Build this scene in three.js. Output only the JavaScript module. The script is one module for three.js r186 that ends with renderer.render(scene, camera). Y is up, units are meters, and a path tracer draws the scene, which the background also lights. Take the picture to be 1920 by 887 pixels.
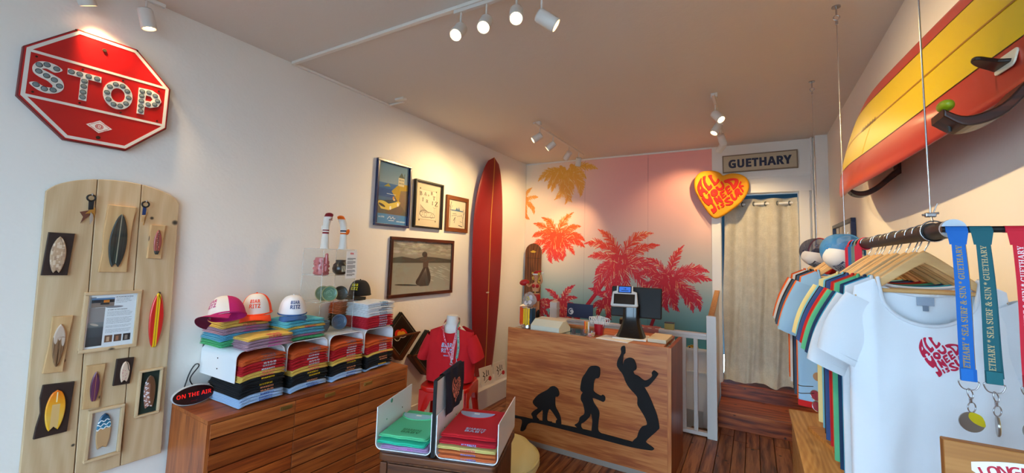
import * as THREE from 'three';
import { RoundedBoxGeometry } from 'three/addons/geometries/RoundedBoxGeometry.js';
import { mergeGeometries, mergeVertices, toCreasedNormals } from 'three/addons/utils/BufferGeometryUtils.js';
import { FontLoader } from 'three/addons/loaders/FontLoader.js';
import { TextGeometry } from 'three/addons/geometries/TextGeometry.js';

// ---------- camera, sky, exposure ----------
const scene = new THREE.Scene();
const CAM_F = 782.73, PHOTO_W = 1920, PHOTO_H = 887;          // focal length in pixels of the photograph
const camera = new THREE.PerspectiveCamera(2 * Math.atan(PHOTO_H / 2 / CAM_F) * 180 / Math.PI, PHOTO_W / PHOTO_H, 0.05, 60);
camera.position.set(0, 1.65, 0);
camera.rotation.order = 'YXZ';
camera.rotation.set(0.0861, 0.5241, 0.0307);
camera.setViewOffset(PHOTO_W, PHOTO_H, 0, 32.2, PHOTO_W, PHOTO_H);   // the photograph is cropped a little low
scene.add(camera);
const renderer = new THREE.WebGLRenderer({ antialias: true });
renderer.toneMapping = THREE.LinearToneMapping;
renderer.toneMappingExposure = 0.79;
renderer.shadowMap.enabled = true;
scene.background = new THREE.Color(0.49, 0.735, 0.98);           // bright overcast sky, seen only through the shop window behind the camera
scene.backgroundIntensity = 14.5;
const LAMP = new THREE.Color(1.0, 0.71, 0.35), LAMP_POWER = 7.6;

// ---------- helpers ----------
let seed0 = 7;
function rng(seed) { let s = seed >>> 0; return () => { s = (s + 0x6d2b79f5) | 0; let t = Math.imul(s ^ (s >>> 15), 1 | s); t = (t + Math.imul(t ^ (t >>> 7), 61 | t)) ^ t; return ((t ^ (t >>> 14)) >>> 0) / 4294967296; }; }
const R = rng(4242);
const rr = (a, b, r = R) => a + (b - a) * r();
const V = (x, y, z) => new THREE.Vector3(x, y, z);
const V2 = (x, y) => new THREE.Vector2(x, y);
const D2R = Math.PI / 180;
function hash(x, y, s) { let h = Math.imul(x | 0, 374761393) + Math.imul(y | 0, 668265263) + Math.imul(s | 0, 974634777); h = Math.imul(h ^ (h >>> 13), 1274126177); return ((h ^ (h >>> 16)) >>> 0) / 4294967296; }
function vnoise(x, y, s = 0, px = 0, py = 0) {
  const ix = Math.floor(x), iy = Math.floor(y), fx = x - ix, fy = y - iy, u = fx * fx * (3 - 2 * fx), v = fy * fy * (3 - 2 * fy);
  const w = (a, n) => n ? ((a % n) + n) % n : a;
  const a = hash(w(ix, px), w(iy, py), s), b = hash(w(ix + 1, px), w(iy, py), s), c = hash(w(ix, px), w(iy + 1, py), s), d = hash(w(ix + 1, px), w(iy + 1, py), s);
  return (a + (b - a) * u) * (1 - v) + (c + (d - c) * u) * v;
}
const hexRGB = (h) => [(h >> 16) & 255, (h >> 8) & 255, h & 255];

const used = new Map();
function numbered(n) { const k = used.get(n) || 0; used.set(n, k + 1); return k ? n + '_' + String(k).padStart(3, '0') : n; }
const shade = (o) => { o.castShadow = true; o.receiveShadow = true; return o; };
function thing(name, label, category, pos = [0, 0, 0], turn = 0, group, parent = scene) {
  const o = new THREE.Group(); o.name = numbered(name); parent.add(o);
  o.position.set(...pos); o.rotation.y = turn; o.userData = { label, category }; if (group) o.userData.group = group;
  return o;
}
function part(name, geo, mat, parent, pos, rot, label) {
  const m = shade(new THREE.Mesh(Array.isArray(geo) ? merge(geo) : geo, mat)); m.name = name; parent.add(m);
  if (pos) m.position.set(...pos); if (rot) m.rotation.set(...rot); if (label) m.userData.label = label;
  return m;
}
function single(name, geo, mat, label, category, group, pos, rot) {
  const m = shade(new THREE.Mesh(Array.isArray(geo) ? merge(geo) : geo, mat)); m.name = numbered(name); scene.add(m);
  if (pos) m.position.set(...pos); if (rot) m.rotation.set(...rot);
  m.userData = { label, category }; if (group) m.userData.group = group; return m;
}
function struct(name, geo, mat, parent = scene) {
  const m = shade(new THREE.Mesh(Array.isArray(geo) ? merge(geo) : geo, mat)); m.name = parent === scene ? numbered(name) : name; parent.add(m);
  if (parent === scene) m.userData.kind = 'structure'; return m;
}
function merge(list) {
  const gs = list.map((g) => { let q = g.index ? g.toNonIndexed() : g; for (const k of Object.keys(q.attributes)) if (!['position', 'normal', 'uv'].includes(k)) q.deleteAttribute(k); if (!q.attributes.uv) q.setAttribute('uv', new THREE.BufferAttribute(new Float32Array(q.attributes.position.count * 2), 2)); return q; });
  return gs.length === 1 ? gs[0] : mergeGeometries(gs, false);
}
const mv = (g, x = 0, y = 0, z = 0, rx = 0, ry = 0, rz = 0) => { if (rx) g.rotateX(rx); if (ry) g.rotateY(ry); if (rz) g.rotateZ(rz); g.translate(x, y, z); return g; };
function rbox(w, h, d, r = 0.003, seg = 1) { return new RoundedBoxGeometry(w, h, d, seg, Math.min(r, w / 2.01, h / 2.01, d / 2.01)); }
// uv in metres from each face's own plane; 'along' is the axis the grain runs along
function boxUV(g, along = 'x', off = [0, 0], iso = false) {
  if (g.index) g = g.toNonIndexed();
  const p = g.attributes.position, n = g.attributes.normal, uv = new Float32Array(p.count * 2), A = 'xyz'.indexOf(along);
  for (let i = 0; i < p.count; i++) {
    const c = [p.getX(i), p.getY(i), p.getZ(i)], m = [Math.abs(n.getX(i)), Math.abs(n.getY(i)), Math.abs(n.getZ(i))];
    let f = m[0] > m[1] && m[0] > m[2] ? 0 : m[1] > m[2] ? 1 : 2; const rest = [0, 1, 2].filter((k) => k !== f);
    let u, v; if (rest.includes(A)) { u = c[A]; v = c[rest.find((k) => k !== A)]; } else { u = c[rest[0]] * (iso ? 1 : 0.15); v = c[rest[1]]; }
    uv[i * 2] = u + off[0]; uv[i * 2 + 1] = v + off[1];
  }
  g.setAttribute('uv', new THREE.BufferAttribute(uv, 2)); return g;
}
const wbox = (w, h, d, along = 'x', r = 0.003) => boxUV(rbox(w, h, d, r), along, [R() * 3, R() * 3]);
function tube(pts, r, seg = 24, rad = 8, closed = false) { return new THREE.TubeGeometry(new THREE.CatmullRomCurve3(pts.map((p) => p.isVector3 ? p : V(...p)), closed, 'catmullrom', 0.5), seg, r, rad, closed); }
function rod(a, b, r, rad = 10) { const A = V(...a), B = V(...b), d = B.clone().sub(A), g = new THREE.CylinderGeometry(r, r, d.length(), rad); g.applyQuaternion(new THREE.Quaternion().setFromUnitVectors(V(0, 1, 0), d.normalize())); g.translate((A.x + B.x) / 2, (A.y + B.y) / 2, (A.z + B.z) / 2); return g; }
function shapeOf(pts, holes = [], smooth = false) {
  const mk = (q, S) => { const s = new S(); if (smooth) { const c = new THREE.CatmullRomCurve3(q.map((a) => V(a[0], a[1], 0)), true, 'catmullrom', 0.5).getPoints(q.length * 4); s.setFromPoints(c.map((a) => V2(a.x, a.y))); } else s.setFromPoints(q.map((a) => V2(a[0], a[1]))); return s; };
  const s = mk(pts, THREE.Shape); for (const h of holes) s.holes.push(mk(h, THREE.Path)); return s;
}
function extrude(pts, depth, { holes = [], smooth = false, bevel = 0, seg = 1 } = {}) {
  const g = new THREE.ExtrudeGeometry(pts.type === 'Shape' ? pts : shapeOf(pts, holes, smooth), { depth: Math.max(depth - 2 * bevel, 0.0001), bevelEnabled: bevel > 0, bevelThickness: bevel, bevelSize: bevel, bevelOffset: -bevel, bevelSegments: seg, curveSegments: 8 });
  if (bevel) g.translate(0, 0, bevel); return g;
}
const rrect = (w, h, r) => { const s = new THREE.Shape(), x = -w / 2, y = -h / 2; s.moveTo(x + r, y); s.lineTo(x + w - r, y); s.absarc(x + w - r, y + r, r, -Math.PI / 2, 0); s.lineTo(x + w, y + h - r); s.absarc(x + w - r, y + h - r, r, 0, Math.PI / 2); s.lineTo(x + r, y + h); s.absarc(x + r, y + h - r, r, Math.PI / 2, Math.PI); s.lineTo(x, y + r); s.absarc(x + r, y + r, r, Math.PI, 1.5 * Math.PI); return s; };
function grid(nu, nv, f) {  // a sheet from f(u, v) -> [x, y, z]
  const p = [], uv = [], id = [];
  for (let j = 0; j <= nv; j++) for (let i = 0; i <= nu; i++) { const a = f(i / nu, j / nv); p.push(a[0], a[1], a[2]); uv.push(a[3] ?? i / nu, a[4] ?? j / nv); }
  for (let j = 0; j < nv; j++) for (let i = 0; i < nu; i++) { const a = j * (nu + 1) + i, b = a + 1, c = a + nu + 1, d = c + 1; id.push(a, b, d, a, d, c); }
  const g = new THREE.BufferGeometry(); g.setAttribute('position', new THREE.Float32BufferAttribute(p, 3)); g.setAttribute('uv', new THREE.Float32BufferAttribute(uv, 2)); g.setIndex(id); g.computeVertexNormals(); return g;
}

// ---------- textures ----------
function canvas(w, h, draw, srgb = true) { const c = document.createElement('canvas'); c.width = w; c.height = h; const x = c.getContext('2d'); draw(x, w, h); const t = new THREE.CanvasTexture(c); if (srgb) t.colorSpace = THREE.SRGBColorSpace; t.magFilter = THREE.LinearFilter; t.wrapS = t.wrapT = THREE.RepeatWrapping; t.anisotropy = 8; return t; }
function pixelTex(w, h, f, srgb = true) { const d = new Uint8Array(w * h * 4); for (let y = 0; y < h; y++) for (let x = 0; x < w; x++) { const c = f(x / w, y / h, x, y), i = (y * w + x) * 4; d[i] = c[0]; d[i + 1] = c[1]; d[i + 2] = c[2]; d[i + 3] = 255; } const t = new THREE.DataTexture(d, w, h, THREE.RGBAFormat); t.magFilter = THREE.LinearFilter; t.minFilter = THREE.LinearFilter; t.wrapS = t.wrapT = THREE.RepeatWrapping; if (srgb) t.colorSpace = THREE.SRGBColorSpace; t.needsUpdate = true; return t; }
// grain runs along u; one tile covers 1.5 m x 0.75 m
function woodTex(dark, mid, light, { seed = 1, rings = 26, streak = 0.5, blotch = 0.5, knots = 0, fine = 0, w = 1024, h = 512 } = {}) {
  const A = hexRGB(dark), B = hexRGB(mid), C = hexRGB(light), k = rng(seed * 77 + 5), kn = Array.from({ length: knots }, () => [k(), k(), 0.006 + 0.012 * k()]);
  const t = pixelTex(w, h, (u, v) => {
    let bend = 0, dk = 0;
    for (const [a, b, r] of kn) { let du = Math.abs(u - a), dv = v - b; du = Math.min(du, 1 - du); if (dv > 0.5) dv -= 1; if (dv < -0.5) dv += 1; const q = Math.exp(-(du * du) / (r * r * 14)), e = Math.hypot(du * 2, dv); bend += q * dv * 0.7 * Math.exp(-dv * dv / (r * r * 40)); dk = Math.max(dk, 1 - Math.min(1, Math.max(0, (e - r * 0.5) / (r * 0.9)))); }
    const n1 = vnoise(u * 3, v * 6, seed, 3, 6), n2 = vnoise(u * 10, v * 60, seed + 1, 10, 60), n3 = vnoise(u * 24, v * 240, seed + 2, 24, 240);
    const ring = 0.5 + 0.5 * Math.sin((v - bend + (n1 - 0.5) * 0.09 + (vnoise(u * 2, v * 3, seed + 9, 2, 3) - 0.5) * 0.12) * Math.PI * 2 * rings);
    let q = 0.5 + (ring - 0.5) * (fine ? 0.22 : 0.45) + (n2 - 0.5) * streak + (n3 - 0.5) * streak * 0.8 + (n1 - 0.5) * blotch;
    q = Math.min(1, Math.max(0, q)); const o = [0, 0, 0];
    for (let c = 0; c < 3; c++) { o[c] = q < 0.5 ? A[c] + (B[c] - A[c]) * q * 2 : B[c] + (C[c] - B[c]) * (q - 0.5) * 2; o[c] *= 1 - 0.72 * dk; }
    return o;
  });
  t.repeat.set(1 / 1.5, 1 / 0.75); return t;
}
const grey = (f, w = 512, h = 512) => pixelTex(w, h, (u, v, x, y) => { const q = Math.min(255, Math.max(0, f(u, v, x, y) * 255)); return [q, q, q]; }, false);
const plasterBump = grey((u, v) => 0.5 + (vnoise(u * 24, v * 24, 3, 24, 24) - 0.5) * 0.5 + (vnoise(u * 90, v * 90, 4, 90, 90) - 0.5) * 0.35 + (vnoise(u * 5, v * 5, 5, 5, 5) - 0.5) * 0.4);
const weaveBump = grey((u, v, x, y) => 0.5 + 0.3 * (((x >> 1) + (y >> 1)) % 2 ? 1 : -1) * 0.5 + (vnoise(u * 128, v * 128, 8, 128, 128) - 0.5) * 0.5, 256, 256);
const linenTex = pixelTex(512, 512, (u, v) => { const a = vnoise(u * 256, v * 24, 11, 256, 24), b = vnoise(u * 24, v * 256, 12, 24, 256), q = 0.84 + 0.16 * (a + b) / 2 + 0.06 * (vnoise(u * 6, v * 6, 13, 6, 6) - 0.5); return [222 * q, 214 * q, 194 * q]; });

function std(color, rough = 0.6, o = {}) { return new THREE.MeshStandardMaterial({ color, roughness: rough, ...o }); }
function wood(tex, rough = 0.5, tint = 0xffffff, o = {}) { return new THREE.MeshStandardMaterial({ map: tex, color: tint, roughness: rough, ...o }); }
const clothMats = new Map();
function cloth(hex) { if (!clothMats.has(hex)) { const b = weaveBump; clothMats.set(hex, new THREE.MeshPhysicalMaterial({ color: hex, roughness: 0.92, bumpMap: b, bumpScale: 0.0006, sheen: 0.25, sheenColor: new THREE.Color(hex), sheenRoughness: 0.6 })); } return clothMats.get(hex); }
weaveBump.repeat.set(30, 30);

const T = {
  floor: woodTex(0x5a2e18, 0x985c38, 0xc08656, { seed: 3, rings: 9, streak: 0.6, blotch: 0.9, knots: 14 }),
  pine: woodTex(0xc0a078, 0xcbae86, 0xd6bd98, { seed: 5, rings: 13, streak: 0.25, blotch: 0.35, knots: 12 }),
  chest: woodTex(0x70341a, 0x9c5426, 0xb86c36, { seed: 9, rings: 7, streak: 0.5, blotch: 0.8, fine: 1 }),
  counter: woodTex(0x9c5028, 0xba6c38, 0xcc844a, { seed: 14, rings: 6, streak: 0.7, blotch: 0.8, fine: 1 }),
  oak: woodTex(0xa87c46, 0xc2965a, 0xd2aa72, { seed: 21, rings: 24, streak: 0.5, blotch: 0.3 }),
  walnut: woodTex(0x3a2011, 0x5c3a20, 0x7e5532, { seed: 31, rings: 16, streak: 0.5, blotch: 0.6 }),
};
const M = {
  wall: std(0xe9e4dc, 0.9, { bumpMap: plasterBump, bumpScale: 0.0012 }),
  ceiling: std(0xdad2ca, 0.95, { bumpMap: plasterBump, bumpScale: 0.001 }),
  white: std(0xe8e4dc, 0.45), whiteGloss: std(0xf0f0ee, 0.3), sheet: new THREE.MeshPhysicalMaterial({ color: 0xe9edf0, roughness: 0.28, clearcoat: 0.4 }),
  pine: wood(T.pine, 0.65), pineLight: wood(T.pine, 0.6, 0xffffff), chest: wood(T.chest, 0.38), counter: wood(T.counter, 0.4), oak: wood(T.oak, 0.5), walnut: wood(T.walnut, 0.4), frameBrown: wood(T.walnut, 0.35, 0xffffff),
  black: std(0x0b0b0d, 0.45), blackMatte: std(0x08080a, 0.8), steel: std(0xb8b8bc, 0.25, { metalness: 1 }), brass: std(0xa58a52, 0.4, { metalness: 0.9 }), dark: std(0x1a1a1c, 0.6),
  paper: std(0xf1efe8, 0.8), red: std(0xc81418, 0.4), glass: new THREE.MeshPhysicalMaterial({ color: 0xffffff, roughness: 0.02, transmission: 1, thickness: 0, ior: 1.45 }),
};
const XL = -2.896, XR = 0.69, ZB = -5.396, HC = 3.003, ZF = 1.3;
// ---------- the room ----------
const box = (x0, x1, y0, y1, z0, z1) => { const g = new THREE.BoxGeometry(x1 - x0, y1 - y0, z1 - z0); g.translate((x0 + x1) / 2, (y0 + y1) / 2, (z0 + z1) / 2); return boxUV(g, 'x', [0, 0], true); };
plasterBump.repeat.set(1, 1);
const WELL = { x1: -0.37, z0: ZB, z1: -4.53 };
{ // floor: a slab under boards laid along the room, with the stairwell cut out
  const floor = struct('floor', [box(XL - 0.2, XR + 0.2, -0.14, -0.022, WELL.z1, ZF + 0.2), box(WELL.x1, XR + 0.2, -0.14, -0.022, ZB - 1.6, WELL.z1)], std(0x1d0f08, 0.9));
  const tints = [0xffffff, 0xe0cfc2, 0xc7b0a0, 0xf3e2d0, 0xd6bda6].map((c) => wood(T.floor, 0.42, c)), r = rng(91);
  let x = XL;
  while (x < XR - 0.01) {
    const w = Math.min(0.098 + 0.026 * r(), XR - x), end = x + w / 2 > WELL.x1 ? -4.9 : WELL.z1;
    let z = ZF - r() * 0.9; let z1 = ZF;
    while (z1 > end + 0.02) {
      const z0 = Math.max(z, end); if (z1 - z0 > 0.02) {
        const g = boxUV(rbox(w - 0.004, 0.022, z1 - z0 - 0.003, 0.003), 'z', [r() * 5, r() * 5]);
        part('floorboard', g, tints[Math.floor(r() * 5)], floor, [x + w / 2, -0.011 + (r() - 0.5) * 0.0016, (z0 + z1) / 2]);
      }
      z1 = z0; z = z0 - 0.7 - r() * 1.3;
    }
    x += w;
  }
}
struct('ceiling', box(XL - 0.2, XR + 0.2, HC, HC + 0.15, ZB - 0.2, ZF + 0.2), M.ceiling);
struct('wall_left', box(XL - 0.2, XL, -1.9, HC + 0.1, ZB - 0.2, ZF + 0.2), M.wall);
struct('wall_right', box(XR, XR + 0.2, -0.15, HC + 0.1, ZB - 1.6, ZF + 0.2), M.wall);
{ // front wall behind the camera: shop window and glazed door openings
  struct('wall_front', [box(XL - 0.2, -2.15, -0.15, HC + 0.1, ZF, ZF + 0.2), box(0.5, XR + 0.2, -0.15, HC + 0.1, ZF, ZF + 0.2), box(-2.15, 0.5, 2.65, HC + 0.1, ZF, ZF + 0.2), box(-2.15, -0.75, -0.15, 0.4, ZF, ZF + 0.2), box(-0.75, -0.6, -0.15, 2.65, ZF, ZF + 0.2), box(-0.6, 0.5, -0.15, 0.0, ZF, ZF + 0.2)], M.wall);
  const wf = struct('window_1', [box(-2.15, -0.75, 0.4, 0.46, ZF + 0.06, ZF + 0.12), box(-2.15, -0.75, 2.59, 2.65, ZF + 0.06, ZF + 0.12), box(-2.15, -2.09, 0.46, 2.59, ZF + 0.06, ZF + 0.12), box(-0.81, -0.75, 0.46, 2.59, ZF + 0.06, ZF + 0.12)], M.white);
  part('pane', box(-2.09, -0.81, 0.46, 2.59, ZF + 0.085, ZF + 0.086), M.glass, wf);
  struct('ground', box(-9, 9, -0.3, -0.12, ZF + 0.2, 16), std(0x6e6b66, 0.95));
}
{ // back wall: mural half, door half; it runs down into the stairwell
  struct('wall_back', [box(XL - 0.2, -0.4, -1.9, HC + 0.1, ZB - 0.15, ZB), box(-0.4, -0.314, -0.15, HC + 0.1, ZB - 0.15, ZB), box(0.44, XR + 0.2, -0.15, HC + 0.1, ZB - 0.15, ZB), box(-0.314, 0.44, 2.43, HC + 0.1, ZB - 0.15, ZB)], M.wall);
  struct('trim_1', [box(-0.41, -0.316, 0.17, 2.44, ZB, ZB + 0.03), box(0.442, 0.53, 0.17, 2.44, ZB, ZB + 0.03), box(-0.43, 0.55, 2.432, 2.53, ZB, ZB + 0.035), box(-0.40, -0.33, 0.3, 1.33, ZB + 0.03, ZB + 0.042)], M.white);
  struct('trim_2', [box(-0.4, 0.55, 2.615, 2.63, ZB, ZB + 0.02), box(-0.4, 0.55, 2.6, 2.615, ZB, ZB + 0.012), box(0.55, 0.565, 0.2, HC, ZB, ZB + 0.05)], M.white);
  struct('wall_corner_boxing', box(0.585, XR, 0.17, HC, ZB, ZB + 0.1), M.wall);
  struct('trim_3', [box(XL, -0.41, 2.985, HC, ZB, ZB + 0.012)], M.white);
  struct('trim_4', [box(XL, -0.41, 0.615, 0.64, ZB, ZB + 0.05), box(XL, -0.41, 0.36, 0.375, ZB, ZB + 0.015)], M.white);
  struct('vent_panel', [box(-0.75, -0.52, -0.3, -0.06, ZB, ZB + 0.012)], std(0xb9b9b6, 0.5));
  struct('baseboard_left', box(XL, XL + 0.018, 0, 0.165, -4.5, ZF), M.white);
  struct('baseboard_right', box(XR - 0.018, XR, 0, 0.14, -4.8, ZF), M.white);
  // stairwell below the floor
  struct('wall_stairwell', [box(WELL.x1, WELL.x1 + 0.08, -1.9, -0.03, ZB, WELL.z1), box(XL, WELL.x1, -1.9, -0.03, WELL.z1, WELL.z1 + 0.08)], M.wall);
  const st = struct('stairs_cellar', box(XL, WELL.x1, -2.0, -1.9, ZB, WELL.z1), std(0x6d5a48, 0.8));
  for (let k = 0; k < 7; k++) part('stair_tread', box(-0.37 - 0.27 * (k + 1), -0.37 - 0.27 * k, -0.24 - 0.2 * k - 0.04, -0.24 - 0.2 * k, ZB, WELL.z1), M.walnut, st);
  // the fitting room behind the curtain, with a small window of its own
  struct('wall_fitting_room', [box(-1.2, XR + 0.2, 0.3, 2.9, ZB - 1.75, ZB - 1.6), box(-1.2, -1.05, 0.3, 2.0, ZB - 1.6, ZB - 0.15), box(-1.2, -1.05, 2.3, 2.9, ZB - 1.6, ZB - 0.15), box(-1.2, -1.05, 2.0, 2.3, ZB - 0.7, ZB - 0.15), box(-1.2, -1.05, 2.0, 2.3, ZB - 1.6, ZB - 1.05)], std(0x35566a, 0.9));
  struct('ceiling_fitting_room', box(-1.2, XR + 0.2, 2.8, 2.95, ZB - 1.75, ZB - 0.15), std(0xcfd9e0, 0.9));
}
{ // two dark wooden steps up to the curtain
  const s = struct('steps', box(-0.33, XR, 0, 0.13, -5.3, -4.86), std(0x24120a, 0.8));
  const tr = wood(T.floor, 0.3, 0xffc898), ri = wood(T.floor, 0.35, 0xf0b488);
  part('riser', wbox(1.02, 0.14, 0.02), ri, s, [0.18, 0.07, -4.845]);
  part('tread', wbox(1.02, 0.028, 0.54), tr, s, [0.18, 0.154, -5.085]);
  part('riser', wbox(1.02, 0.115, 0.02), ri, s, [0.18, 0.225, -5.335]);
  part('tread', wbox(1.02, 0.028, 1.7), tr, s, [0.18, 0.295, -6.17]);
}
{ // low white ledge along the wall by the counter
  struct('trim_5', [box(XL, -2.53, 0, 0.2, -4.45, -3.55)], M.white);
}
// ---------- wall left: everything is drawn in (u, v) = (-z, y) and stands off the wall by d ----------
const onLeft = (g, d = 0) => { g.rotateY(Math.PI / 2); g.translate(XL + d, 0, 0); return g; };   // x -> -z, z -> +x
function leftThing(name, label, category, u, v, group) { const t = thing(name, label, category, [XL, v, -u], Math.PI / 2, group); return t; }   // local x runs along the wall away from the camera, z into the room
const circ = (r, n = 20) => Array.from({ length: n }, (_, i) => [r * Math.cos(i / n * 2 * Math.PI), r * Math.sin(i / n * 2 * Math.PI)]);
{ // STOP sign
  const t = leftThing('stop_sign', 'red octagonal enamel stop sign with white letters full of round reflectors', 'road sign', 0.737, 2.415);
  const oct = (a) => Array.from({ length: 8 }, (_, i) => { const q = (22.5 + 45 * i) * D2R, r = a / Math.cos(22.5 * D2R); return [r * Math.cos(q), r * Math.sin(q)]; });
  const enamel = new THREE.MeshPhysicalMaterial({ color: 0xb40508, roughness: 0.35, clearcoat: 0.4 }), rim = std(0x6e0d10, 0.5), wht = std(0xd9d5cc, 0.4);
  part('plate', mv(extrude(oct(0.278), 0.03, { bevel: 0.003 }), 0, 0, 0.012), rim, t);
  part('face', mv(extrude(oct(0.273), 0.004, { bevel: 0.001 }), 0, 0, 0.041), enamel, t);
  part('bracket', [mv(rbox(0.06, 0.3, 0.012), 0, 0, 0.006)], M.steel, t);
  const ring = shapeOf(oct(0.268), [oct(0.254)]);
  part('border', mv(extrude(ring, 0.0015), 0, 0, 0.0448), wht, t);
  const bar = (a, b, w) => { const dx = b[0] - a[0], dy = b[1] - a[1]; return mv(new THREE.BoxGeometry(Math.hypot(dx, dy), w, 0.0016), (a[0] + b[0]) / 2, (a[1] + b[1]) / 2, 0.0456, 0, 0, Math.atan2(dy, dx)); };
  part('band', bar([-0.262, 0.103], [0.262, 0.112], 0.012), wht, t); part('band', bar([-0.262, -0.106], [0.262, -0.1], 0.012), wht, t);
  const letters = [
    [[[-0.149,0.049],[-0.162,0.063],[-0.185,0.07],[-0.21,0.069],[-0.231,0.058],[-0.243,0.034],[-0.239,0.007],[-0.219,-0.008],[-0.193,-0.017],[-0.174,-0.034],[-0.181,-0.046],[-0.207,-0.046],[-0.226,-0.035],[-0.247,-0.047],[-0.224,-0.067],[-0.195,-0.076],[-0.163,-0.068],[-0.142,-0.046],[-0.138,-0.02],[-0.15,0.005],[-0.177,0.018],[-0.204,0.027],[-0.214,0.032],[-0.198,0.038],[-0.172,0.03]], [], [[-0.224,0.047],[-0.2,0.057],[-0.168,0.05],[-0.223,0.017],[-0.197,0.005],[-0.171,-0.005],[-0.152,-0.028],[-0.171,-0.054],[-0.199,-0.058],[-0.226,-0.048]]],
    [[[-0.132,0.069],[-0.012,0.071],[-0.011,0.042],[-0.058,0.041],[-0.056,-0.069],[-0.084,-0.07],[-0.085,0.04],[-0.131,0.04]], [], [[-0.119,0.056],[-0.09,0.056],[-0.058,0.057],[-0.027,0.056],[-0.071,0.027],[-0.071,0.001],[-0.071,-0.028],[-0.071,-0.053]]],
    [circ(1, 24).map(([x, y]) => [0.058 + 0.058 * x, 0.002 + 0.074 * y]), [circ(1, 20).map(([x, y]) => [0.058 + 0.028 * x, 0.002 + 0.037 * y])], circ(1, 10).map(([x, y]) => [0.058 + 0.043 * x, 0.002 + 0.056 * y])],
    [[[0.138,0.074],[0.195,0.078],[0.226,0.063],[0.24,0.028],[0.228,-0.004],[0.194,-0.021],[0.17,-0.02],[0.17,-0.066],[0.14,-0.068]], [[[0.17,0.042],[0.192,0.042],[0.201,0.028],[0.193,0.014],[0.17,0.012]]], [[0.153,0.058],[0.182,0.061],[0.21,0.052],[0.223,0.027],[0.212,0.003],[0.184,-0.005],[0.153,0.032],[0.154,0.004],[0.154,-0.024],[0.155,-0.051]]]];
  const lens = new THREE.SphereGeometry(0.0105, 14, 6, 0, Math.PI * 2, 0, Math.PI / 2); lens.rotateX(Math.PI / 2); lens.scale(1, 1, 0.2);
  const glassy = new THREE.MeshPhysicalMaterial({ color: 0x6e7c80, roughness: 0.15, clearcoat: 1 }), ringM = std(0x2c2f30, 0.4, { metalness: 0.6 });
  letters.forEach(([o, h, dots], i) => {
    const l = part('letter', mv(extrude(o, 0.003, { holes: h, smooth: i === 0 }), 0, 0, 0.045), wht, t);
    for (const [x, y] of dots) part('reflector', [mv(new THREE.TorusGeometry(0.0108, 0.0013, 6, 16), x, y, 0.0482)], ringM, l);
    for (const [x, y] of dots) part('reflector_lens', mv(lens.clone(), x, y, 0.048), glassy, l);
  });
  const bolt = std(0x3a2417, 0.7, { metalness: 0.5 }), b1 = new THREE.CylinderGeometry(0.008, 0.009, 0.006, 10), b2 = new THREE.CylinderGeometry(0.0045, 0.0045, 0.004, 8); b1.rotateX(Math.PI / 2); b2.rotateX(Math.PI / 2);
  for (const [x, y] of [[-0.012, 0.213], [0.002, -0.237]]) part('bolt', mv(b1.clone(), x, y, 0.047), bolt, t);
  for (const [x, y] of [[-0.235, 0.082], [-0.081, 0.084], [0.071, 0.086], [0.224, 0.085], [-0.233, -0.085], [-0.078, -0.085], [0.076, -0.085], [0.23, -0.083], [-0.12, 0.268], [0.115, 0.268]]) part('bolt', mv(b2.clone(), x, y, 0.046), bolt, t);
  const em = canvas(256, 192, (c, w, h) => { c.fillStyle = '#b80a0c'; c.fillRect(0, 0, w, h); c.fillStyle = '#e4dcd4'; c.beginPath(); c.moveTo(w / 2, 2); c.lineTo(w - 2, h / 2); c.lineTo(w / 2, h - 2); c.lineTo(2, h / 2); c.fill(); c.strokeStyle = '#b80a0c'; c.lineWidth = 5; c.beginPath(); c.moveTo(w / 2, 22); c.lineTo(w - 30, h / 2); c.lineTo(w / 2, h - 22); c.lineTo(30, h / 2); c.closePath(); c.stroke(); c.lineWidth = 7; for (const r of [36, 25]) { c.beginPath(); c.arc(w / 2, h / 2, r, 0, 7); c.stroke(); } c.fillStyle = '#b80a0c'; c.font = 'bold 30px sans-serif'; c.textAlign = 'center'; c.fillText('AAA', w / 2, h / 2 + 11); c.font = 'bold 15px sans-serif'; for (const s of [-1, 1]) for (const q of [-1, 1]) { c.save(); c.translate(w / 2 + s * 62, h / 2 + q * 44); c.rotate(s * q * -0.64); c.fillText('SAFETY', 0, 4); c.restore(); } });
  const dg = new THREE.ShapeGeometry(shapeOf([[0, 0.033], [0.05, 0], [0, -0.033], [-0.05, 0]])); const du = dg.attributes.uv, dp = dg.attributes.position; for (let i = 0; i < dp.count; i++) du.setXY(i, dp.getX(i) / 0.1 + 0.5, dp.getY(i) / 0.066 + 0.5);
  part('emblem', mv(dg, 0.002, -0.182, 0.0458), new THREE.MeshStandardMaterial({ map: em, roughness: 0.4 }), t);
}
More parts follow.
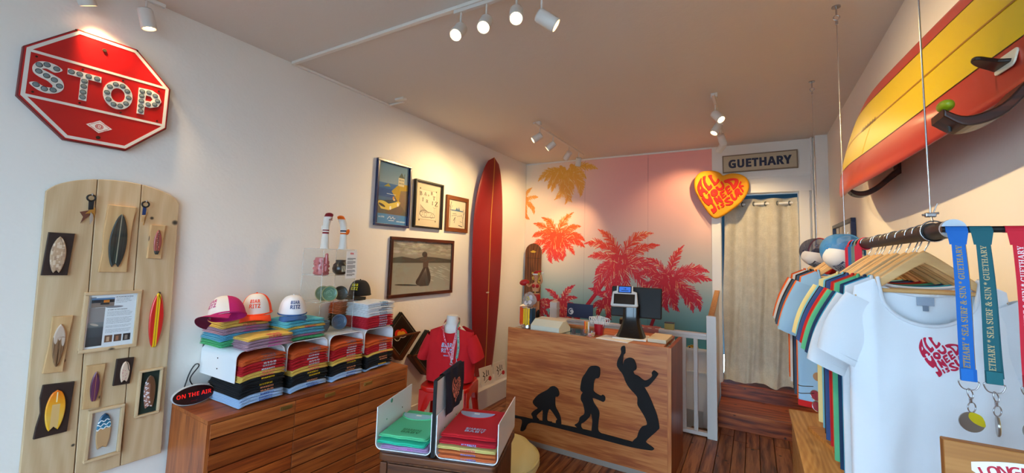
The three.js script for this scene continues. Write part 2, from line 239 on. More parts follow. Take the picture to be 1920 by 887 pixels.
// little surfboards for the pine display board: outline from (half width, position along) with the tail cut out
function boardOutline(L, W, { fish = 0, nose = 0.42, tail = 0.35, wide = 0.5, tw = 0.35 } = {}) {
  const n = 18, right = [];
  for (let i = 0; i <= n; i++) { const q = i / n; let f = q < wide ? Math.pow(Math.sin(Math.PI / 2 * (q / wide)), nose * 1.5) : tw + (1 - tw) * Math.pow(Math.cos(Math.PI / 2 * ((q - wide) / (1 - wide))), tail * 2); right.push([f * W / 2, L / 2 - q * L]); }
  right[0][0] = 0.0008;
  const left = right.slice().reverse().map(([x, y]) => [-x, y]);
  if (fish) left.unshift([0, -L / 2 + fish]);
  return [...right, ...left];
}
function boardUV(g, L, W) { const p = g.attributes.position, u = new Float32Array(p.count * 2); for (let i = 0; i < p.count; i++) { u[2 * i] = p.getX(i) / W + 0.5; u[2 * i + 1] = p.getY(i) / L + 0.5; } g.setAttribute('uv', new THREE.BufferAttribute(u, 2)); return g; }
const flipX = (t) => t;
{ // pine display board
  const t = leftThing('display_board', 'arched pale pine plank board on the wall carrying small surfboard plaques', 'display board', 0, 0);
  const arc = (u) => 1.845 + 0.131 * Math.sqrt(Math.max(0, 1 - ((u - 0.852) / 0.272) ** 2)) ** 0.9;
  const strip = (a0, a1, b0, b1) => { // top edge follows the arch; plank edges lean slightly
    const top = Array.from({ length: 13 }, (_, i) => { const u = a0 + (a1 - a0) * i / 12; return [u, arc(u)]; });
    return boxUV(extrude([[b0, 0.5], [b1, 0.5], ...top.reverse()], 0.024, { bevel: 0.002 }), 'y', [R() * 3, R() * 3]);
  };
  const us = [[0.589, 0.7565, 0.620, 0.796], [0.7605, 0.9335, 0.800, 0.9695], [0.9375, 1.112, 0.9735, 1.143]];
  us.forEach((s) => part('plank', mv(strip(...s), 0, 0, 0.012), M.pineLight, t));
  for (const [x, y] of [[0.85, 1.7], [0.87, 0.75]]) part('batten', mv(rbox(0.45, 0.05, 0.011), x, y, 0.0065), M.pine, t);
}
const D0 = 0.036;   // front face of the pine board
const darkWood = std(0x2a1812, 0.6), paleWood = wood(T.pine, 0.6, 0xfff0d8);
function plaque(name, label, pts, mat, along = 'y') { const c = pts.reduce((a, p) => [a[0] + p[0] / pts.length, a[1] + p[1] / pts.length], [0, 0]); const t = leftThing(name, label, 'plaque', c[0], c[1], 'plaques on the pine display board'); part('backing', mv(boxUV(extrude(pts.map((p) => [p[0] - c[0], p[1] - c[1]]), 0.016, { bevel: 0.0015 }), along, [R(), R()]), 0, 0, D0), mat, t); t.c = c; return t; }
function mini(t, u, v, L, W, mat, o = {}, lean = 0, z = D0 + 0.016, thick = 0.012) { const g = boardUV(extrude(shapeOf(boardOutline(L, W, o)), thick, { bevel: thick * 0.38, seg: 3 }), L, W); g.rotateZ(lean); return part('small_surfboard', mv(g, u - t.c[0], v - t.c[1], z), mat, t); }
const strip1 = (f) => new THREE.MeshPhysicalMaterial({ map: canvas(64, 256, (c, w, h) => f(c, w, h)), roughness: 0.35, clearcoat: 0.5 });
{
  let t = plaque('surfboard_plaque', 'dark plaque with a bare pale wooden fish surfboard, high on the board', [[0.61, 1.692], [0.697, 1.69], [0.688, 1.49], [0.603, 1.492]], darkWood);
  mini(t, 0.647, 1.588, 0.17, 0.053, strip1((c, w, h) => { c.fillStyle = '#b89878'; c.fillRect(0, 0, w, h); for (let i = 0; i < 60; i++) { c.fillStyle = ['#c9ad90', '#a5846a', '#d6c0a6'][i % 3]; c.fillRect(R() * w, R() * h, 3 + R() * 9, 6 + R() * 30); } }), { fish: 0.012 }, 0.0);
  t = plaque('surfboard_plaque', 'large pale pine plaque with a black striped fish surfboard', [[0.806, 1.846], [0.918, 1.843], [0.91, 1.76], [0.905, 1.62], [0.907, 1.5], [0.797, 1.503], [0.804, 1.6], [0.8, 1.7]], paleWood);
  mini(t, 0.857, 1.665, 0.275, 0.07, strip1((c, w, h) => { c.fillStyle = '#1f2a2a'; c.fillRect(0, 0, w, h); for (let i = 0; i < 40; i++) { c.fillStyle = i % 2 ? '#28383a' : '#161d1e'; c.fillRect(R() * w, 0, 1.5, h); } c.fillStyle = '#a8a48c'; c.fillRect(w / 2 - 1.5, 0, 3, h); }), { fish: 0.02, wide: 0.55 }, -0.02);
  t = plaque('surfboard_plaque', 'small upright pale plaque with a reddish flowered surfboard', [[0.989, 1.757], [1.053, 1.756], [1.047, 1.572], [0.986, 1.574]], paleWood);
  mini(t, 1.022, 1.663, 0.135, 0.034, strip1((c, w, h) => { c.fillStyle = '#9c4a44'; c.fillRect(0, 0, w, h); c.fillStyle = '#d9b9a0'; for (let i = 0; i < 9; i++) { c.beginPath(); c.arc(w * (0.3 + 0.4 * R()), h * (0.1 + i * 0.085), 4, 0, 7); c.fill(); } c.fillStyle = '#273033'; c.fillRect(w / 2 - 2, 0, 4, h); c.fillRect(0, h * 0.86, w, h * 0.14); }), {}, 0);
  t = plaque('surfboard_plaque', 'tall narrow pale plaque with a brown and cream dripping surfboard', [[0.657, 1.298], [0.725, 1.296], [0.716, 1.16], [0.711, 1.035], [0.646, 1.04], [0.656, 1.17]], paleWood);
  mini(t, 0.685, 1.163, 0.196, 0.042, strip1((c, w, h) => { c.fillStyle = '#7c5a3c'; c.fillRect(0, 0, w, h); for (let i = 0; i < 14; i++) { c.fillStyle = i % 2 ? '#8e6a48' : '#664628'; c.fillRect(R() * w, 0, 3, h); } c.fillStyle = '#c3ae9c'; c.fillRect(0, 0, w, h * 0.3); c.beginPath(); c.ellipse(w * 0.2, h * 0.3, 10, 40, 0, 0, 7); c.ellipse(w * 0.8, h * 0.32, 10, 52, 0, 0, 7); c.ellipse(w * 0.5, h * 0.28, 9, 26, 0, 0, 7); c.fill(); }), { wide: 0.38, tw: 0.1 }, 0);
  t = plaque('surfboard_plaque', 'dark live-edge plaque with a bright orange and yellow fish surfboard', [[0.653, 0.987], [0.757, 0.979], [0.753, 0.85], [0.75, 0.75], [0.643, 0.75], [0.646, 0.8], [0.655, 0.86], [0.648, 0.93]], darkWood);
  mini(t, 0.7, 0.865, 0.182, 0.066, strip1((c, w, h) => { const g = c.createLinearGradient(0, 0, 0, h); g.addColorStop(0, '#e8740c'); g.addColorStop(0.3, '#f0a01c'); g.addColorStop(0.7, '#e8b84c'); g.addColorStop(1, '#eab01c'); c.fillStyle = g; c.fillRect(0, 0, w, h); c.fillStyle = '#d8b070'; c.fillRect(w * 0.3, h * 0.35, w * 0.4, h * 0.6); c.fillStyle = '#f4e2b0'; c.fillRect(w / 2 - 2, h * 0.05, 4, h * 0.25); }), { fish: 0.016, wide: 0.5, tw: 0.45, nose: 0.3 }, 0);
  t = plaque('surfboard_plaque', 'pale plaque with a slim purple surfboard beside a small dark plaque', [[0.795, 1.044], [0.864, 1.042], [0.857, 0.93], [0.856, 0.83], [0.796, 0.836]], paleWood);
  mini(t, 0.83, 0.94, 0.143, 0.034, strip1((c, w, h) => { c.fillStyle = '#5c2a4c'; c.fillRect(0, 0, w, h); for (let i = 0; i < 10; i++) { c.fillStyle = i % 2 ? '#70365c' : '#4a1f3c'; c.fillRect(R() * w, 0, 4, h); } c.fillStyle = '#b07848'; c.fillRect(w / 2 - 2, 0, 4, h); }), {}, 0);
  t = plaque('surfboard_plaque', 'little dark plaque with a pink flowered cream fish surfboard', [[0.907, 1.055], [0.976, 1.052], [0.968, 0.919], [0.902, 0.922]], darkWood);
  mini(t, 0.941, 0.987, 0.104, 0.037, strip1((c, w, h) => { c.fillStyle = '#d8bda4'; c.fillRect(0, 0, w, h); c.fillStyle = '#c4707c'; for (let i = 0; i < 10; i++) { c.beginPath(); c.arc(w * (0.2 + 0.5 * R()), h * (0.4 + 0.5 * R()), 4, 0, 7); c.fill(); } c.strokeStyle = '#3d3a34'; c.lineWidth = 5; c.beginPath(); c.moveTo(w * 0.5, 0); c.bezierCurveTo(w * 0.9, h * 0.2, w * 0.6, h * 0.35, w, h * 0.5); c.stroke(); }), { fish: 0.01, tw: 0.55, nose: 0.3 }, 0);
  // framed boards
  const rim = (t, w, h, b, d, mat) => { const g = []; for (const [x, y, a, c] of [[0, h / 2 - b / 2, w, b], [0, -h / 2 + b / 2, w, b], [-w / 2 + b / 2, 0, b, h - 2 * b], [w / 2 - b / 2, 0, b, h - 2 * b]]) g.push(mv(boxUV(rbox(a, c, d, 0.002), a > c ? 'x' : 'y', [R(), R()]), x, y, d / 2)); return part('frame', g, mat, t); };
  t = leftThing('surfboard_plaque', 'light wood frame round a brown surfboard with white wave on dark green', 'plaque', 1.056, 0.853, 'plaques on the pine display board'); t.c = [1.056, 0.853];
  const f1 = new THREE.Group(); f1.position.z = D0; rim(t, 0.104, 0.243, 0.011, 0.022, M.pine).position.z = D0;
  part('backing', mv(rbox(0.088, 0.226, 0.006), 0, 0, D0 + 0.003), std(0x16281f, 0.8), t);
  mini(t, 1.058, 0.855, 0.172, 0.05, strip1((c, w, h) => { c.fillStyle = '#6b452c'; c.fillRect(0, 0, w, h); c.fillStyle = '#9a6a58'; c.fillRect(0, h * 0.25, w * 0.5, h); c.fillStyle = '#e8dfe0'; for (let i = 0; i < 26; i++) { c.beginPath(); c.arc(w * (0.08 + 0.42 * Math.pow(i / 26, 2) + 0.2 * Math.sin(i * 1.3)), h * (0.2 + i * 0.03), 4 + 3 * R(), 0, 7); c.fill(); } }), { fish: 0.01, wide: 0.45, tw: 0.6, nose: 0.3 }, 0.03, D0 + 0.006);
  t = leftThing('surfboard_plaque', 'square light wood frame round a surfboard painted with blue sea and foam', 'plaque', 0.889, 0.698, 'plaques on the pine display board'); t.c = [0.889, 0.698];
  rim(t, 0.136, 0.248, 0.013, 0.024, M.pine).position.z = D0;
  part('backing', mv(rbox(0.112, 0.226, 0.006), 0, 0, D0 + 0.003), std(0xc3c0ba, 0.8), t);
  mini(t, 0.884, 0.708, 0.17, 0.056, strip1((c, w, h) => { c.fillStyle = '#c09a6e'; c.fillRect(0, 0, w, h); const g = c.createLinearGradient(0, 0, 0, h * 0.42); g.addColorStop(0, '#123c5c'); g.addColorStop(1, '#2b86a6'); c.fillStyle = g; c.fillRect(0, 0, w, h * 0.42); c.strokeStyle = '#e6eeee'; c.lineWidth = 6; for (const y of [0.22, 0.33, 0.43]) { c.beginPath(); for (let i = 0; i <= 12; i++) c.lineTo(i / 12 * w, h * y + 7 * Math.sin(i * 1.4 + y * 30) - i); c.stroke(); } }), { fish: 0.01, wide: 0.5, tw: 0.6, nose: 0.3 }, 0, D0 + 0.006);
  // bare red and yellow board
  t = leftThing('miniature_surfboard', 'miniature red surfboard with a yellow stripe fixed upright on the pine planks', 'miniature surfboard', 1.056, 1.237); t.c = [1.056, 1.237];
  mini(t, 1.056, 1.237, 0.294, 0.063, strip1((c, w, h) => { c.fillStyle = '#cf1a12'; c.fillRect(0, 0, w, h); c.fillStyle = '#f0c414'; c.fillRect(w * 0.36, 0, w * 0.28, h); c.fillStyle = '#5a2a10'; c.fillRect(w / 2 - 1, 0, 2, h); }), { wide: 0.5, nose: 0.38, tw: 0.25 }, 0, D0, 0.016);
  // information sheet
  t = leftThing('information_sheet', 'pale wood frame with a printed sheet of text and beach photos', 'framed sheet', 0.868, 1.256);
  rim(t, 0.222, 0.296, 0.016, 0.018, M.pineLight).position.z = D0;
  const sheet = canvas(512, 700, (c, w, h) => {
    c.fillStyle = '#dfe6ea'; c.fillRect(0, 0, w, h); c.fillStyle = '#8d99a0'; c.fillRect(24, 30, 60, h - 60); const g = c.createLinearGradient(0, 250, 0, h - 40); g.addColorStop(0, '#8a8c8e'); g.addColorStop(0.4, '#6f7476'); g.addColorStop(0.45, '#3b444a'); g.addColorStop(1, '#252d34'); c.fillStyle = '#8b8684'; c.fillRect(24, 170, 160, 230); c.fillStyle = g; c.fillRect(24, 360, 160, h - 390);
    c.strokeStyle = '#52606a'; for (let i = 0; i < 24; i++) { c.beginPath(); c.moveTo(24, 400 + i * 11); c.bezierCurveTo(70, 392 + i * 11, 120, 412 + i * 11, 184, 398 + i * 11); c.stroke(); } c.fillStyle = '#b9aa9c'; c.beginPath(); c.ellipse(90, 390, 46, 14, 0.35, 0, 7); c.fill();
    c.fillStyle = '#5c81a8'; c.fillRect(40, 45, 232, 22); c.fillStyle = '#2c3138'; c.fillRect(40, 67, 232, 40); c.fillStyle = '#84766c'; c.fillRect(40, 107, 232, 60); c.fillStyle = '#d07a1c'; c.fillRect(160, 75, 60, 36); c.fillStyle = '#1c1c20'; c.fillRect(130, 108, 90, 26); c.fillStyle = '#7c7f86'; c.beginPath(); c.ellipse(280, 170, 90, 14, 0, 0, 7); c.fill();
    c.fillStyle = '#2a2e34'; c.font = 'bold 17px sans-serif'; c.fillText('LES PLANCHES EN BOIS', 280, 46); c.fillText('LE SURF AU PAYS BASQUE', 210, 215);
    c.font = '13px sans-serif'; c.fillStyle = '#4a535b'; const wds = 'le bois flotté ramassé sur les plages de la côte devient une petite planche de surf peinte à la main pièce unique'.split(' '); let k = 0; for (let y = 240; y < 520; y += 17) { if ([308, 410, 460].some((q) => Math.abs(q - y) < 9)) continue; let l = ''; while (l.length < 42) l += wds[k++ % wds.length] + ' '; c.fillText(l, 208, y, 270); } for (let y = 66; y < 120; y += 17) c.fillText(wds.slice((y % 7), (y % 7) + 5).join(' '), 290, y, 190);
    [['#6b4a34', '#c0a080'], ['#4e3a30', '#9a6a4a'], ['#1c1e22', '#8a8076']].forEach(([a, b], i) => { c.fillStyle = a; c.fillRect(208 + i * 96, 545, 80, 92); c.fillStyle = b; c.fillRect(228 + i * 96, 565, 30, 60); });
  });
  part('sheet', mv(new THREE.PlaneGeometry(0.192, 0.266), 0, 0, D0 + 0.006), new THREE.MeshStandardMaterial({ map: sheet, roughness: 0.7 }), t);
  part('glass', mv(new THREE.PlaneGeometry(0.192, 0.266), 0, 0, D0 + 0.011), M.glass, t);
  part('backing', mv(rbox(0.195, 0.27, 0.005, 0.001), 0, 0, D0 + 0.0025), M.dark, t);
  // two key rings with wooden shark and board tags, on screws
  const key = (u, v, label, tags) => { const q = leftThing('key_ring', label, 'key ring', u, v, undefined); part('screw', [mv(rod([0, 0, D0 - 0.004], [0, 0, D0 + 0.03], 0.003, 8)), mv(rod([0, 0, D0 + 0.028], [0, 0.008, D0 + 0.03], 0.003, 8))], M.steel, q); const tr = new THREE.TorusGeometry(0.015, 0.0042, 8, 24); part('ring', mv(tr, 0, -0.014, D0 + 0.02, 0, 0, 0), M.black, q); for (const [pts, mat, z, n] of tags) part(n, mv(extrude(pts, 0.005, { bevel: 0.001 }), 0, 0, D0 + z), mat, q); };
  key(0.738, 1.884, 'key ring with dark strap and wooden fin shapes hung beside the big pale plaque', [[[[-0.008, -0.026], [0.012, -0.026], [0.012, -0.07], [-0.006, -0.074]], M.dark, 0.016, 'strap'], [[[-0.032, -0.086], [0, -0.075], [0.012, -0.065], [0.02, -0.08], [0.005, -0.1], [-0.01, -0.118], [-0.025, -0.142], [-0.018, -0.11]], std(0x6b3a28, 0.6), 0.004, 'tag'], [[[-0.014, -0.094], [0.01, -0.062], [0.02, -0.06], [0.022, -0.12], [0.014, -0.09]], std(0xb0782c, 0.5), 0.012, 'tag'], [[[0.004, -0.085], [0.014, -0.1], [0.014, -0.125], [0.006, -0.145], [0.002, -0.11]], std(0xa8988c, 0.6), 0.018, 'tag']]);
  key(0.953, 1.878, 'key ring with blue strap and pale wooden tag hung above the reddish plaque', [[[[-0.009, -0.026], [0.006, -0.026], [0.005, -0.07], [-0.01, -0.074]], std(0x1c3568, 0.7), 0.016, 'strap'], [[[-0.012, -0.072], [0.001, -0.074], [0.001, -0.112], [-0.012, -0.11]], paleWood, 0.018, 'tag'], [[[0.002, -0.1], [0.012, -0.05], [0.014, -0.06], [0.006, -0.125], [0.0, -0.128]], std(0xb8894c, 0.5), 0.01, 'tag']]);
}
// ---------- pictures, red surfboard and pipes on the wall ----------
function picture(name, label, category, u0, u1, v0, v1, border, depth, frameMat, tex, extra = {}) {
  const w = u1 - u0, h = v1 - v0, t = leftThing(name, label, category, (u0 + u1) / 2, (v0 + v1) / 2), b = border;
  const bars = [];
  for (const [x, y, a, c] of [[0, h / 2 - b / 2, w, b], [0, -h / 2 + b / 2, w, b], [-w / 2 + b / 2, 0, b, h - 2 * b], [w / 2 - b / 2, 0, b, h - 2 * b]]) bars.push(mv(boxUV(rbox(a, c, depth, 0.003), a > c ? 'x' : 'y', [R(), R()]), x, y, depth / 2 + 0.002));
  part('frame', bars, frameMat, t);
  part('backing', mv(rbox(w - b, h - b, 0.006, 0.001), 0, 0, 0.004), M.dark, t);
  let iw = w - 2 * b, ih = h - 2 * b;
  if (extra.mat) { part('mat', mv(extrude(shapeOf([[-iw / 2, -ih / 2], [iw / 2, -ih / 2], [iw / 2, ih / 2], [-iw / 2, ih / 2]], [[[-iw / 2 + extra.mat, -ih / 2 + extra.mat], [iw / 2 - extra.mat, -ih / 2 + extra.mat], [iw / 2 - extra.mat, ih / 2 - extra.mat], [-iw / 2 + extra.mat, ih / 2 - extra.mat]]]), 0.002), 0, 0, 0.0095), extra.matColor, t); }
  part('print', mv(new THREE.PlaneGeometry(iw, ih), 0, 0, 0.009), new THREE.MeshStandardMaterial({ map: tex, roughness: 0.75 }), t);
  part('glass', mv(new THREE.PlaneGeometry(iw, ih), 0, 0, depth * 0.7), M.glass, t);
  return t;
}
{
  const poster = canvas(512, 768, (c, w, h) => {
    const g = c.createLinearGradient(0, 0, 0, h * 0.35); g.addColorStop(0, '#4d7590'); g.addColorStop(1, '#7d93a0'); c.fillStyle = g; c.fillRect(0, 0, w, h);
    c.fillStyle = '#2d5f95'; c.fillRect(0, h * 0.33, w, h * 0.3); c.fillStyle = '#1f4b86'; c.fillRect(0, h * 0.42, w, h * 0.2); c.fillStyle = '#8b8632'; c.beginPath(); c.moveTo(w * 0.2, h * 0.39); c.lineTo(w * 0.34, h * 0.33); c.lineTo(w * 0.42, h * 0.38); c.fill();
    c.fillStyle = '#a88a1e'; c.beginPath(); c.moveTo(w * 0.45, h * 0.45); c.lineTo(w * 0.6, h * 0.36); c.lineTo(w * 0.72, h * 0.3); c.lineTo(w, h * 0.3); c.lineTo(w, h * 0.75); c.lineTo(w * 0.66, h * 0.6); c.fill(); c.fillStyle = '#6c6350'; c.beginPath(); c.moveTo(w * 0.75, h * 0.42); c.lineTo(w, h * 0.4); c.lineTo(w, h); c.lineTo(w * 0.3, h); c.lineTo(w * 0.7, h * 0.62); c.fill();
    c.fillStyle = '#c4b892'; c.fillRect(w * 0.66, h * 0.2, w * 0.2, h * 0.14); c.fillStyle = '#3a4a44'; c.beginPath(); c.moveTo(w * 0.66, h * 0.2); c.lineTo(w * 0.76, h * 0.11); c.lineTo(w * 0.86, h * 0.2); c.fill(); c.fillRect(w * 0.85, h * 0.12, 12, 60); c.fillStyle = '#47525a'; for (let i = 0; i < 4; i++) for (let j = 0; j < 2; j++) c.fillRect(w * (0.685 + i * 0.044), h * (0.225 + j * 0.055), 10, 20);
    c.fillStyle = '#d9e2e4'; c.fillRect(w * 0.3, h * 0.5, w * 0.3, 5); c.fillStyle = '#55544a'; c.beginPath(); c.moveTo(0, h * 0.58); c.lineTo(w * 0.6, h * 0.56); c.lineTo(w, h * 0.8); c.lineTo(w, h * 0.85); c.lineTo(0, h * 0.85); c.fill(); c.fillStyle = '#39618a'; c.fillRect(0, h * 0.56, w * 0.55, h * 0.06);
    c.fillStyle = '#d0bc54'; c.beginPath(); c.moveTo(w * 0.02, h * 0.66); c.bezierCurveTo(w * 0.1, h * 0.6, w * 0.3, h * 0.64, w * 0.4, h * 0.66); c.lineTo(w * 0.7, h * 0.6); c.lineTo(w * 0.76, h * 0.62); c.lineTo(w * 0.72, h * 0.68); c.lineTo(w * 0.4, h * 0.77); c.lineTo(w * 0.15, h * 0.76); c.closePath(); c.fill(); c.fillStyle = '#1f3f4c'; c.beginPath(); c.moveTo(w * 0.2, h * 0.62); c.lineTo(w * 0.55, h * 0.585); c.lineTo(w * 0.62, h * 0.62); c.lineTo(w * 0.38, h * 0.665); c.fill(); c.fillStyle = '#18191a'; c.beginPath(); c.ellipse(w * 0.17, h * 0.7, 56, 15, 0.32, 0, 7); c.fill(); c.fillStyle = '#e8e4d6'; for (const [x, y] of [[0.44, 0.73], [0.68, 0.66]]) { c.beginPath(); c.ellipse(w * x, h * y, 16, 24, 0, 0, 7); c.fill(); } c.fillStyle = '#c98a28'; c.fillRect(w * 0.5, h * 0.535, 26, 40); c.fillStyle = '#d4b48c'; c.fillRect(w * 0.52, h * 0.57, 30, 26);
    c.fillStyle = '#3c7eb6'; c.fillRect(0, h * 0.835, w, h * 0.165); c.strokeStyle = '#e6eaec'; c.lineWidth = 6; c.beginPath(); c.moveTo(w * 0.36, h * 0.92); c.bezierCurveTo(w * 0.5, h * 0.8, w * 0.42, h * 0.95, w * 0.5, h * 0.9); c.bezierCurveTo(w * 0.6, h * 0.82, w * 0.5, h * 0.95, w * 0.62, h * 0.89); c.moveTo(w * 0.4, h * 0.94); c.lineTo(w * 0.58, h * 0.935); c.stroke(); c.fillStyle = '#dfe8ee'; c.font = 'bold 24px sans-serif'; c.fillText('LA CÔTE', w * 0.08, h * 0.9); c.fillText('PAYS BASQUE', w * 0.66, h * 0.955);
  });
  picture('framed_poster', 'blue framed travel poster of a coast road with a cream open car', 'framed picture', 2.56, 2.985, 1.878, 2.482, 0.022, 0.03, new THREE.MeshPhysicalMaterial({ color: 0x10204e, roughness: 0.25, clearcoat: 0.6 }), poster);
  const ink = canvas(512, 640, (c, w, h) => {
    c.fillStyle = '#cdbfa2'; c.fillRect(0, 0, w, h); c.fillStyle = '#d6cbb2'; c.fillRect(w * 0.17, h * 0.16, w * 0.66, h * 0.66); c.strokeStyle = '#3c352c'; c.lineWidth = 2; c.strokeRect(w * 0.17, h * 0.16, w * 0.66, h * 0.68); c.fillStyle = '#231f1b';
    const L = [['B', 0.22, 0.3, 82, -0.1], ['I', 0.3, 0.43, 74, 0], ['A', 0.38, 0.29, 70, 0.05], ['R', 0.46, 0.45, 66, 0], ['R', 0.64, 0.25, 70, -0.1], ['I', 0.68, 0.48, 74, 0], ['T', 0.73, 0.36, 78, 0], ['Z', 0.83, 0.5, 100, 0.06], ['u', 0.5, 0.29, 44, 0.3]];
    c.textAlign = 'center'; for (const [s, x, y, f, a] of L) { c.save(); c.translate(w * x, h * y); c.rotate(a); c.font = 'bold ' + f + 'px serif'; c.fillText(s, 0, 0); c.restore(); }
    c.strokeStyle = '#403a30'; c.lineWidth = 2; for (let i = 0; i < 16; i++) { c.beginPath(); c.moveTo(w * 0.2, h * (0.5 + i * 0.012)); c.lineTo(w * (0.3 + i * 0.018), h * (0.56 + i * 0.008)); c.stroke(); } c.lineWidth = 7; c.beginPath(); c.moveTo(w * 0.2, h * 0.73); c.bezierCurveTo(w * 0.2, h * 0.6, w * 0.45, h * 0.62, w * 0.5, h * 0.66); c.bezierCurveTo(w * 0.7, h * 0.66, w * 0.82, h * 0.7, w * 0.78, h * 0.77); c.lineTo(w * 0.3, h * 0.79); c.closePath(); c.stroke(); c.lineWidth = 4; for (const [x, y] of [[0.26, 0.71], [0.42, 0.72], [0.66, 0.75]]) { c.beginPath(); c.ellipse(w * x, h * y, 24, 28, 0, 0, 7); c.stroke(); } c.beginPath(); c.moveTo(w * 0.76, h * 0.68); c.lineTo(w * 0.76, h * 0.55); c.lineTo(w * 0.7, h * 0.53); c.moveTo(w * 0.76, h * 0.55); c.lineTo(w * 0.83, h * 0.53); c.stroke();
    c.fillStyle = '#2a241e'; for (const [x, y] of [[0.19, 0.14], [0.82, 0.16], [0.19, 0.86], [0.82, 0.86]]) c.fillRect(w * x - 9, h * y - 10, 18, 20);
  });
  picture('framed_drawing', 'black framed ink drawing with scattered letters reading BIARRITZ above a car', 'framed picture', 3.045, 3.472, 1.897, 2.378, 0.018, 0.035, std(0x0d0b0a, 0.4), ink);
  const sketch = canvas(384, 384, (c, w, h) => { c.fillStyle = '#d9cfb6'; c.fillRect(0, 0, w, h); c.strokeStyle = '#1d2f46'; c.lineCap = 'round'; const l = (lw, ...p) => { c.lineWidth = lw; c.beginPath(); p.forEach(([x, y], i) => i ? c.lineTo(w * x, h * y) : c.moveTo(w * x, h * y)); c.stroke(); }; l(9, [0.1, 0.95], [0.12, 0.6], [0.1, 0.3], [0.16, 0.08]); l(6, [0.1, 0.3], [0.02, 0.12]); l(5, [0.12, 0.38], [0.22, 0.2]); l(7, [0.9, 0.92], [0.86, 0.7], [0.9, 0.5], [0.86, 0.3]); l(5, [0.9, 0.5], [0.98, 0.38]); l(5, [0.86, 0.62], [0.76, 0.5]); c.fillStyle = '#4a6f92'; c.fillRect(w * 0.15, h * 0.35, w * 0.7, 16); c.beginPath(); c.moveTo(w * 0.4, h * 0.36); c.lineTo(w * 0.48, h * 0.25); c.lineTo(w * 0.56, h * 0.34); c.lineTo(w * 0.6, h * 0.22); c.lineTo(w * 0.68, h * 0.36); c.fill(); l(8, [0.3, 0.75], [0.4, 0.62], [0.36, 0.82]); l(5, [0.25, 0.5], [0.45, 0.47]); l(4, [0.5, 0.58], [0.75, 0.54]); l(10, [0.62, 0.9], [0.84, 0.93]); l(4, [0.2, 0.58], [0.5, 0.52]); l(5, [0.7, 0.75], [0.82, 0.78]); });
  picture('framed_sketch', 'small wood framed blue brush sketch of trees by the sea', 'framed picture', 3.55, 3.95, 1.892, 2.292, 0.045, 0.022, wood(T.oak, 0.5, 0x9a6a3a), sketch);
  const hula = canvas(768, 512, (c, w, h) => {
    const g = c.createLinearGradient(0, 0, 0, h); g.addColorStop(0, '#6d6a60'); g.addColorStop(0.28, '#8d897c'); g.addColorStop(0.4, '#6a6c64'); g.addColorStop(0.42, '#85877c'); g.addColorStop(1, '#a39f90'); c.fillStyle = g; c.fillRect(0, 0, w, h);
    const r = rng(5); for (let i = 0; i < 90; i++) { c.fillStyle = `rgba(${190 + 30 * r()},${186 + 30 * r()},${170 + 30 * r()},${0.1 + 0.15 * r()})`; c.beginPath(); c.ellipse(w * r(), h * 0.26 * r(), 20 + 50 * r(), 5 + 12 * r(), 0, 0, 7); c.fill(); }
    c.fillStyle = '#3c4038'; c.beginPath(); c.moveTo(0, h * 0.42); c.lineTo(0, h * 0.33); c.lineTo(w * 0.15, h * 0.3); c.lineTo(w * 0.35, h * 0.34); c.lineTo(w * 0.5, h * 0.29); c.lineTo(w * 0.72, h * 0.31); c.lineTo(w, h * 0.35); c.lineTo(w, h * 0.42); c.fill(); c.fillStyle = 'rgba(200,198,186,.5)'; for (let i = 0; i < 30; i++) { c.beginPath(); c.ellipse(w * (0.6 + 0.4 * r()), h * (0.48 + 0.3 * r()), 20 + 40 * r(), 3, 0.3, 0, 7); c.fill(); }
    c.fillStyle = 'rgba(40,40,34,.9)'; c.beginPath(); c.ellipse(w * 0.24, h * 0.84, 140, 8, 0.07, 0, 7); c.fill(); c.fillStyle = '#332d26'; c.beginPath(); c.moveTo(w * 0.5, h * 0.5); c.lineTo(w * 0.58, h * 0.5); c.bezierCurveTo(w * 0.63, h * 0.65, w * 0.66, h * 0.75, w * 0.6, h * 0.88); c.lineTo(w * 0.46, h * 0.88); c.bezierCurveTo(w * 0.37, h * 0.84, w * 0.36, h * 0.8, w * 0.42, h * 0.7); c.closePath(); c.fill(); c.fillStyle = '#4c3f34'; c.fillRect(w * 0.49, h * 0.36, w * 0.09, h * 0.15); c.beginPath(); c.ellipse(w * 0.52, h * 0.29, 28, 36, 0, 0, 7); c.fill(); c.fillStyle = '#2b241e'; c.beginPath(); c.ellipse(w * 0.51, h * 0.25, 34, 28, 0, 0, 7); c.fill(); c.strokeStyle = '#54463a'; c.lineWidth = 12; c.beginPath(); c.moveTo(w * 0.5, h * 0.38); c.lineTo(w * 0.44, h * 0.36); c.lineTo(w * 0.48, h * 0.32); c.moveTo(w * 0.57, h * 0.38); c.lineTo(w * 0.7, h * 0.36); c.stroke(); c.strokeStyle = '#7c7468'; c.lineWidth = 1.5; for (let i = 0; i < 16; i++) { c.beginPath(); c.moveTo(w * 0.54, h * 0.52); c.lineTo(w * (0.4 + i * 0.014), h * 0.87); c.stroke(); }
  });
  picture('framed_photograph', 'wide brown framed black-and-white photograph of a dancer on a beach', 'framed picture', 2.77, 3.706, 1.222, 1.791, 0.032, 0.024, wood(T.walnut, 0.4, 0xd09070), hula);
}
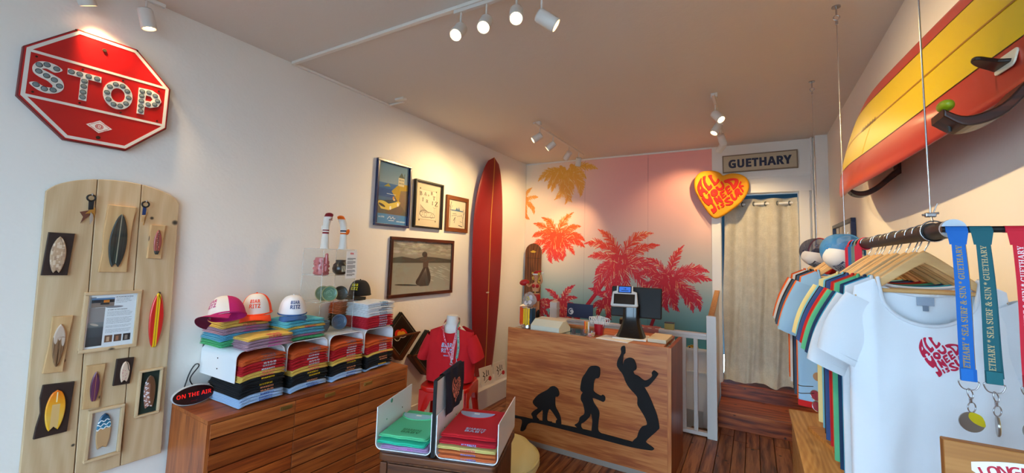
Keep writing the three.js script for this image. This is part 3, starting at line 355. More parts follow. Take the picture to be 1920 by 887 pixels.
{ // tall red surfboard against the wall
  const L = 2.66, W = 0.66, zc = 4.345, H = 1.57;
  const t = leftThing('surfboard', 'tall red longboard with a thin yellow stringer leaning upright against the wall', 'surfboard', zc, 0.21);
  const n = 40, out = [];
  const half = (q) => { const s = q < 0.36 ? Math.pow(Math.sin(Math.PI / 2 * Math.min(1, q / 0.36)), 0.44) : Math.pow(Math.cos(Math.PI / 2 * (q - 0.4) / 0.78), 0.6); return s; };   // q from nose (0) to tail (1)
  const red = new THREE.MeshPhysicalMaterial({ color: 0x8a0509, roughness: 0.5, clearcoat: 0.2, clearcoatRoughness: 0.3 });
  const surf = (sgn) => grid(24, n, (a, b) => { const q = b, w = Math.max(0.002, half(q)) * W / 2, s = Math.sin((a - 0.5) * Math.PI), x = s * w, th = 0.032 * Math.pow(Math.max(0, 1 - s * s), 0.5) * Math.min(1, half(q) * 1.2); const rock = 0.05 * Math.pow(Math.max(0, 0.35 - q) / 0.35, 2); return [x, L * (1 - q), sgn * th + rock]; });
  const back = surf(-1); back.index.array.reverse();
  const g = [surf(1), back]; g.forEach((q) => q.computeVertexNormals());
  const b = part('deck', g.map((q) => mv(q, 0, 0, 0.05)), red, t);
  const str = grid(2, n, (a, q) => { const th = 0.032 * Math.min(1, half(q) * 1.2), rock = 0.05 * Math.pow(Math.max(0, 0.35 - q) / 0.35, 2); return [(a - 0.5) * 0.016, L * (1 - q), th + rock + 0.0515]; });
  part('stringer', str, std(0xc98a3a, 0.4), t);
  part('logo', mv(extrude(circ(1, 20).map(([x, y]) => [0.035 * x, 0.009 * y]), 0.002), -0.02, 0.98, 0.083), std(0xcdbba0, 0.5), t);
}
{ // white pipe along the ceiling corner with a bend
  const t = thing('ceiling_pipe', 'thin white conduit crossing the ceiling and turning along the wall top', 'pipe', [0, 0, 0]);
  part('pipe_run', mv(rbox(3.2, 0.02, 0.026), XL + 1.62, HC - 0.01, -1.725), M.white, t);
  part('pipe_run', mv(rbox(0.022, 0.018, 0.95), XL + 0.014, HC - 0.009, -2.2), M.white, t);
  part('junction', [mv(rbox(0.1, 0.018, 0.05), XL + 0.22, HC - 0.009, -2.6), mv(rbox(0.2, 0.014, 0.018), XL + 0.1, HC - 0.009, -2.66)], M.white, t);
}
// ---------- teak chest, white boxes, folded shirts, caps ----------
const ORD = ['lowest', 'second', 'third', 'fourth', 'fifth', 'sixth', 'seventh', 'eighth', 'ninth', 'tenth', 'eleventh', 'twelfth', 'thirteenth', 'fourteenth', 'fifteenth'];
{
  const t = thing('drawer_chest', 'long teak chest of shallow drawers with brass label holders along the wall', 'chest', [-2.43, 0, -1.16], Math.PI / 2 - 0.036);
  const L = 1.385, D = 0.44, H = 0.757, rows = 9, pitch = 0.0795, cols = [0.014, 0.468, 0.935, L - 0.014];
  part('top', mv(wbox(L, 0.02, D, 'x', 0.002), L / 2, H - 0.01, -D / 2), M.chest, t);
  for (const x of [0.011, L - 0.011]) part('side_panel', mv(wbox(0.022, H - 0.02, D - 0.003, 'y', 0.002), x, (H - 0.02) / 2, -D / 2 - 0.001), M.chest, t);
  part('carcass', mv(rbox(L - 0.05, H - 0.03, D - 0.04, 0.001), L / 2, (H - 0.03) / 2, -D / 2 - 0.005), std(0x120906, 0.9), t);
  const tints = [0xffffff, 0xe8d8c8, 0xffe6cc, 0xd8c4b4].map((c) => wood(T.chest, 0.36, c));
  for (let r = 0; r < rows; r++) for (let c = 0; c < 3; c++) {
    const w = cols[c + 1] - cols[c] - 0.0025, y = H - 0.023 - pitch * r - (pitch - 0.007) / 2;
    const f = part('drawer_front', wbox(w, pitch - 0.007, 0.02, 'x', 0.0025), tints[(r * 3 + c * 2 + (r >> 1)) % 4], t, [(cols[c] + cols[c + 1]) / 2, y, -0.01]);
    if (r === 0) { const hx = [0.17, 0.0, -0.15][c]; part('label_holder', [mv(extrude(rrect(0.074, 0.024, 0.003), 0.003, { bevel: 0.0008 }), hx, 0.012, 0.0095), mv(rbox(0.05, 0.012, 0.002, 0.0005), hx, 0.012, 0.0135)], M.brass, f); }
  }
}
const BOXZ = (k) => -1.31 - 0.298 * k;
function uProfile(w, h, t = 0.004, r = 0.045) { // an upside-down U of bent sheet
  const s = new THREE.Shape(), a = w / 2, b = a - t, q = r - t;
  s.moveTo(-a, -h); s.lineTo(-a, -r); s.absarc(-a + r, -r, r, Math.PI, Math.PI / 2, true); s.lineTo(a - r, 0); s.absarc(a - r, -r, r, Math.PI / 2, 0, true); s.lineTo(a, -h); s.lineTo(b, -h); s.lineTo(b, -r); s.absarc(a - r, -r, q, 0, Math.PI / 2, false); s.lineTo(-a + r, -t); s.absarc(-a + r, -r, q, Math.PI / 2, Math.PI, false); s.lineTo(-b, -h); s.lineTo(-a, -h); return s;
}
const NTH = ['white box by the oval sign', 'white box under the white cap', 'white box under the clear showcase', 'white box by the diamond tray'];
const screwG = (() => { const g = new THREE.CylinderGeometry(0.004, 0.004, 0.003, 10); g.rotateZ(Math.PI / 2); return g; })();
for (let k = 0; k < 4; k++) {
  const t = leftThing('display_box', ['white bent-sheet box on the wall with pink and orange caps piled above', 'white bent-sheet box on the wall under the white and blue cap', 'white bent-sheet box on the wall carrying the clear showcase', 'white bent-sheet box on the wall under the stack of white shirts'][k], 'display box', -BOXZ(k) + 0.1415, 1.066, 'white wall boxes above the teak chest');
  part('shell', mv(new THREE.ExtrudeGeometry(uProfile(0.283, 0.172), { depth: 0.388, bevelEnabled: false, curveSegments: 10 }), 0, 0, 0.004), M.sheet, t);
  part('back_panel', mv(rbox(0.274, 0.164, 0.004, 0.001), 0, -0.087, 0.005), std(0x55565a, 0.6), t);
  for (const y of [-0.06, -0.12]) for (const s of [-1, 1]) part('screw', mv(screwG.clone(), s * 0.142, y, 0.2), M.dark, t);
  part('screw', mv(new THREE.CylinderGeometry(0.006, 0.006, 0.003, 10), 0.03, -0.05, 0.0085, Math.PI / 2), M.blackMatte, t);
}
// a folded shirt: two soft layers, folded edge to the front (+z), width along x, resting on y = 0
function foldedGeo(w, d, t, seed, layers = 2, nz = 10, droop = 0) {
  const gs = [], r = rng(seed), ph = 1.3, tilt = 0;
  for (let l = 0; l < layers; l++) {
    const h = t / layers, ww = w - l * 0.004 - r() * 0.006, dd = d - (layers - 1 - l) * 0.006 * r();
    let g = new THREE.BoxGeometry(ww, h, dd, 12, 4, nz); g.deleteAttribute('uv'); g.deleteAttribute('normal'); g = mergeVertices(g, 1e-5);
    const p = g.attributes.position;
    for (let i = 0; i < p.count; i++) {
      let x = p.getX(i), y = p.getY(i) / (h / 2), z = p.getZ(i); const e = 1 - Math.sqrt(Math.max(0, 1 - y * y * 0.98));
      z -= Math.sign(z) * e * h * 0.8 * (Math.abs(z) > dd * 0.38 ? 1 : 0); x -= Math.sign(x) * e * h * 0.5 * (Math.abs(x) > ww * 0.4 ? 1 : 0);
      const cx = Math.abs(x) / (ww / 2); let yy = y * h / 2 * (1 - 0.25 * Math.pow(cx, 6));
      z += 0.003 * Math.sin(x * 24 + ph + l) + 0.002 * Math.sin(x * 61 + ph * 2);
      yy += 0.0011 * Math.sin(x * 17 + ph + l * 0.5) + 0.0007 * Math.sin(z * 30 + ph) + tilt * x + droop * (1 - (x < 0 ? Math.pow(-x / (w / 2), 2) : 0.3 * Math.pow(x / (w / 2), 2))) + 0.0014;
      p.setXYZ(i, x, yy + h * (l + 0.5), z);
    }
    g.computeVertexNormals(); const u = new Float32Array(p.count * 2); for (let i = 0; i < p.count; i++) { u[2 * i] = p.getX(i) * 1.0; u[2 * i + 1] = p.getZ(i) + p.getY(i); } g.setAttribute('uv', new THREE.BufferAttribute(u, 2)); gs.push(g);
  }
  return merge(gs);
}
const FOLD = [1, 2, 3, 4].map((s) => foldedGeo(0.256, 0.34, 0.0136, s * 13, 2, 10, 0.015)), FOLDS = [5, 6, 7].map((s) => foldedGeo(0.27, 0.24, 0.0142, s * 11, 2, 10, 0.008)), FOLDF = [8, 9].map((s) => foldedGeo(0.27, 0.165, 0.0142, s * 11, 2, 8, 0.008)), FOLDB = [10, 12].map((s) => foldedGeo(0.25, 0.145, 0.0142, s * 11, 2, 8, 0.004));
// printed lettering that wraps over the front fold; alpha comes from drawn letters
const printMask = (lines, font = 'bold 74px sans-serif', w = 256, h = 96) => canvas(w, h, (c) => { c.fillStyle = '#000'; c.fillRect(0, 0, w, h); c.fillStyle = '#fff'; c.textAlign = 'center'; c.font = font; lines.forEach((l, i) => { c.save(); c.translate(w / 2, h * (i + 0.84) / lines.length); const m = c.measureText(l).width; c.scale((w - 12) / m, 1 / lines.length * 1.25); c.fillText(l, 0, 0); c.restore(); }); }, false);
const PM = [printMask(['BIAR', 'RITZ'], 'bold 84px sans-serif'), printMask(['BIARRITZ']), printMask(['BIARRITZ', 'SURF', 'BIARRITZ'])], printMats = new Map();
function ink(hex, k) { const q = hex + '_' + k; if (!printMats.has(q)) printMats.set(q, new THREE.MeshStandardMaterial({ color: hex, alphaMap: PM[k], transparent: true, roughness: 0.7 })); return printMats.get(q); }
function wrapPrint(w, t, d, over = 0.02) { return grid(8, 8, (u, v) => { const x = (u - 0.5) * w, a = Math.PI * 0.5 * (1 - v) * 2 - Math.PI / 2; // v 0 at the bottom of the fold, 1 on top
  const q = v < 0.72 ? v / 0.72 : 1, ang = -0.9 + q * (0.9 + Math.PI / 2), ox = v < 0.72 ? 0 : (v - 0.72) / 0.28 * over; return [x, t / 2 + (t / 2 + 0.0022) * Math.sin(ang), d / 2 - t * 0.35 + (t * 0.35 + 0.0032) * Math.cos(ang) - ox]; }); }
const PRINTG_TOP = wrapPrint(0.082, 0.0158, 0.34, 0.03), PRINTS_TOP = wrapPrint(0.085, 0.0165, 0.24, 0.035);
const frontPrint = (w, t, d) => grid(8, 6, (u, v) => { const x = (u - 0.5) * w, a = (-62 + 124 * v) * D2R; return [x, t / 2 + t * 0.47 * Math.sin(a), d / 2 - t * 0.5 + t * 0.5 * Math.cos(a) + 0.0055]; });
const PRINTG = frontPrint(0.082, 0.0136, 0.34), PRINTS = frontPrint(0.085, 0.0142, 0.24);
const shirtColor = { orange: [0xd4581c, 0x6f6a72], red: [0xc0101c, 0xc8d2e0], yellow: [0xe4bd58, 0xe0485a], black: [0x0d0e15, 0xe8c018], blacks: [0x0d0e15, 0xe0906a], pale: [0xa9c6e8, 0x2a58b0], lilac: [0xb08c9c, 0xc84a98], aqua: [0x5cb8c8, 0x3d9bb0], sky: [0x58a8c8, 0x4898b8], green: [0x4cb67c, 0x1f8a50], white: [0xe4e8ee, 0x5c9cc4], redb: [0xc2142c, 0x8fb4d8], rust: [0xc85a26, 0xd83a1c], coal: [0x101014, 0x202024] };
const colorName = { orange: 'orange', red: 'red', yellow: 'yellow', black: 'black', blacks: 'black', pale: 'pale blue', lilac: 'lilac', aqua: 'aqua', sky: 'sky blue', green: 'green', white: 'white', redb: 'red', rust: 'rust orange', coal: 'black' };
// col: colours from the bottom up; returns the height reached
function stack(u, y, front, list, where, group, { small = false, name = 'folded_shirt', ramp = 0, t = small ? 0.0178 : 0.0172, jitter = 0.012, seed = 1, print = true, deep = 0.24 } = {}) {
  const r = rng(seed * 31 + 3), geos = !small ? FOLD : deep === 0.24 ? FOLDS : deep === 0.165 ? FOLDF : FOLDB, d = small ? deep : 0.34;
  list.forEach((c, i) => {
    const k = Math.floor(r() * geos.length), pos = [front - d / 2 + (r() - 0.5) * jitter, y, -u + (r() - 0.5) * jitter];
    const ord = i === list.length - 1 ? 'topmost' : ORD[i];
    const lab = `${colorName[c]} folded shirt, ${ord}${ord === 'topmost' || ord === 'lowest' ? '' : ' up'} in the ${where}`;
    const o = thing(name, lab, 'folded shirt', pos, Math.PI / 2 + (r() - 0.5) * (small ? 0.05 : 0.02), group);
    part('cloth', geos[k], cloth(shirtColor[c][0]), o);
    if (print) part('print', i === list.length - 1 ? (small ? PRINTS_TOP : PRINTG_TOP) : small ? PRINTS : PRINTG, ink(shirtColor[c][1], c === 'pale' || c === 'lilac' ? 1 : (i + (c === 'white' || c === 'redb' ? 0 : 0)) % 3), o, [0.018 + (r() - 0.5) * 0.01, small ? 0.008 : 0.015, 0.0005 - (small ? (0.24 - deep) / 2 : 0)]);
    y += t;
  });
  return y;
}
for (let k = 0; k < 4; k++) {
  const u = -BOXZ(k) + 0.1415, L = [['pale', 'pale', 'pale', 'blacks', 'blacks', 'black', 'coal', 'black', 'yellow', 'yellow', 'red', 'red', 'red', 'orange', 'orange'], ['pale', 'pale', 'blacks', 'coal', 'black', 'black', 'yellow', 'yellow', 'red', 'red', 'red', 'red', 'orange', 'orange'], ['pale', 'pale', 'blacks', 'blacks', 'coal', 'black', 'yellow', 'yellow', 'red', 'red', 'red', 'red', 'orange', 'orange'], ['pale', 'black', 'coal', 'blacks', 'blacks', 'coal', 'yellow', 'red', 'red', 'red', 'orange', 'orange']][k];
  stack(u, 0.758, [-2.462, -2.468, -2.474, -2.48][k], L, NTH[k], 'shirts stacked inside the white boxes', { seed: k + 2 });
}
{ // loose piles on the boxes
  const G = 'shirts piled on top of the white boxes', topY = 1.067;
  stack(1.43, topY, -2.64, ['green', 'green', 'sky', 'sky', 'lilac', 'lilac', 'yellow', 'yellow'], 'pile under the pink and orange caps', G, { small: true, seed: 21, jitter: 0.016 });
  stack(1.475, topY, -2.45, ['lilac', 'lilac', 'lilac', 'yellow'], 'short pile in front of the magenta cap', G, { small: true, seed: 22, jitter: 0.014, deep: 0.165 });
  stack(1.725, topY, -2.5, ['green', 'lilac', 'sky', 'sky', 'yellow', 'aqua', 'aqua'], 'pile under the white and blue cap', G, { small: true, seed: 23, jitter: 0.016 });
  stack(2.335, topY, -2.485, ['redb', 'redb', 'redb', 'redb', 'redb', 'white', 'white', 'white', 'white', 'white', 'white'], 'tall red and white stack', G, { small: true, seed: 24, t: 0.0172, jitter: 0.012 });
  stack(2.29, topY, -2.742, ['coal', 'coal', 'coal', 'coal', 'coal', 'rust', 'rust', 'rust', 'rust', 'rust', 'rust'], 'stack under the black cap', G, { small: true, seed: 25, deep: 0.145, jitter: 0.008 });
}
// trucker cap: +z is the brim
function makeCap(name, label, pos, rot, c, group) {
  const t = thing(name, label, 'cap', pos, 0, group); t.rotation.order = 'YXZ'; t.rotation.set(rot[0], rot[1], rot[2]);
  const crown = (a0, a1, n, k = 1) => grid(n, 10, (u, v) => { const a = a0 + (a1 - a0) * u, e = v * Math.PI / 2, f = Math.cos(a), rad = Math.pow(Math.cos(e), 0.72), rx = 0.083 * k, rz = (f > 0 ? 0.098 : 0.096) * k, hh = 0.122 * k + 0.008 * Math.max(0, f) * Math.sin(2 * e); return [rx * Math.sin(a) * rad, hh * Math.sin(e), rz * f * rad]; });
  const dbl = (col, o = {}) => std(col, 0.85, { side: THREE.DoubleSide, bumpMap: weaveBump, bumpScale: 0.0006, ...o });
  part('front_panel', crown(-1.12, 1.12, 18), dbl(c.front), t);
  part('mesh_back', crown(1.12, 2 * Math.PI - 1.12, 28), c.mesh ? std(c.back, 0.8, { side: THREE.DoubleSide, alphaMap: MESHA, transparent: true }) : dbl(c.back), t);
  part('sweatband', [mv(tube(Array.from({ length: 24 }, (_, i) => { const a = i / 24 * Math.PI * 2, f = Math.cos(a); return [0.083 * Math.sin(a), 0.006, (f > 0 ? 0.098 : 0.096) * f]; }), 0.0045, 48, 6, true))], dbl(c.brim), t);
  const brimTop = (o) => grid(20, 8, (u, v) => { const a = -1.2 + 2.4 * u, ext = 0.072 * Math.pow(Math.cos(a * 1.2), 0.5) * v, x = 0.083 * Math.sin(a), z = 0.098 * Math.cos(a) + ext; return [x * (1 + 0.12 * v), o + 0.004 - 0.012 * v * v - 9 * x * x * (0.35 + 0.65 * v) * 0.55, z]; });
  const under = brimTop(-0.004); under.index.array.reverse(); under.computeVertexNormals();
  part('brim', brimTop(0), dbl(c.brim), t); part('brim_underside', under, dbl(c.under ?? c.brim), t);
  part('button', mv(new THREE.SphereGeometry(0.006, 10, 8), 0, 0.123, 0), dbl(c.back), t);
  const pr = grid(10, 6, (u, v) => { const a = -0.42 + 0.84 * u, e = (0.32 + 0.5 * v) * 1.02, rad = Math.pow(Math.cos(e), 0.72); return [0.0845 * Math.sin(a) * rad, (0.122 + 0.008 * Math.cos(a) * Math.sin(2 * e)) * Math.sin(e) + 0.001, 0.1 * Math.cos(a) * rad]; });
  part('print', pr, ink(c.ink, c.k ?? 0), t);
  return t;
}
const MESHA = grey((u, v, x, y) => ((x % 8) < 3 || (y % 8) < 3) ? 1 : 0.22, 256, 256); MESHA.repeat.set(2, 1);
makeCap('trucker_cap', 'magenta and white trucker cap lying tilted on the folded shirts', [-2.61, 1.247, -1.3], [-0.15, 0.15, 0.42], { front: 0xe6ddd4, back: 0xc0156c, brim: 0xc0156c, under: 0x70103c, ink: 0xb83078 }, 'caps on the white boxes');
makeCap('trucker_cap', 'neon orange and white trucker cap lying on the yellow folded shirts', [-2.68, 1.244, -1.5], [0.05, 0.95, 0.04], { front: 0xe9e2da, back: 0xff4a08, brim: 0xff4a08, ink: 0xf0480c }, 'caps on the white boxes');
makeCap('trucker_cap', 'white trucker cap with blue brim and blue lettering on aqua shirts', [-2.64, 1.222, -1.71], [0.04, 1.15, 0], { front: 0xe6e6ea, back: 0xdfe3ea, brim: 0x2c5c9c, ink: 0x1c3c78 }, 'caps on the white boxes');
makeCap('baseball_cap', 'black cap with a yellow patch lying on the rust orange shirts', [-2.77, 1.292, -2.36], [0, 0.35, 0], { front: 0x14151a, back: 0x14151a, brim: 0x0c0c10, ink: 0xe6e020 }, 'caps on the white boxes');
{ // oval sign and its cable
  const t = thing('oval_sign', 'oval lit sign reading ON THE AIR in red standing on the chest', 'sign', [-2.745, 0.812, -1.228], Math.PI / 2 - 0.05); t.rotation.order = 'YXZ'; t.rotation.x = -0.12;
  const el = (a, b) => circ(1, 40).map(([x, y]) => [a * x, b * y]);
  part('rim', extrude(el(0.103, 0.054), 0.022, { bevel: 0.004, seg: 3 }), std(0xb9bcc0, 0.35), t, [0, 0, -0.024]);
  const tex = canvas(512, 256, (c, w, h) => { c.fillStyle = '#1c0608'; c.fillRect(0, 0, w, h); c.fillStyle = '#ff2018'; c.font = 'bold 78px sans-serif'; c.textAlign = 'center'; c.fillText('ON THE AIR', w / 2, h / 2 + 20, w - 60); c.fillStyle = '#5a1412'; c.fillRect(w / 2 - 40, h * 0.8, 80, 6); });
  const fg = extrude(el(0.1, 0.049), 0.004); { const p = fg.attributes.position, u = fg.attributes.uv; for (let i = 0; i < p.count; i++) u.setXY(i, p.getX(i) / 0.2 + 0.5, p.getY(i) / 0.1 + 0.5); }
  part('lit_face', fg, new THREE.MeshStandardMaterial({ map: tex, roughness: 0.25, emissive: 0xffffff, emissiveMap: tex, emissiveIntensity: 0.35 }), t, [0, 0, -0.003]);
  single('power_cable', tube([[-2.8, 0.765, -1.2], [-2.86, 0.80, -1.22], [-2.875, 0.9, -1.25], [-2.87, 0.95, -1.275], [-2.86, 0.94, -1.29], [-2.86, 0.87, -1.25], [-2.85, 0.8, -1.3], [-2.83, 0.765, -1.36]], 0.0035, 60, 6), M.black, 'thin black cable looping up the wall behind the oval lit sign', 'cable');
}
{ // clear acrylic showcase with ceramics and two sock legs
  const x0 = -2.8, x1 = -2.575, z0 = -2.14, z1 = -1.865, y0 = 1.068, y1 = 1.655, cx = (x0 + x1) / 2, cz = (z0 + z1) / 2;
  const t = thing('acrylic_showcase', 'tall clear acrylic showcase of ceramics standing on the white boxes', 'showcase', [cx, y0, cz]);
  const ac = new THREE.MeshPhysicalMaterial({ color: 0xf4f8fa, roughness: 0.03, transmission: 1, thickness: 0, ior: 1.49 }), edge = std(0xdfe6ea, 0.25, { transparent: true, opacity: 0.28 });
  const w = x1 - x0, d = z1 - z0, h = y1 - y0;
  for (const [nm, g] of [['side_pane', mv(new THREE.PlaneGeometry(w, h), 0, h / 2, d / 2)], ['side_pane', mv(new THREE.PlaneGeometry(d, h), w / 2, h / 2, 0, 0, Math.PI / 2)], ['side_pane', mv(new THREE.PlaneGeometry(w, h), 0, h / 2, -d / 2)], ['top_pane', mv(new THREE.PlaneGeometry(w, d), 0, h, 0, Math.PI / 2)], ['shelf', mv(new THREE.PlaneGeometry(w, d), 0, 0.4, 0, Math.PI / 2)], ['shelf', mv(new THREE.PlaneGeometry(w, d), 0, 0.215, 0, Math.PI / 2)]]) part(nm, g, ac, t);
  const e = []; for (const sx of [-1, 1]) for (const sz of [-1, 1]) e.push(mv(new THREE.BoxGeometry(0.003, h, 0.003), sx * w / 2, h / 2, sz * d / 2)); for (const y of [0.0015, 0.215, 0.4, h]) { for (const sz of [-1, 1]) e.push(mv(new THREE.BoxGeometry(w, 0.003, 0.003), 0, y, sz * d / 2)); for (const sx of [-1, 1]) e.push(mv(new THREE.BoxGeometry(0.003, 0.003, d), sx * w / 2, y, 0)); }
  part('edges', e, edge, t);
  const sheet = canvas(256, 512, (c, W, H) => { c.fillStyle = '#e8e6e2'; c.fillRect(0, 0, W, H); c.fillStyle = '#c8201c'; c.fillRect(90, 30, 76, 34); c.fillStyle = '#e8e6e2'; c.font = 'bold 26px sans-serif'; c.fillText('surf', 102, 56); c.fillStyle = '#44464c'; let y = 130; [3, 4, 5, 4, 3].forEach((n) => { for (let i = 0; i < n; i++) { c.fillRect(24, y, 190 + (i === n - 1 ? -50 : 18 * R()), 8); y += 15; } y += 14; }); });
  single('paper_notice', mv(new THREE.BoxGeometry(0.094, 0.2, 0.001), 0, 0, 0), [0, 0, 0, 0, new THREE.MeshStandardMaterial({ map: sheet, roughness: 0.7 }), 0].map((m) => m || M.paper), 'long printed paper notice with a red heading on the clear showcase', 'notice', undefined, [x1 + 0.003, 1.545, -2.1], [0, Math.PI / 2, 0]);
  const ceram = (c, r = 0.35) => new THREE.MeshPhysicalMaterial({ color: c, roughness: r, clearcoat: 0.5 });
  const inside = 'ceramics inside the clear showcase';
  const lathe = (pts, n = 32) => new THREE.LatheGeometry(pts.map((p) => V2(p[0], p[1])), n);
  { // pink bumpy tiki vase
    const v = thing('ceramic_vase', 'pink mask-like ceramic vase with raised bumps in the clear showcase', 'vase', [-2.68, 1.469, -1.93], 0.6, inside);
    part('body', lathe([[0, 0], [0.042, 0], [0.046, 0.01], [0.047, 0.06], [0.044, 0.12], [0.042, 0.125], [0.038, 0.12], [0.036, 0.02], [0, 0.015]]), ceram(0xc86a6c), v);
    const bumps = []; for (let i = 0; i < 26; i++) { const a = i * 2.4, y = 0.012 + (i / 26) * 0.1; bumps.push(mv(new THREE.SphereGeometry(0.0105, 8, 6), 0.046 * Math.cos(a), y, 0.046 * Math.sin(a))); } part('relief', bumps, ceram(0xc46468), v);
    const nose = new THREE.CapsuleGeometry(0.011, 0.11, 4, 10); part('ridge', mv(nose, 0.04, 0.09, 0.02), ceram(0xcc7072), v);
  }
  { const v = thing('ceramic_pot', 'round black and cream ceramic pot with short neck in the showcase', 'pot', [-2.66, 1.469, -2.075], 0.4, inside);
    part('body', lathe([[0, 0], [0.03, 0], [0.052, 0.02], [0.057, 0.045], [0.05, 0.075], [0.034, 0.09], [0.036, 0.108], [0.032, 0.108], [0.028, 0.09], [0, 0.085]]), ceram(0x2a221c), v);
    const pan = grid(14, 8, (u, q) => { const a = -0.9 + 1.8 * u, y = 0.018 + 0.052 * q, r = 0.0578 - 3.2 * (y - 0.045) ** 2 + 0.0006; return [r * Math.cos(a), y, r * Math.sin(a)]; });
    const ptx = canvas(256, 128, (c, W, H) => { c.fillStyle = '#c8b290'; c.fillRect(0, 0, W, H); c.strokeStyle = '#1d1713'; c.lineWidth = 8; for (let i = 0; i < 5; i++) { c.beginPath(); c.moveTo(20 + i * 48, H); c.bezierCurveTo(40 + i * 48, 20, 80 + i * 40, 90, 30 + i * 52, 10); c.stroke(); } c.fillStyle = '#1d1713'; c.fillRect(0, 0, W, 10); c.fillRect(0, H - 14, W, 14); });
    part('painted_panel', pan, new THREE.MeshStandardMaterial({ map: ptx, roughness: 0.4, side: THREE.DoubleSide }), v); }
  const dish = (r) => lathe([[0, 0], [r * 0.55, 0], [r * 0.95, 0.012], [r, 0.018], [r * 0.97, 0.02], [r * 0.9, 0.015], [r * 0.5, 0.006], [0, 0.006]]);
  const standing = (name, label, x, y, z, r, c1, c2, ry, rim) => { const v = thing(name, label, 'plate', [x, y, z], ry, inside); part('dish', mv(dish(r), 0, r, -0.01, Math.PI / 2 - 0.2), ceram(c1), v); part('glaze_ring', mv(new THREE.TorusGeometry(r * 0.96, 0.0026, 6, 30), 0, r + 0.0005, 0.008, -0.2), ceram(rim ?? c2), v); part('relief', [0, 1, 2].map((i) => mv(new THREE.TorusGeometry(r * (0.25 + 0.18 * i), 0.0022, 5, 20, 3 + i), 0, r, -0.0005, -0.2, 0, i * 1.4)), ceram(c2), v); };
  standing('ceramic_plate', 'pale green ceramic plate stood upright in front in the showcase', -2.63, 1.284, -1.975, 0.053, 0x5c8a72, 0x9cc0a4, 1.1, 0xb4b070);
  standing('ceramic_plate', 'dull green ceramic plate stood half hidden behind the pale one', -2.68, 1.284, -1.955, 0.052, 0x6c8468, 0x8ca088, 1.1, 0x9c9a60);
  standing('ceramic_plate', 'dark bronze-green ceramic plate stood beside the pale green plates', -2.64, 1.284, -2.075, 0.05, 0x2c3530, 0x454f46, 1.1, 0x28302c);
  standing('ceramic_disc', 'slate blue ceramic disc with carved face at the bottom of the showcase', -2.63, 1.075, -2.07, 0.053, 0x3c5878, 0x5a7898, 1.1);
  { const v = thing('ceramic_bowl', 'oval blue-grey ceramic bowl at the bottom of the showcase', 'bowl', [-2.68, 1.071, -1.945], 0, inside); part('body', lathe([[0, 0], [0.055, 0], [0.068, 0.03], [0.07, 0.068], [0.066, 0.068], [0.062, 0.03], [0.05, 0.008], [0, 0.006]]), ceram(0x39546e), v); part('rim', mv(new THREE.TorusGeometry(0.068, 0.003, 6, 32), 0, 0.068, 0, Math.PI / 2), ceram(0x5c7a92), v); }
  // sock legs: foot in the air
  const sock = (label, pos, turn, c1, c2, heel) => {
    const t2 = thing('sock_display', label, 'sock', pos, turn, undefined);
    const sec = heel ? [[0, 0, 0.034], [0, 0.06, 0.026], [0.0, 0.105, 0.025], [0.002, 0.15, 0.024], [0.006, 0.185, 0.027], [0.016, 0.215, 0.029], [0.03, 0.24, 0.025]] : [[0, 0, 0.031], [0, 0.05, 0.028], [0, 0.1, 0.023], [0.002, 0.15, 0.022], [0.004, 0.19, 0.026], [0.01, 0.222, 0.031], [0.02, 0.245, 0.028]];
    const body = (a, b, col, k = 1, nm) => part(nm, grid(20, 16, (u, v) => { const q = a + (b - a) * v, f = q * (sec.length - 1), i = Math.min(sec.length - 2, Math.floor(f)), s = f - i, [x, y, r] = [0, 1, 2].map((n) => sec[i][n] + (sec[i + 1][n] - sec[i][n]) * s); const rr2 = r * k * (1 + 0.02 * Math.sin(y * 260)); const th = -u * Math.PI * 2; return [x + rr2 * Math.cos(th), y, rr2 * Math.sin(th) * 0.85]; }), std(col, 0.9, { bumpMap: weaveBump, bumpScale: 0.0006, side: THREE.DoubleSide }), t2);
    body(0, 1, 0xe2ded6, 1, 'leg'); body(0.36, 0.4, c1, 1.03, 'stripe'); body(0.43, 0.47, c2, 1.03, 'stripe'); body(0.9, 1, c1, 1.04, 'toe');
    const cap = new THREE.SphereGeometry(sec[6][2] * 1.04, 20, 10, 0, Math.PI * 2, 0, Math.PI / 2); cap.scale(1, 0.55, 0.85); part('toe_cap', mv(cap, sec[6][0], sec[6][1], 0), std(c1, 0.9), t2);
    const h = new THREE.SphereGeometry(0.017, 14, 10); h.scale(0.7, 1.3, 0.9); part('heel', mv(h, -0.03 + (heel ? 0 : 0.008), heel ? 0.13 : 0.15, 0, 0, 0, heel ? 0.3 : 0.1), std(heel ? c1 : 0xe2ded6, 0.9), t2);
    part('lettering', grid(8, 4, (u, v) => { const th = -0.7 + 1.4 * u, y = 0.2 + 0.03 * v, r = 0.031; return [0.01 + r * Math.sin(th) * 0.2 + r * Math.cos(th) , y, -r * Math.sin(th) * 0.9]; }), ink(c1, 1), t2);
  };
  sock('white sock with dark red toe and stripes standing on the showcase', [-2.68, 1.657, -1.945], 0.35, 0x7c0f1c, 0x7c0f1c, false);
  sock('white sock with orange toe and heel standing on the showcase', [-2.68, 1.657, -2.1], -2.62, 0xe86a08, 0x1c2438, true);
}
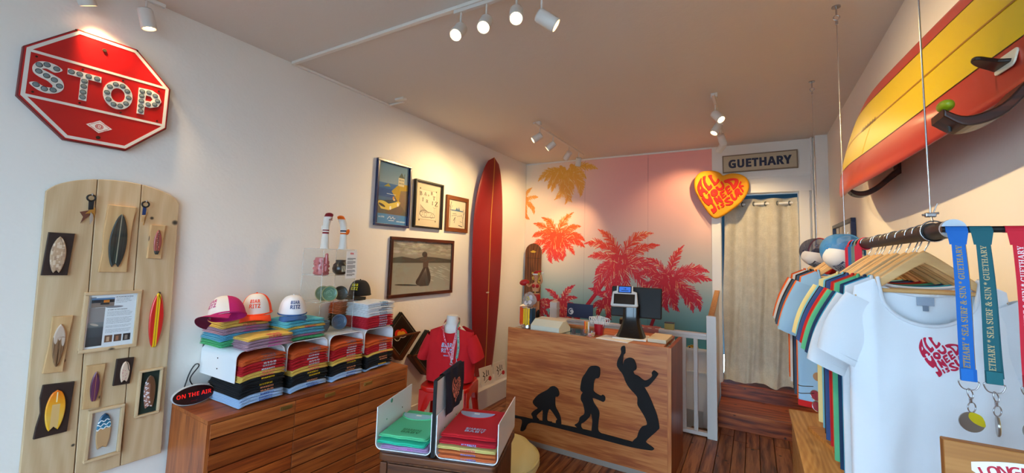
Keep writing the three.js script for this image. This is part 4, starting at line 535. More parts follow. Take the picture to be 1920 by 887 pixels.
{ // diamond tray holders on the wall
  const art = canvas(256, 256, (c, w, h) => { c.fillStyle = '#0d0b0a'; c.fillRect(0, 0, w, h); c.strokeStyle = '#8f8878'; c.lineWidth = 3; c.strokeRect(12, 12, w - 24, h - 24); c.save(); c.translate(w / 2, h / 2); c.rotate(-Math.PI / 4); c.fillStyle = '#c8281c'; c.beginPath(); c.moveTo(-20, -60); c.bezierCurveTo(50, -90, 60, -40, 40, -10); c.bezierCurveTo(70, 20, 30, 60, 0, 80); c.bezierCurveTo(10, 40, -10, 20, 6, 0); c.closePath(); c.fill(); c.fillStyle = '#e0a02c'; c.beginPath(); c.moveTo(0, -40); c.bezierCurveTo(40, -50, 40, -10, 24, 4); c.bezierCurveTo(40, 30, 10, 50, 2, 60); c.closePath(); c.fill(); c.strokeStyle = '#d8d2c4'; c.lineWidth = 7; c.beginPath(); c.moveTo(-20, -70); c.bezierCurveTo(-60, -40, -40, 0, -16, -6); c.bezierCurveTo(-30, 20, -30, 50, -4, 84); c.stroke(); c.restore(); });
  const hold = (label, u, v, n, group) => {
    const t = leftThing('tray_holder', label, 'tray holder', u, v, group), s = 0.3;
    const bar = (x0, y0, x1, y1, w, d, z) => { const L = Math.hypot(x1 - x0, y1 - y0); return mv(wbox(L, w, d, 'x', 0.003), (x0 + x1) / 2, (y0 + y1) / 2, z, 0, 0, Math.atan2(y1 - y0, x1 - x0)); };
    const mW = wood(T.walnut, 0.4, 0xd8a888);
    part('side_bar', bar(-0.215, 0, 0, -0.215, 0.03, 0.075, 0.04), mW, t); part('side_bar', bar(0, -0.215, 0.215, 0, 0.03, 0.075, 0.04), mW, t);
    part('crossbar', bar(-0.22, 0.004, 0.225, 0.004, 0.016, 0.014, 0.085), mW, t);
    for (let i = 0; i < n; i++) { const q = part('tray', mv(rbox(s, s, 0.014, 0.006, 2), 0, 0, 0, 0, 0, Math.PI / 4), std(0x0b0a0a, 0.35), t, [0, 0.005, 0.024 + i * 0.02]); if (i === n - 1) part('print', mv(new THREE.PlaneGeometry(s * 0.94, s * 0.94), 0, 0, 0.0078, 0, 0, Math.PI / 4), new THREE.MeshPhysicalMaterial({ map: art, roughness: 0.3, clearcoat: 0.4 }), q); }
  };
  hold('wooden diamond wall holder with a black flame-printed tray beside the chest', 2.925, 0.878, 2); hold('wooden diamond wall holder with black trays half behind the red shirt', 3.29, 0.665, 3);
}
// ---------- counter, railing, mural, back wall things ----------
{
  const t = thing('shop_counter', 'reddish wood shop counter with black cut-out figures on its front', 'counter', [-1.975, 0, -3.407]);
  const W = 1.4, H = 0.988, D = 0.57;
  part('front_panel', mv(wbox(W, H - 0.04, 0.02, 'x', 0.0015), W / 2, H / 2 + 0.02, -0.01), M.counter, t);
  part('end_panel', mv(wbox(0.03, H - 0.005, D, 'y', 0.0015), W + 0.015, H / 2, -D / 2), wood(T.counter, 0.4, 0xb89888), t);
  part('end_panel', mv(wbox(0.024, H - 0.02, D - 0.02, 'y', 0.0015), 0.012, H / 2 - 0.01, -D / 2 - 0.01), M.counter, t);
  part('corner_strip', mv(wbox(0.03, H, 0.021, 'y', 0.0015), W + 0.0145, H / 2, -0.009), M.counter, t);
  part('plinth', mv(rbox(W - 0.01, 0.042, 0.024, 0.001), W / 2, 0.021, -0.01), std(0x9a9188, 0.6), t);
  part('worktop', mv(wbox(0.62, 0.024, D - 0.03, 'x', 0.002), W - 0.34, H - 0.012, -D / 2 - 0.006), M.counter, t);
  part('worktop_edge', mv(wbox(0.03, 0.03, D - 0.02, 'z', 0.002), 0.735, H - 0.022, -D / 2 - 0.01), M.counter, t);
  part('worktop_edge', mv(wbox(0.72, 0.03, 0.022, 'x', 0.002), 0.36, H - 0.015, -D + 0.03), M.counter, t);
  part('display_glass', mv(rbox(0.7, 0.006, D - 0.06, 0.001), 0.37, H - 0.02, -D / 2), new THREE.MeshPhysicalMaterial({ color: 0xe6eef0, roughness: 0.03, transmission: 1, thickness: 0, ior: 1.5 }), t);
  part('display_tray', mv(rbox(0.7, 0.012, D - 0.06, 0.001), 0.37, H - 0.13, -D / 2), std(0x4b4d50, 0.6), t);
  part('inner_shelf', mv(rbox(W - 0.03, 0.02, D - 0.05, 0.001), W / 2, 0.45, -D / 2 - 0.01), M.counter, t);
  const figs = [
    ['cutout_ape', [[-1.127,0.271],[-1.103,0.303],[-1.067,0.331],[-1.095,0.347],[-1.115,0.37],[-1.105,0.398],[-1.058,0.45],[-0.98,0.502],[-0.951,0.531],[-0.922,0.541],[-0.892,0.533],[-0.874,0.51],[-0.87,0.48],[-0.882,0.462],[-0.902,0.458],[-0.905,0.426],[-0.9,0.375],[-0.872,0.334],[-0.852,0.292],[-0.847,0.237],[-0.87,0.235],[-0.891,0.242],[-0.889,0.269],[-0.878,0.274],[-0.91,0.311],[-0.946,0.345],[-0.962,0.337],[-0.975,0.297],[-0.974,0.245],[-0.932,0.244],[-0.944,0.233],[-1.012,0.221],[-1.018,0.32],[-1.041,0.304],[-1.077,0.265],[-1.07,0.246],[-1.052,0.234],[-1.106,0.217],[-1.113,0.247]]],
    ['cutout_early_man', [[-0.619,0.729],[-0.597,0.758],[-0.565,0.768],[-0.539,0.769],[-0.517,0.758],[-0.514,0.711],[-0.524,0.679],[-0.548,0.67],[-0.563,0.642],[-0.567,0.592],[-0.562,0.562],[-0.509,0.541],[-0.491,0.551],[-0.472,0.54],[-0.469,0.516],[-0.482,0.498],[-0.514,0.504],[-0.572,0.511],[-0.561,0.473],[-0.529,0.435],[-0.515,0.398],[-0.522,0.333],[-0.524,0.269],[-0.5,0.25],[-0.464,0.244],[-0.466,0.237],[-0.57,0.209],[-0.577,0.262],[-0.572,0.322],[-0.579,0.37],[-0.587,0.388],[-0.597,0.356],[-0.639,0.308],[-0.666,0.287],[-0.668,0.261],[-0.649,0.241],[-0.676,0.234],[-0.698,0.249],[-0.723,0.266],[-0.71,0.277],[-0.688,0.302],[-0.678,0.339],[-0.64,0.377],[-0.652,0.445],[-0.673,0.481],[-0.67,0.517],[-0.659,0.54],[-0.678,0.556],[-0.674,0.613],[-0.661,0.661],[-0.635,0.701]]],
    ['cutout_surfer', [[-0.343,0.9],[-0.345,0.934],[-0.336,0.955],[-0.316,0.96],[-0.31,0.939],[-0.31,0.905],[-0.323,0.888],[-0.329,0.838],[-0.327,0.805],[-0.322,0.835],[-0.308,0.859],[-0.278,0.875],[-0.248,0.87],[-0.231,0.848],[-0.222,0.811],[-0.226,0.791],[-0.245,0.774],[-0.238,0.754],[-0.209,0.746],[-0.161,0.719],[-0.128,0.736],[-0.104,0.764],[-0.106,0.787],[-0.09,0.806],[-0.06,0.787],[-0.069,0.765],[-0.09,0.733],[-0.128,0.685],[-0.151,0.673],[-0.161,0.669],[-0.132,0.623],[-0.095,0.546],[-0.067,0.478],[-0.051,0.399],[-0.062,0.374],[-0.113,0.316],[-0.141,0.282],[-0.145,0.262],[-0.099,0.24],[-0.092,0.227],[-0.113,0.216],[-0.187,0.211],[-0.25,0.228],[-0.245,0.253],[-0.216,0.287],[-0.202,0.333],[-0.179,0.372],[-0.141,0.397],[-0.155,0.445],[-0.189,0.495],[-0.213,0.532],[-0.216,0.588],[-0.267,0.636],[-0.301,0.678],[-0.327,0.737],[-0.357,0.771],[-0.375,0.802],[-0.368,0.847]]],
    ['cutout_board', [[-1.376,0.23],[-1.29,0.223],[-1.213,0.226],[-1.107,0.227],[-0.879,0.24],[-0.547,0.249],[-0.245,0.243],[-0.15,0.238],[-0.099,0.237],[-0.094,0.225],[-0.159,0.21],[-0.293,0.203],[-0.547,0.205],[-0.855,0.207],[-1.124,0.197],[-1.191,0.118],[-1.218,0.104],[-1.231,0.114],[-1.219,0.198],[-1.296,0.201],[-1.375,0.203]]]];
  for (const [n, pts] of figs) part(n, extrude(pts.map(([x, y]) => [x + 1.395, y]), 0.012, { smooth: true }), M.blackMatte, t, [0, 0, n === 'cutout_board' ? 0.0005 : 0.001]);
}
{ // white stair railing behind the counter, up to the tall gate post
  const t = thing('stair_railing', 'white wooden stair railing with square newel posts behind the counter', 'railing', [0, 0, 0]);
  const post = (x, z, h, w = 0.085, y0 = 0) => [mv(rbox(w, h - y0, w, 0.003), x, (h + y0) / 2, z), mv(rbox(w + 0.012, 0.012, w + 0.012, 0.002), x, h - 0.075, z), (() => { const c = new THREE.ConeGeometry(w * 0.72, 0.03, 4); c.rotateY(Math.PI / 4); c.translate(x, h + 0.014, z); return c; })()];
  part('newel_post', post(-1.99, -4.49, 1.13), M.white, t); part('newel_post', post(-2.66, -4.98, 0.985, 0.085, -0.4), M.white, t); part('newel_post', [mv(rbox(0.085, 1.13, 0.06, 0.003), -0.353, 0.565, -4.48)], M.white, t);
  part('handrail', [mv(rbox(1.56, 0.03, 0.07, 0.008, 2), -1.175, 0.945, -4.49), mv(rbox(1.56, 0.03, 0.04, 0.003), -1.175, 0.915, -4.49)], M.white, t);
  const A = V(-2.03, 0.93, -4.5), B = V(-2.64, 0.80, -4.97), d = B.clone().sub(A), rail = new THREE.BoxGeometry(0.06, 0.035, d.length()); rail.lookAt(d); rail.translate((A.x + B.x) / 2, (A.y + B.y) / 2, (A.z + B.z) / 2); part('handrail', rail, M.white, t);
  part('bottom_rail', [mv(rbox(1.6, 0.035, 0.055, 0.003), -1.175, 0.03, -4.49)], M.white, t);
  for (let x = -1.86; x < -0.42; x += 0.105) part('baluster', mv(rbox(0.036, 0.87, 0.034, 0.003), x, 0.48, -4.49), M.white, t);
  // sloping solid side along the steps
  const side = extrude([[0, 0.02], [0.86, 0.02], [0.86, 1.3], [0, 1.1]], 0.035, { bevel: 0.002 }); side.rotateY(Math.PI / 2); part('stair_side', mv(side, -0.38, 0, -4.51), M.white, t);
  const cap = new THREE.BoxGeometry(0.05, 0.022, 0.9); cap.rotateX(Math.atan2(0.2, 0.86)); part('stair_cap', mv(cap, -0.36, 1.215, -4.935), wood(T.oak, 0.5, 0xffe8c8), t);
}
{ // printed mural with palms, 2.49 m x 2.35 m
  const MX0 = -2.896, MX1 = -0.4, MY0 = 0.64, MY1 = 2.986, PW = 1536, PH = 1448, S = PW / (MX1 - MX0);
  const tex = canvas(PW, PH, (c, w, h) => {
    const X = (x) => (x - MX0) * S, Y = (y) => (MY1 - y) * S, r = rng(77);
    const g = c.createLinearGradient(0, 0, 0, h); [[0, '#eda49a'], [0.25, '#e6a8a2'], [0.45, '#d8b6ae'], [0.6, '#c0b8b0'], [0.8, '#82aab0'], [1, '#4a94a0']].forEach(([a, b]) => g.addColorStop(a, b)); c.fillStyle = g; c.fillRect(0, 0, w, h);
    const g2 = c.createLinearGradient(0, 0, w * 0.62, h * 0.2); g2.addColorStop(0, 'rgba(240,228,204,1)'); g2.addColorStop(0.45, 'rgba(234,214,194,.8)'); g2.addColorStop(1, 'rgba(230,180,168,0)'); c.fillStyle = g2; for (let y = 0; y < h * 0.75; y += 4) { c.globalAlpha = Math.min(1, Math.max(0, (0.75 - y / h) / 0.4)); c.fillRect(0, y, w, 4); } c.globalAlpha = 1; const g3 = c.createLinearGradient(0, h * 0.45, 0, h * 0.9); g3.addColorStop(0, 'rgba(214,206,190,0)'); g3.addColorStop(0.45, 'rgba(214,206,190,.45)'); g3.addColorStop(1, 'rgba(160,176,170,0)'); c.fillStyle = g3; c.fillRect(0, h * 0.45, w, h * 0.45);
    const hue = (y) => { const q = Math.min(1, Math.max(0, y / h)); const st = [[0, [226, 168, 60]], [0.2, [232, 160, 78]], [0.36, [238, 112, 40]], [0.48, [222, 62, 38]], [0.6, [214, 56, 70]], [0.75, [190, 38, 62]], [1, [128, 26, 48]]]; for (let i = 1; i < st.length; i++) if (q <= st[i][0]) { const f = (q - st[i - 1][0]) / (st[i][0] - st[i - 1][0]); return st[i - 1][1].map((a, k) => a + (st[i][1][k] - a) * f); } return st[st.length - 1][1]; };
    const css = (a, o = 1) => `rgba(${a.map((q) => Math.round(q)).join(',')},${o})`;
    function frond(x, y, a, len, k) { // one drooping palm leaf with its leaflets
      const n = 46, pts = []; let px = x, py = y, an = a; const down = Math.cos(a) >= 0 ? 1 : -1;
      for (let i = 0; i <= n; i++) { pts.push([px, py, an]); px += Math.cos(an) * len / n; py += Math.sin(an) * len / n; an += down * (0.012 + 0.02 * i / n) * k; }
      for (let i = 3; i <= n; i++) { const [qx, qy, qa] = pts[i], f = i / n, L = len * (0.17 * Math.sin(Math.PI * Math.min(1, 0.12 + f * 0.9)) + 0.02) * (0.75 + 0.5 * r()); for (const s of [-1, 1]) for (let j = 0; j < 2; j++) { const la = qa + s * (0.75 - 0.35 * f + 0.3 * (r() - 0.5)), ex = qx + Math.cos(la) * L, ey = qy + Math.sin(la) * L + L * 0.3 * r(); c.strokeStyle = r() < 0.085 ? css([236, 214, 160], 0.85) : css(hue((qy + ey) / 2), 0.95); c.lineWidth = 2 + 2.6 * r(); c.beginPath(); c.moveTo(qx, qy); c.quadraticCurveTo((qx + ex) / 2, (qy + ey) / 2 - 4, ex, ey); c.stroke(); } }
      c.strokeStyle = css(hue(y), 1); c.lineWidth = 5; c.beginPath(); pts.forEach(([a1, b1], i) => i ? c.lineTo(a1, b1) : c.moveTo(a1, b1)); c.stroke();
    }
    function trunk(x0, y0, x1, y1, a, b) { const q = 26; for (let i = 0; i < q; i++) { const f = i / q, f2 = (i + 1.15) / q; c.strokeStyle = css(hue(y0 + (y1 - y0) * f), 1); c.lineWidth = a + (b - a) * f; c.beginPath(); c.moveTo(x0 + (x1 - x0) * f, y0 + (y1 - y0) * f); c.lineTo(x0 + (x1 - x0) * f2, y0 + (y1 - y0) * f2); c.stroke(); } c.strokeStyle = 'rgba(80,20,30,.5)'; c.lineWidth = 3; c.beginPath(); c.moveTo(x0 + a * 0.3, y0); c.lineTo(x1 + b * 0.35, y1); c.stroke(); }
    function palm(x, y, size, n, seed, a0 = -Math.PI, a1 = Math.PI, dense = 1) { const q = rng(seed), cx = X(x), cy = Y(y); for (let i = 0; i < n; i++) { const a = a0 + (a1 - a0) * (i + 0.5 * q()) / n; frond(cx, cy, a, size * S * (0.75 + 0.4 * q()), 0.8 + 0.7 * q()); } c.fillStyle = css(hue(cy), 0.95); for (let i = 0; i < 26 * dense; i++) { c.beginPath(); c.ellipse(cx + (q() - 0.5) * size * S * 0.42, cy + (q() - 0.4) * size * S * 0.4, 18 * q() + 8, 12 * q() + 8, q() * 3, 0, 7); c.fill(); } for (let i = 0; i < 14; i++) { c.strokeStyle = css([240, 200, 130], 0.7); c.lineWidth = 2 + 2 * q(); const bx = cx + (q() - 0.5) * size * S * 0.5, by = cy + (q() - 0.3) * size * S * 0.5; c.beginPath(); c.moveTo(bx, by); c.lineTo(bx + 10 * (q() - 0.5), by + 20 + 20 * q()); c.stroke(); } }
    trunk(X(-1.5), Y(1.6), X(-2.06), Y(0.82), 26, 34); trunk(X(-0.9), Y(1.42), X(-1.16), Y(0.64), 20, 26); trunk(X(-1.66), Y(1.12), X(-1.86), Y(0.7), 12, 16); trunk(X(-2.34), Y(0.98), X(-2.6), Y(0.64), 16, 20);
    palm(-2.93, 2.45, 0.3, 8, 3); palm(-2.26, 2.86, 0.44, 13, 5, -0.5, 3.7); palm(-2.38, 1.9, 0.4, 15, 9, -Math.PI, Math.PI, 2.6); palm(-2.68, 0.93, 0.26, 10, 13); palm(-2.3, 0.98, 0.34, 12, 17, -Math.PI, Math.PI, 1.2); palm(-1.64, 1.08, 0.28, 9, 19); palm(-1.48, 1.6, 0.52, 14, 23, -Math.PI, Math.PI, 0.9); palm(-0.87, 1.4, 0.46, 12, 29, -Math.PI, Math.PI, 0.9);
    c.fillStyle = 'rgba(70,30,40,.18)'; for (const x of [-1.14, -1.98]) c.fillRect(X(x), 0, 3, h); c.fillStyle = 'rgba(90,40,40,.3)'; c.fillRect(X(-1.14), h * 0.02, 3, h * 0.13);
  });
  tex.wrapS = tex.wrapT = THREE.ClampToEdgeWrapping;
  const g = new THREE.BoxGeometry(MX1 - MX0 - 0.006, MY1 - MY0, 0.003); const m = single('wall_mural', g, [M.paper, M.paper, M.paper, M.paper, new THREE.MeshStandardMaterial({ map: tex, roughness: 0.85 }), M.paper], 'printed wall mural of red and orange palm trees on a pink to teal sky', 'mural', undefined, [(MX0 + MX1) / 2, (MY0 + MY1) / 2, ZB + 0.0018]);
}
const HEART = {
  A: [[-0.186,0.192],[-0.208,0.159],[-0.226,0.109],[-0.23,0.07],[-0.219,0.022],[-0.198,-0.025],[-0.164,-0.021],[-0.173,0.009],[-0.15,0.021],[-0.138,-0.005],[-0.117,0.021],[-0.141,0.046],[-0.166,0.074],[-0.18,0.107],[-0.184,0.15]],
  La: [[-0.17,0.201],[-0.139,0.21],[-0.144,0.171],[-0.137,0.135],[-0.12,0.103],[-0.103,0.09],[-0.089,0.109],[-0.082,0.101],[-0.072,0.073],[-0.107,0.036],[-0.131,0.065],[-0.155,0.105],[-0.167,0.153]],
  Lb: [[-0.115,0.213],[-0.076,0.217],[-0.074,0.19],[-0.06,0.158],[-0.047,0.137],[-0.033,0.133],[-0.019,0.167],[-0.009,0.17],[0.003,0.142],[-0.044,0.089],[-0.064,0.115],[-0.092,0.164]],
  Y: [[-0.187,-0.043],[-0.16,-0.027],[-0.146,-0.051],[-0.121,-0.06],[-0.114,-0.037],[-0.121,-0.006],[-0.103,0.001],[-0.086,-0.038],[-0.07,-0.077],[-0.063,-0.112],[-0.033,-0.163],[-0.03,-0.201],[-0.061,-0.233],[-0.078,-0.208],[-0.091,-0.18],[-0.064,-0.17],[-0.07,-0.139],[-0.087,-0.119],[-0.108,-0.138],[-0.132,-0.125],[-0.16,-0.093]],
  O: [[-0.052,0.051],[-0.024,0.04],[-0.014,0.009],[-0.021,-0.022],[-0.049,-0.035],[-0.079,-0.027],[-0.092,0.005],[-0.084,0.037]],
  U: [[-0.041,0.071],[-0.016,0.082],[-0.003,0.062],[0.021,0.068],[0.028,0.091],[0.011,0.126],[0.025,0.137],[0.048,0.101],[0.05,0.063],[0.031,0.037],[0.003,0.031],[-0.02,0.043]],
  N: [[-0.062,-0.051],[-0.045,-0.038],[-0.015,-0.06],[-0.021,-0.033],[-0.004,-0.023],[0.043,-0.105],[0.016,-0.107],[-0.015,-0.095],[-0.005,-0.118],[-0.026,-0.129],[-0.039,-0.102]],
  Ea: [[0.003,0.004],[0.044,0.036],[0.052,0.017],[0.027,-0.001],[0.031,-0.013],[0.047,-0.002],[0.054,-0.018],[0.038,-0.028],[0.043,-0.04],[0.067,-0.018],[0.07,-0.037],[0.033,-0.066],[0.02,-0.043]],
  Eb: [[0.058,0.058],[0.098,0.087],[0.106,0.067],[0.081,0.05],[0.088,0.034],[0.105,0.048],[0.111,0.033],[0.094,0.018],[0.099,0.007],[0.121,0.028],[0.129,0.013],[0.087,-0.023],[0.074,0.008]],
  D: [[0.045,0.139],[0.086,0.16],[0.146,0.165],[0.185,0.153],[0.195,0.122],[0.181,0.078],[0.144,0.033],[0.128,0.058],[0.112,0.09],[0.085,0.114],[0.062,0.115]],
  I: [[-0.026,-0.148],[-0.012,-0.137],[0.008,-0.176],[-0.007,-0.187]],
  Sa: [[0.009,-0.126],[0.036,-0.112],[0.046,-0.12],[0.029,-0.131],[0.049,-0.135],[0.049,-0.154],[0.028,-0.169],[0.015,-0.164],[0.035,-0.15],[0.015,-0.145]],
  Sb: [[0.049,-0.093],[0.067,-0.06],[0.1,-0.046],[0.107,-0.065],[0.076,-0.079],[0.11,-0.092],[0.136,-0.097],[0.136,-0.119],[0.109,-0.141],[0.069,-0.145],[0.062,-0.128],[0.103,-0.122],[0.109,-0.111],[0.076,-0.11]],
  Ub: [[0.107,-0.024],[0.129,-0.01],[0.143,-0.048],[0.16,-0.06],[0.163,-0.038],[0.151,0.004],[0.167,0.015],[0.181,-0.042],[0.172,-0.079],[0.149,-0.09],[0.126,-0.07]],
  R: [[0.151,0.023],[0.177,0.047],[0.203,0.039],[0.21,0.009],[0.234,-0.015],[0.215,-0.033],[0.199,-0.021],[0.196,-0.054],[0.186,-0.042],[0.17,-0.012]],
  F: [[0.191,0.07],[0.211,0.125],[0.224,0.113],[0.214,0.084],[0.24,0.078],[0.244,0.063],[0.22,0.057],[0.243,0.018],[0.235,0.0],[0.216,0.031],[0.204,0.05]],
};
const HEART_HOLE = { A: [[[-0.199,0.1],[-0.187,0.076],[-0.201,0.054]]], O: [[[-0.053,0.02],[-0.041,0.012],[-0.043,0],[-0.057,-0.002],[-0.068,0.006],[-0.064,0.016]]], D: [[[0.102,0.134],[0.146,0.144],[0.162,0.128],[0.152,0.095],[0.142,0.084],[0.122,0.116]]], R: [[[0.174,0.02],[0.187,0.024],[0.188,0.011],[0.178,0.007]]] };
{ // foam heart on the back wall
  const t = thing('heart_sign', 'padded orange heart sign with raised red letters ALL YOU NEED IS SURF', 'sign', [-0.32, 2.43, ZB + 0.05]);
  const o = [[0.036,0.209],[0.006,0.242],[-0.049,0.268],[-0.118,0.276],[-0.189,0.266],[-0.239,0.228],[-0.267,0.167],[-0.27,0.112],[-0.259,0.04],[-0.227,-0.032],[-0.178,-0.127],[-0.13,-0.206],[-0.092,-0.261],[-0.054,-0.284],[-0.007,-0.278],[0.054,-0.245],[0.121,-0.194],[0.188,-0.14],[0.247,-0.068],[0.287,0.012],[0.298,0.079],[0.286,0.139],[0.251,0.186],[0.193,0.217],[0.127,0.227],[0.073,0.218]];
  const foam = std(0xe09600, 0.75, { bumpMap: plasterBump, bumpScale: 0.004 });
  part('foam_heart', extrude(shapeOf(o, [], true), 0.07, { bevel: 0.024, seg: 5 }), foam, t);
  part('wall_spacer', mv(rbox(0.12, 0.12, 0.05), 0, 0, -0.025), M.dark, t);
  for (const k in HEART) part('letter', mv(extrude(shapeOf(HEART[k], HEART_HOLE[k] || [], k !== 'N' && k !== 'I'), 0.016, { bevel: 0.004, seg: 3 }), 0, 0, 0.064), std(0xd8180a, 0.75), t);
}
{ // GUETHARY board
  const t = thing('place_sign', 'weathered cream wooden sign with dark letters reading GUETHARY above the doorway', 'sign', [0.075, 2.784, ZB + 0.014]); t.rotation.z = 0.012;
  part('board', mv(rbox(0.726, 0.2, 0.024, 0.002), 0, 0, 0.002), std(0xb4a488, 0.7), t);
  const tex = canvas(768, 208, (c, w, h) => { c.fillStyle = '#b8a98e'; c.fillRect(0, 0, w, h); const r = rng(3); for (let i = 0; i < 400; i++) { c.fillStyle = `rgba(${120 + 90 * r()},${110 + 80 * r()},${90 + 70 * r()},.14)`; c.fillRect(w * r(), h * r(), 4 + 40 * r(), 2 + 4 * r()); } c.fillStyle = '#1d2742'; c.font = 'bold 150px sans-serif'; c.textAlign = 'center'; c.save(); c.translate(w / 2, h * 0.77); const q = c.measureText('GUETHARY').width; c.scale((w - 96) / q, 1); c.lineWidth = 7; c.strokeStyle = '#1d2742'; c.strokeText('GUETHARY', 0, 0); c.fillText('GUETHARY', 0, 0); c.restore(); for (let i = 0; i < 240; i++) { c.fillStyle = 'rgba(178,164,138,.7)'; c.fillRect(w * r(), h * r(), 1 + 7 * r(), 1 + 3 * r()); } });
  part('lettering', mv(new THREE.PlaneGeometry(0.7, 0.176), 0, 0, 0.0146), new THREE.MeshStandardMaterial({ map: tex, roughness: 0.7 }), t);
  const fr = []; for (const [x, y, a, b] of [[0, 0.095, 0.73, 0.012], [0, -0.095, 0.73, 0.012], [-0.359, 0, 0.012, 0.18], [0.359, 0, 0.012, 0.18]]) fr.push(mv(rbox(a, b, 0.03, 0.002), x, y, 0.004)); part('frame', fr, std(0x80705a, 0.6), t);
}
{ // curtain on a white pole with metal eyelets
  const z0 = ZB - 0.095, t = thing('curtain', 'heavy oatmeal linen eyelet curtain closing the doorway', 'curtain', [0, 0.31, z0]);
  const y1 = 2.055, wave = (u, f) => 0.038 * Math.sin(u * 2 * Math.PI * 3.1 + 0.7) * f;
  const lm = std(0xffffff, 0.95, { map: linenTex, side: THREE.DoubleSide, bumpMap: weaveBump, bumpScale: 0.001 }); linenTex.repeat.set(3, 6);
  const r = rng(12);
  const g = grid(110, 60, (u, v) => {
    const q = 1 - v, fl = Math.pow(v, 0.6), x = -0.28 + (0.71 + 0.02 * v) * u - 0.03 * v * (1 - u), n = (vnoise(u * 7, v * 3, 4) - 0.5) * 0.07 * fl + 0.022 * Math.sin(u * 26 + v * 3) * fl + 0.01 * Math.sin(u * 60 + v * 5) * fl;
    const low = Math.pow(Math.max(0, v - 0.9) / 0.1, 2); return [x + 0.01 * Math.sin(v * 9 + u * 20) * fl, y1 * q + 0.012 + 0.018 * Math.sin(u * 17) * low + 0.012 * low, wave(u, 1 - 0.35 * v) + n * 0.8 + low * (0.05 + 0.04 * Math.sin(u * 14)) + 0.05 * v, u, v];
  });
  part('cloth', g, lm, t);
  part('pole', mv(rod([-0.33, 0, 0], [0.45, 0, 0], 0.014, 14), 0, y1 - 0.045, 0), M.white, t);
  for (let k = 0; k < 6; k++) { const u = (k + 0.5) / 6.2 + 0.02; part('eyelet', mv(new THREE.TorusGeometry(0.022, 0.006, 8, 20), -0.28 + 0.71 * u, y1 - 0.045, wave(u, 1) * 0.6 + 0.004, 0, Math.PI / 2 - 0.5, 0), std(0x6c7070, 0.3, { metalness: 0.8 }), t); }
}
{ // things on the counter
  const TOP = 0.966, TOPR = 0.9885;
  const till = thing('cash_register', 'black touch-screen till with white card terminal turned to the customer', 'till', [-0.9, TOPR + 0.002, -3.62], 0.1);
  part('base_plate', mv(rbox(0.27, 0.012, 0.24, 0.005, 2), 0, 0.006, 0), M.white, till);
  const neck = grid(28, 14, (u, v) => { const a = u * Math.PI * 2, hh = v, w = 0.118 - 0.05 * Math.sin(Math.min(1, hh * 1.5) * Math.PI / 2), d = 0.1 - 0.055 * Math.sin(Math.min(1, hh * 1.4) * Math.PI / 2), cx = Math.sign(Math.cos(a)) * Math.pow(Math.abs(Math.cos(a)), 0.5), cz = Math.sign(Math.sin(a)) * Math.pow(Math.abs(Math.sin(a)), 0.5); return [w * cx, 0.012 + 0.26 * hh, -d * cz - 0.03 * hh]; });
  part('stand', [neck, mv(rbox(0.13, 0.01, 0.08), 0, 0.27, -0.03)], new THREE.MeshPhysicalMaterial({ color: 0x060607, roughness: 0.25, clearcoat: 0.3 }), till);
  part('screen', mv(rbox(0.42, 0.26, 0.028, 0.012, 2), 0.03, 0.29, -0.075, -0.2), std(0x08080a, 0.6), till);
  const term = part('card_terminal', mv(extrude((() => { const s = new THREE.Shape(); s.moveTo(-0.105, -0.09); s.lineTo(0.105, -0.09); s.absarc(0.1, -0.075, 0.012, -1.4, 0); s.lineTo(0.1, 0.035); s.lineTo(0.068, 0.045); s.lineTo(0.066, 0.088); s.lineTo(-0.066, 0.088); s.lineTo(-0.068, 0.045); s.lineTo(-0.1, 0.035); s.lineTo(-0.112, -0.075); s.absarc(-0.1, -0.078, 0.012, Math.PI, 1.5 * Math.PI); return s; })(), 0.03, { bevel: 0.005, seg: 2 }), 0, 0, 0), std(0xd8d6d2, 0.35), till, [-0.055, 0.335, -0.012], [-0.35, 0, 0.015]);
  part('terminal_display', mv(rbox(0.175, 0.088, 0.004, 0.002), 0, -0.028, 0.031), new THREE.MeshPhysicalMaterial({ color: 0x08080a, roughness: 0.12, clearcoat: 1 }), term);
  const scr = canvas(256, 128, (c, w, h) => { c.fillStyle = '#0a0c12'; c.fillRect(0, 0, w, h); c.fillStyle = '#3f78d8'; c.fillRect(18, 14, w - 36, h - 28); c.fillStyle = '#10204c'; c.font = 'bold 40px sans-serif'; c.textAlign = 'center'; c.fillText('CB', w / 2, 64); c.fillRect(60, 80, 136, 10); });
  part('small_screen', mv(new THREE.PlaneGeometry(0.112, 0.06), 0.002, 0.056, 0.0313), new THREE.MeshStandardMaterial({ map: scr, roughness: 0.2, emissive: 0xffffff, emissiveMap: scr, emissiveIntensity: 0.5 }), term);
  single('paper_sheet', mv(rbox(0.27, 0.004, 0.2, 0.001), 0, 0, 0), M.paper, 'white paper sheets lying in front of the black till', 'paper', undefined, [-0.99, TOPR + 0.0025, -3.49], [0, -0.12, 0]);
  single('cash_box', mv(rbox(0.145, 0.03, 0.3, 0.004), 0, 0, 0), std(0xd9c8a8, 0.6), 'flat cream box on the counter beside the black till', 'box', undefined, [-0.675, TOPR + 0.016, -3.68], [0, 0, 0]);
  { const t = thing('sloped_box', 'small pale cardboard box with sloping front on the glass display', 'box', [-1.62, TOP + 0.008, -3.585], -0.06);
    const s = extrude([[-0.12, 0], [0.11, 0], [0.11, 0.05], [0.03, 0.1], [-0.04, 0.1], [-0.12, 0.035]], 0.29, { bevel: 0.002 }); s.rotateY(Math.PI / 2 + Math.PI); part('body', mv(s, 0.145, 0, 0.02), std(0xd6d6c2, 0.6), t);
    part('lid_flap', mv(rbox(0.28, 0.004, 0.1, 0.001), 0, 0.1, -0.02, 0.1), std(0xc9ccc0, 0.5), t); }
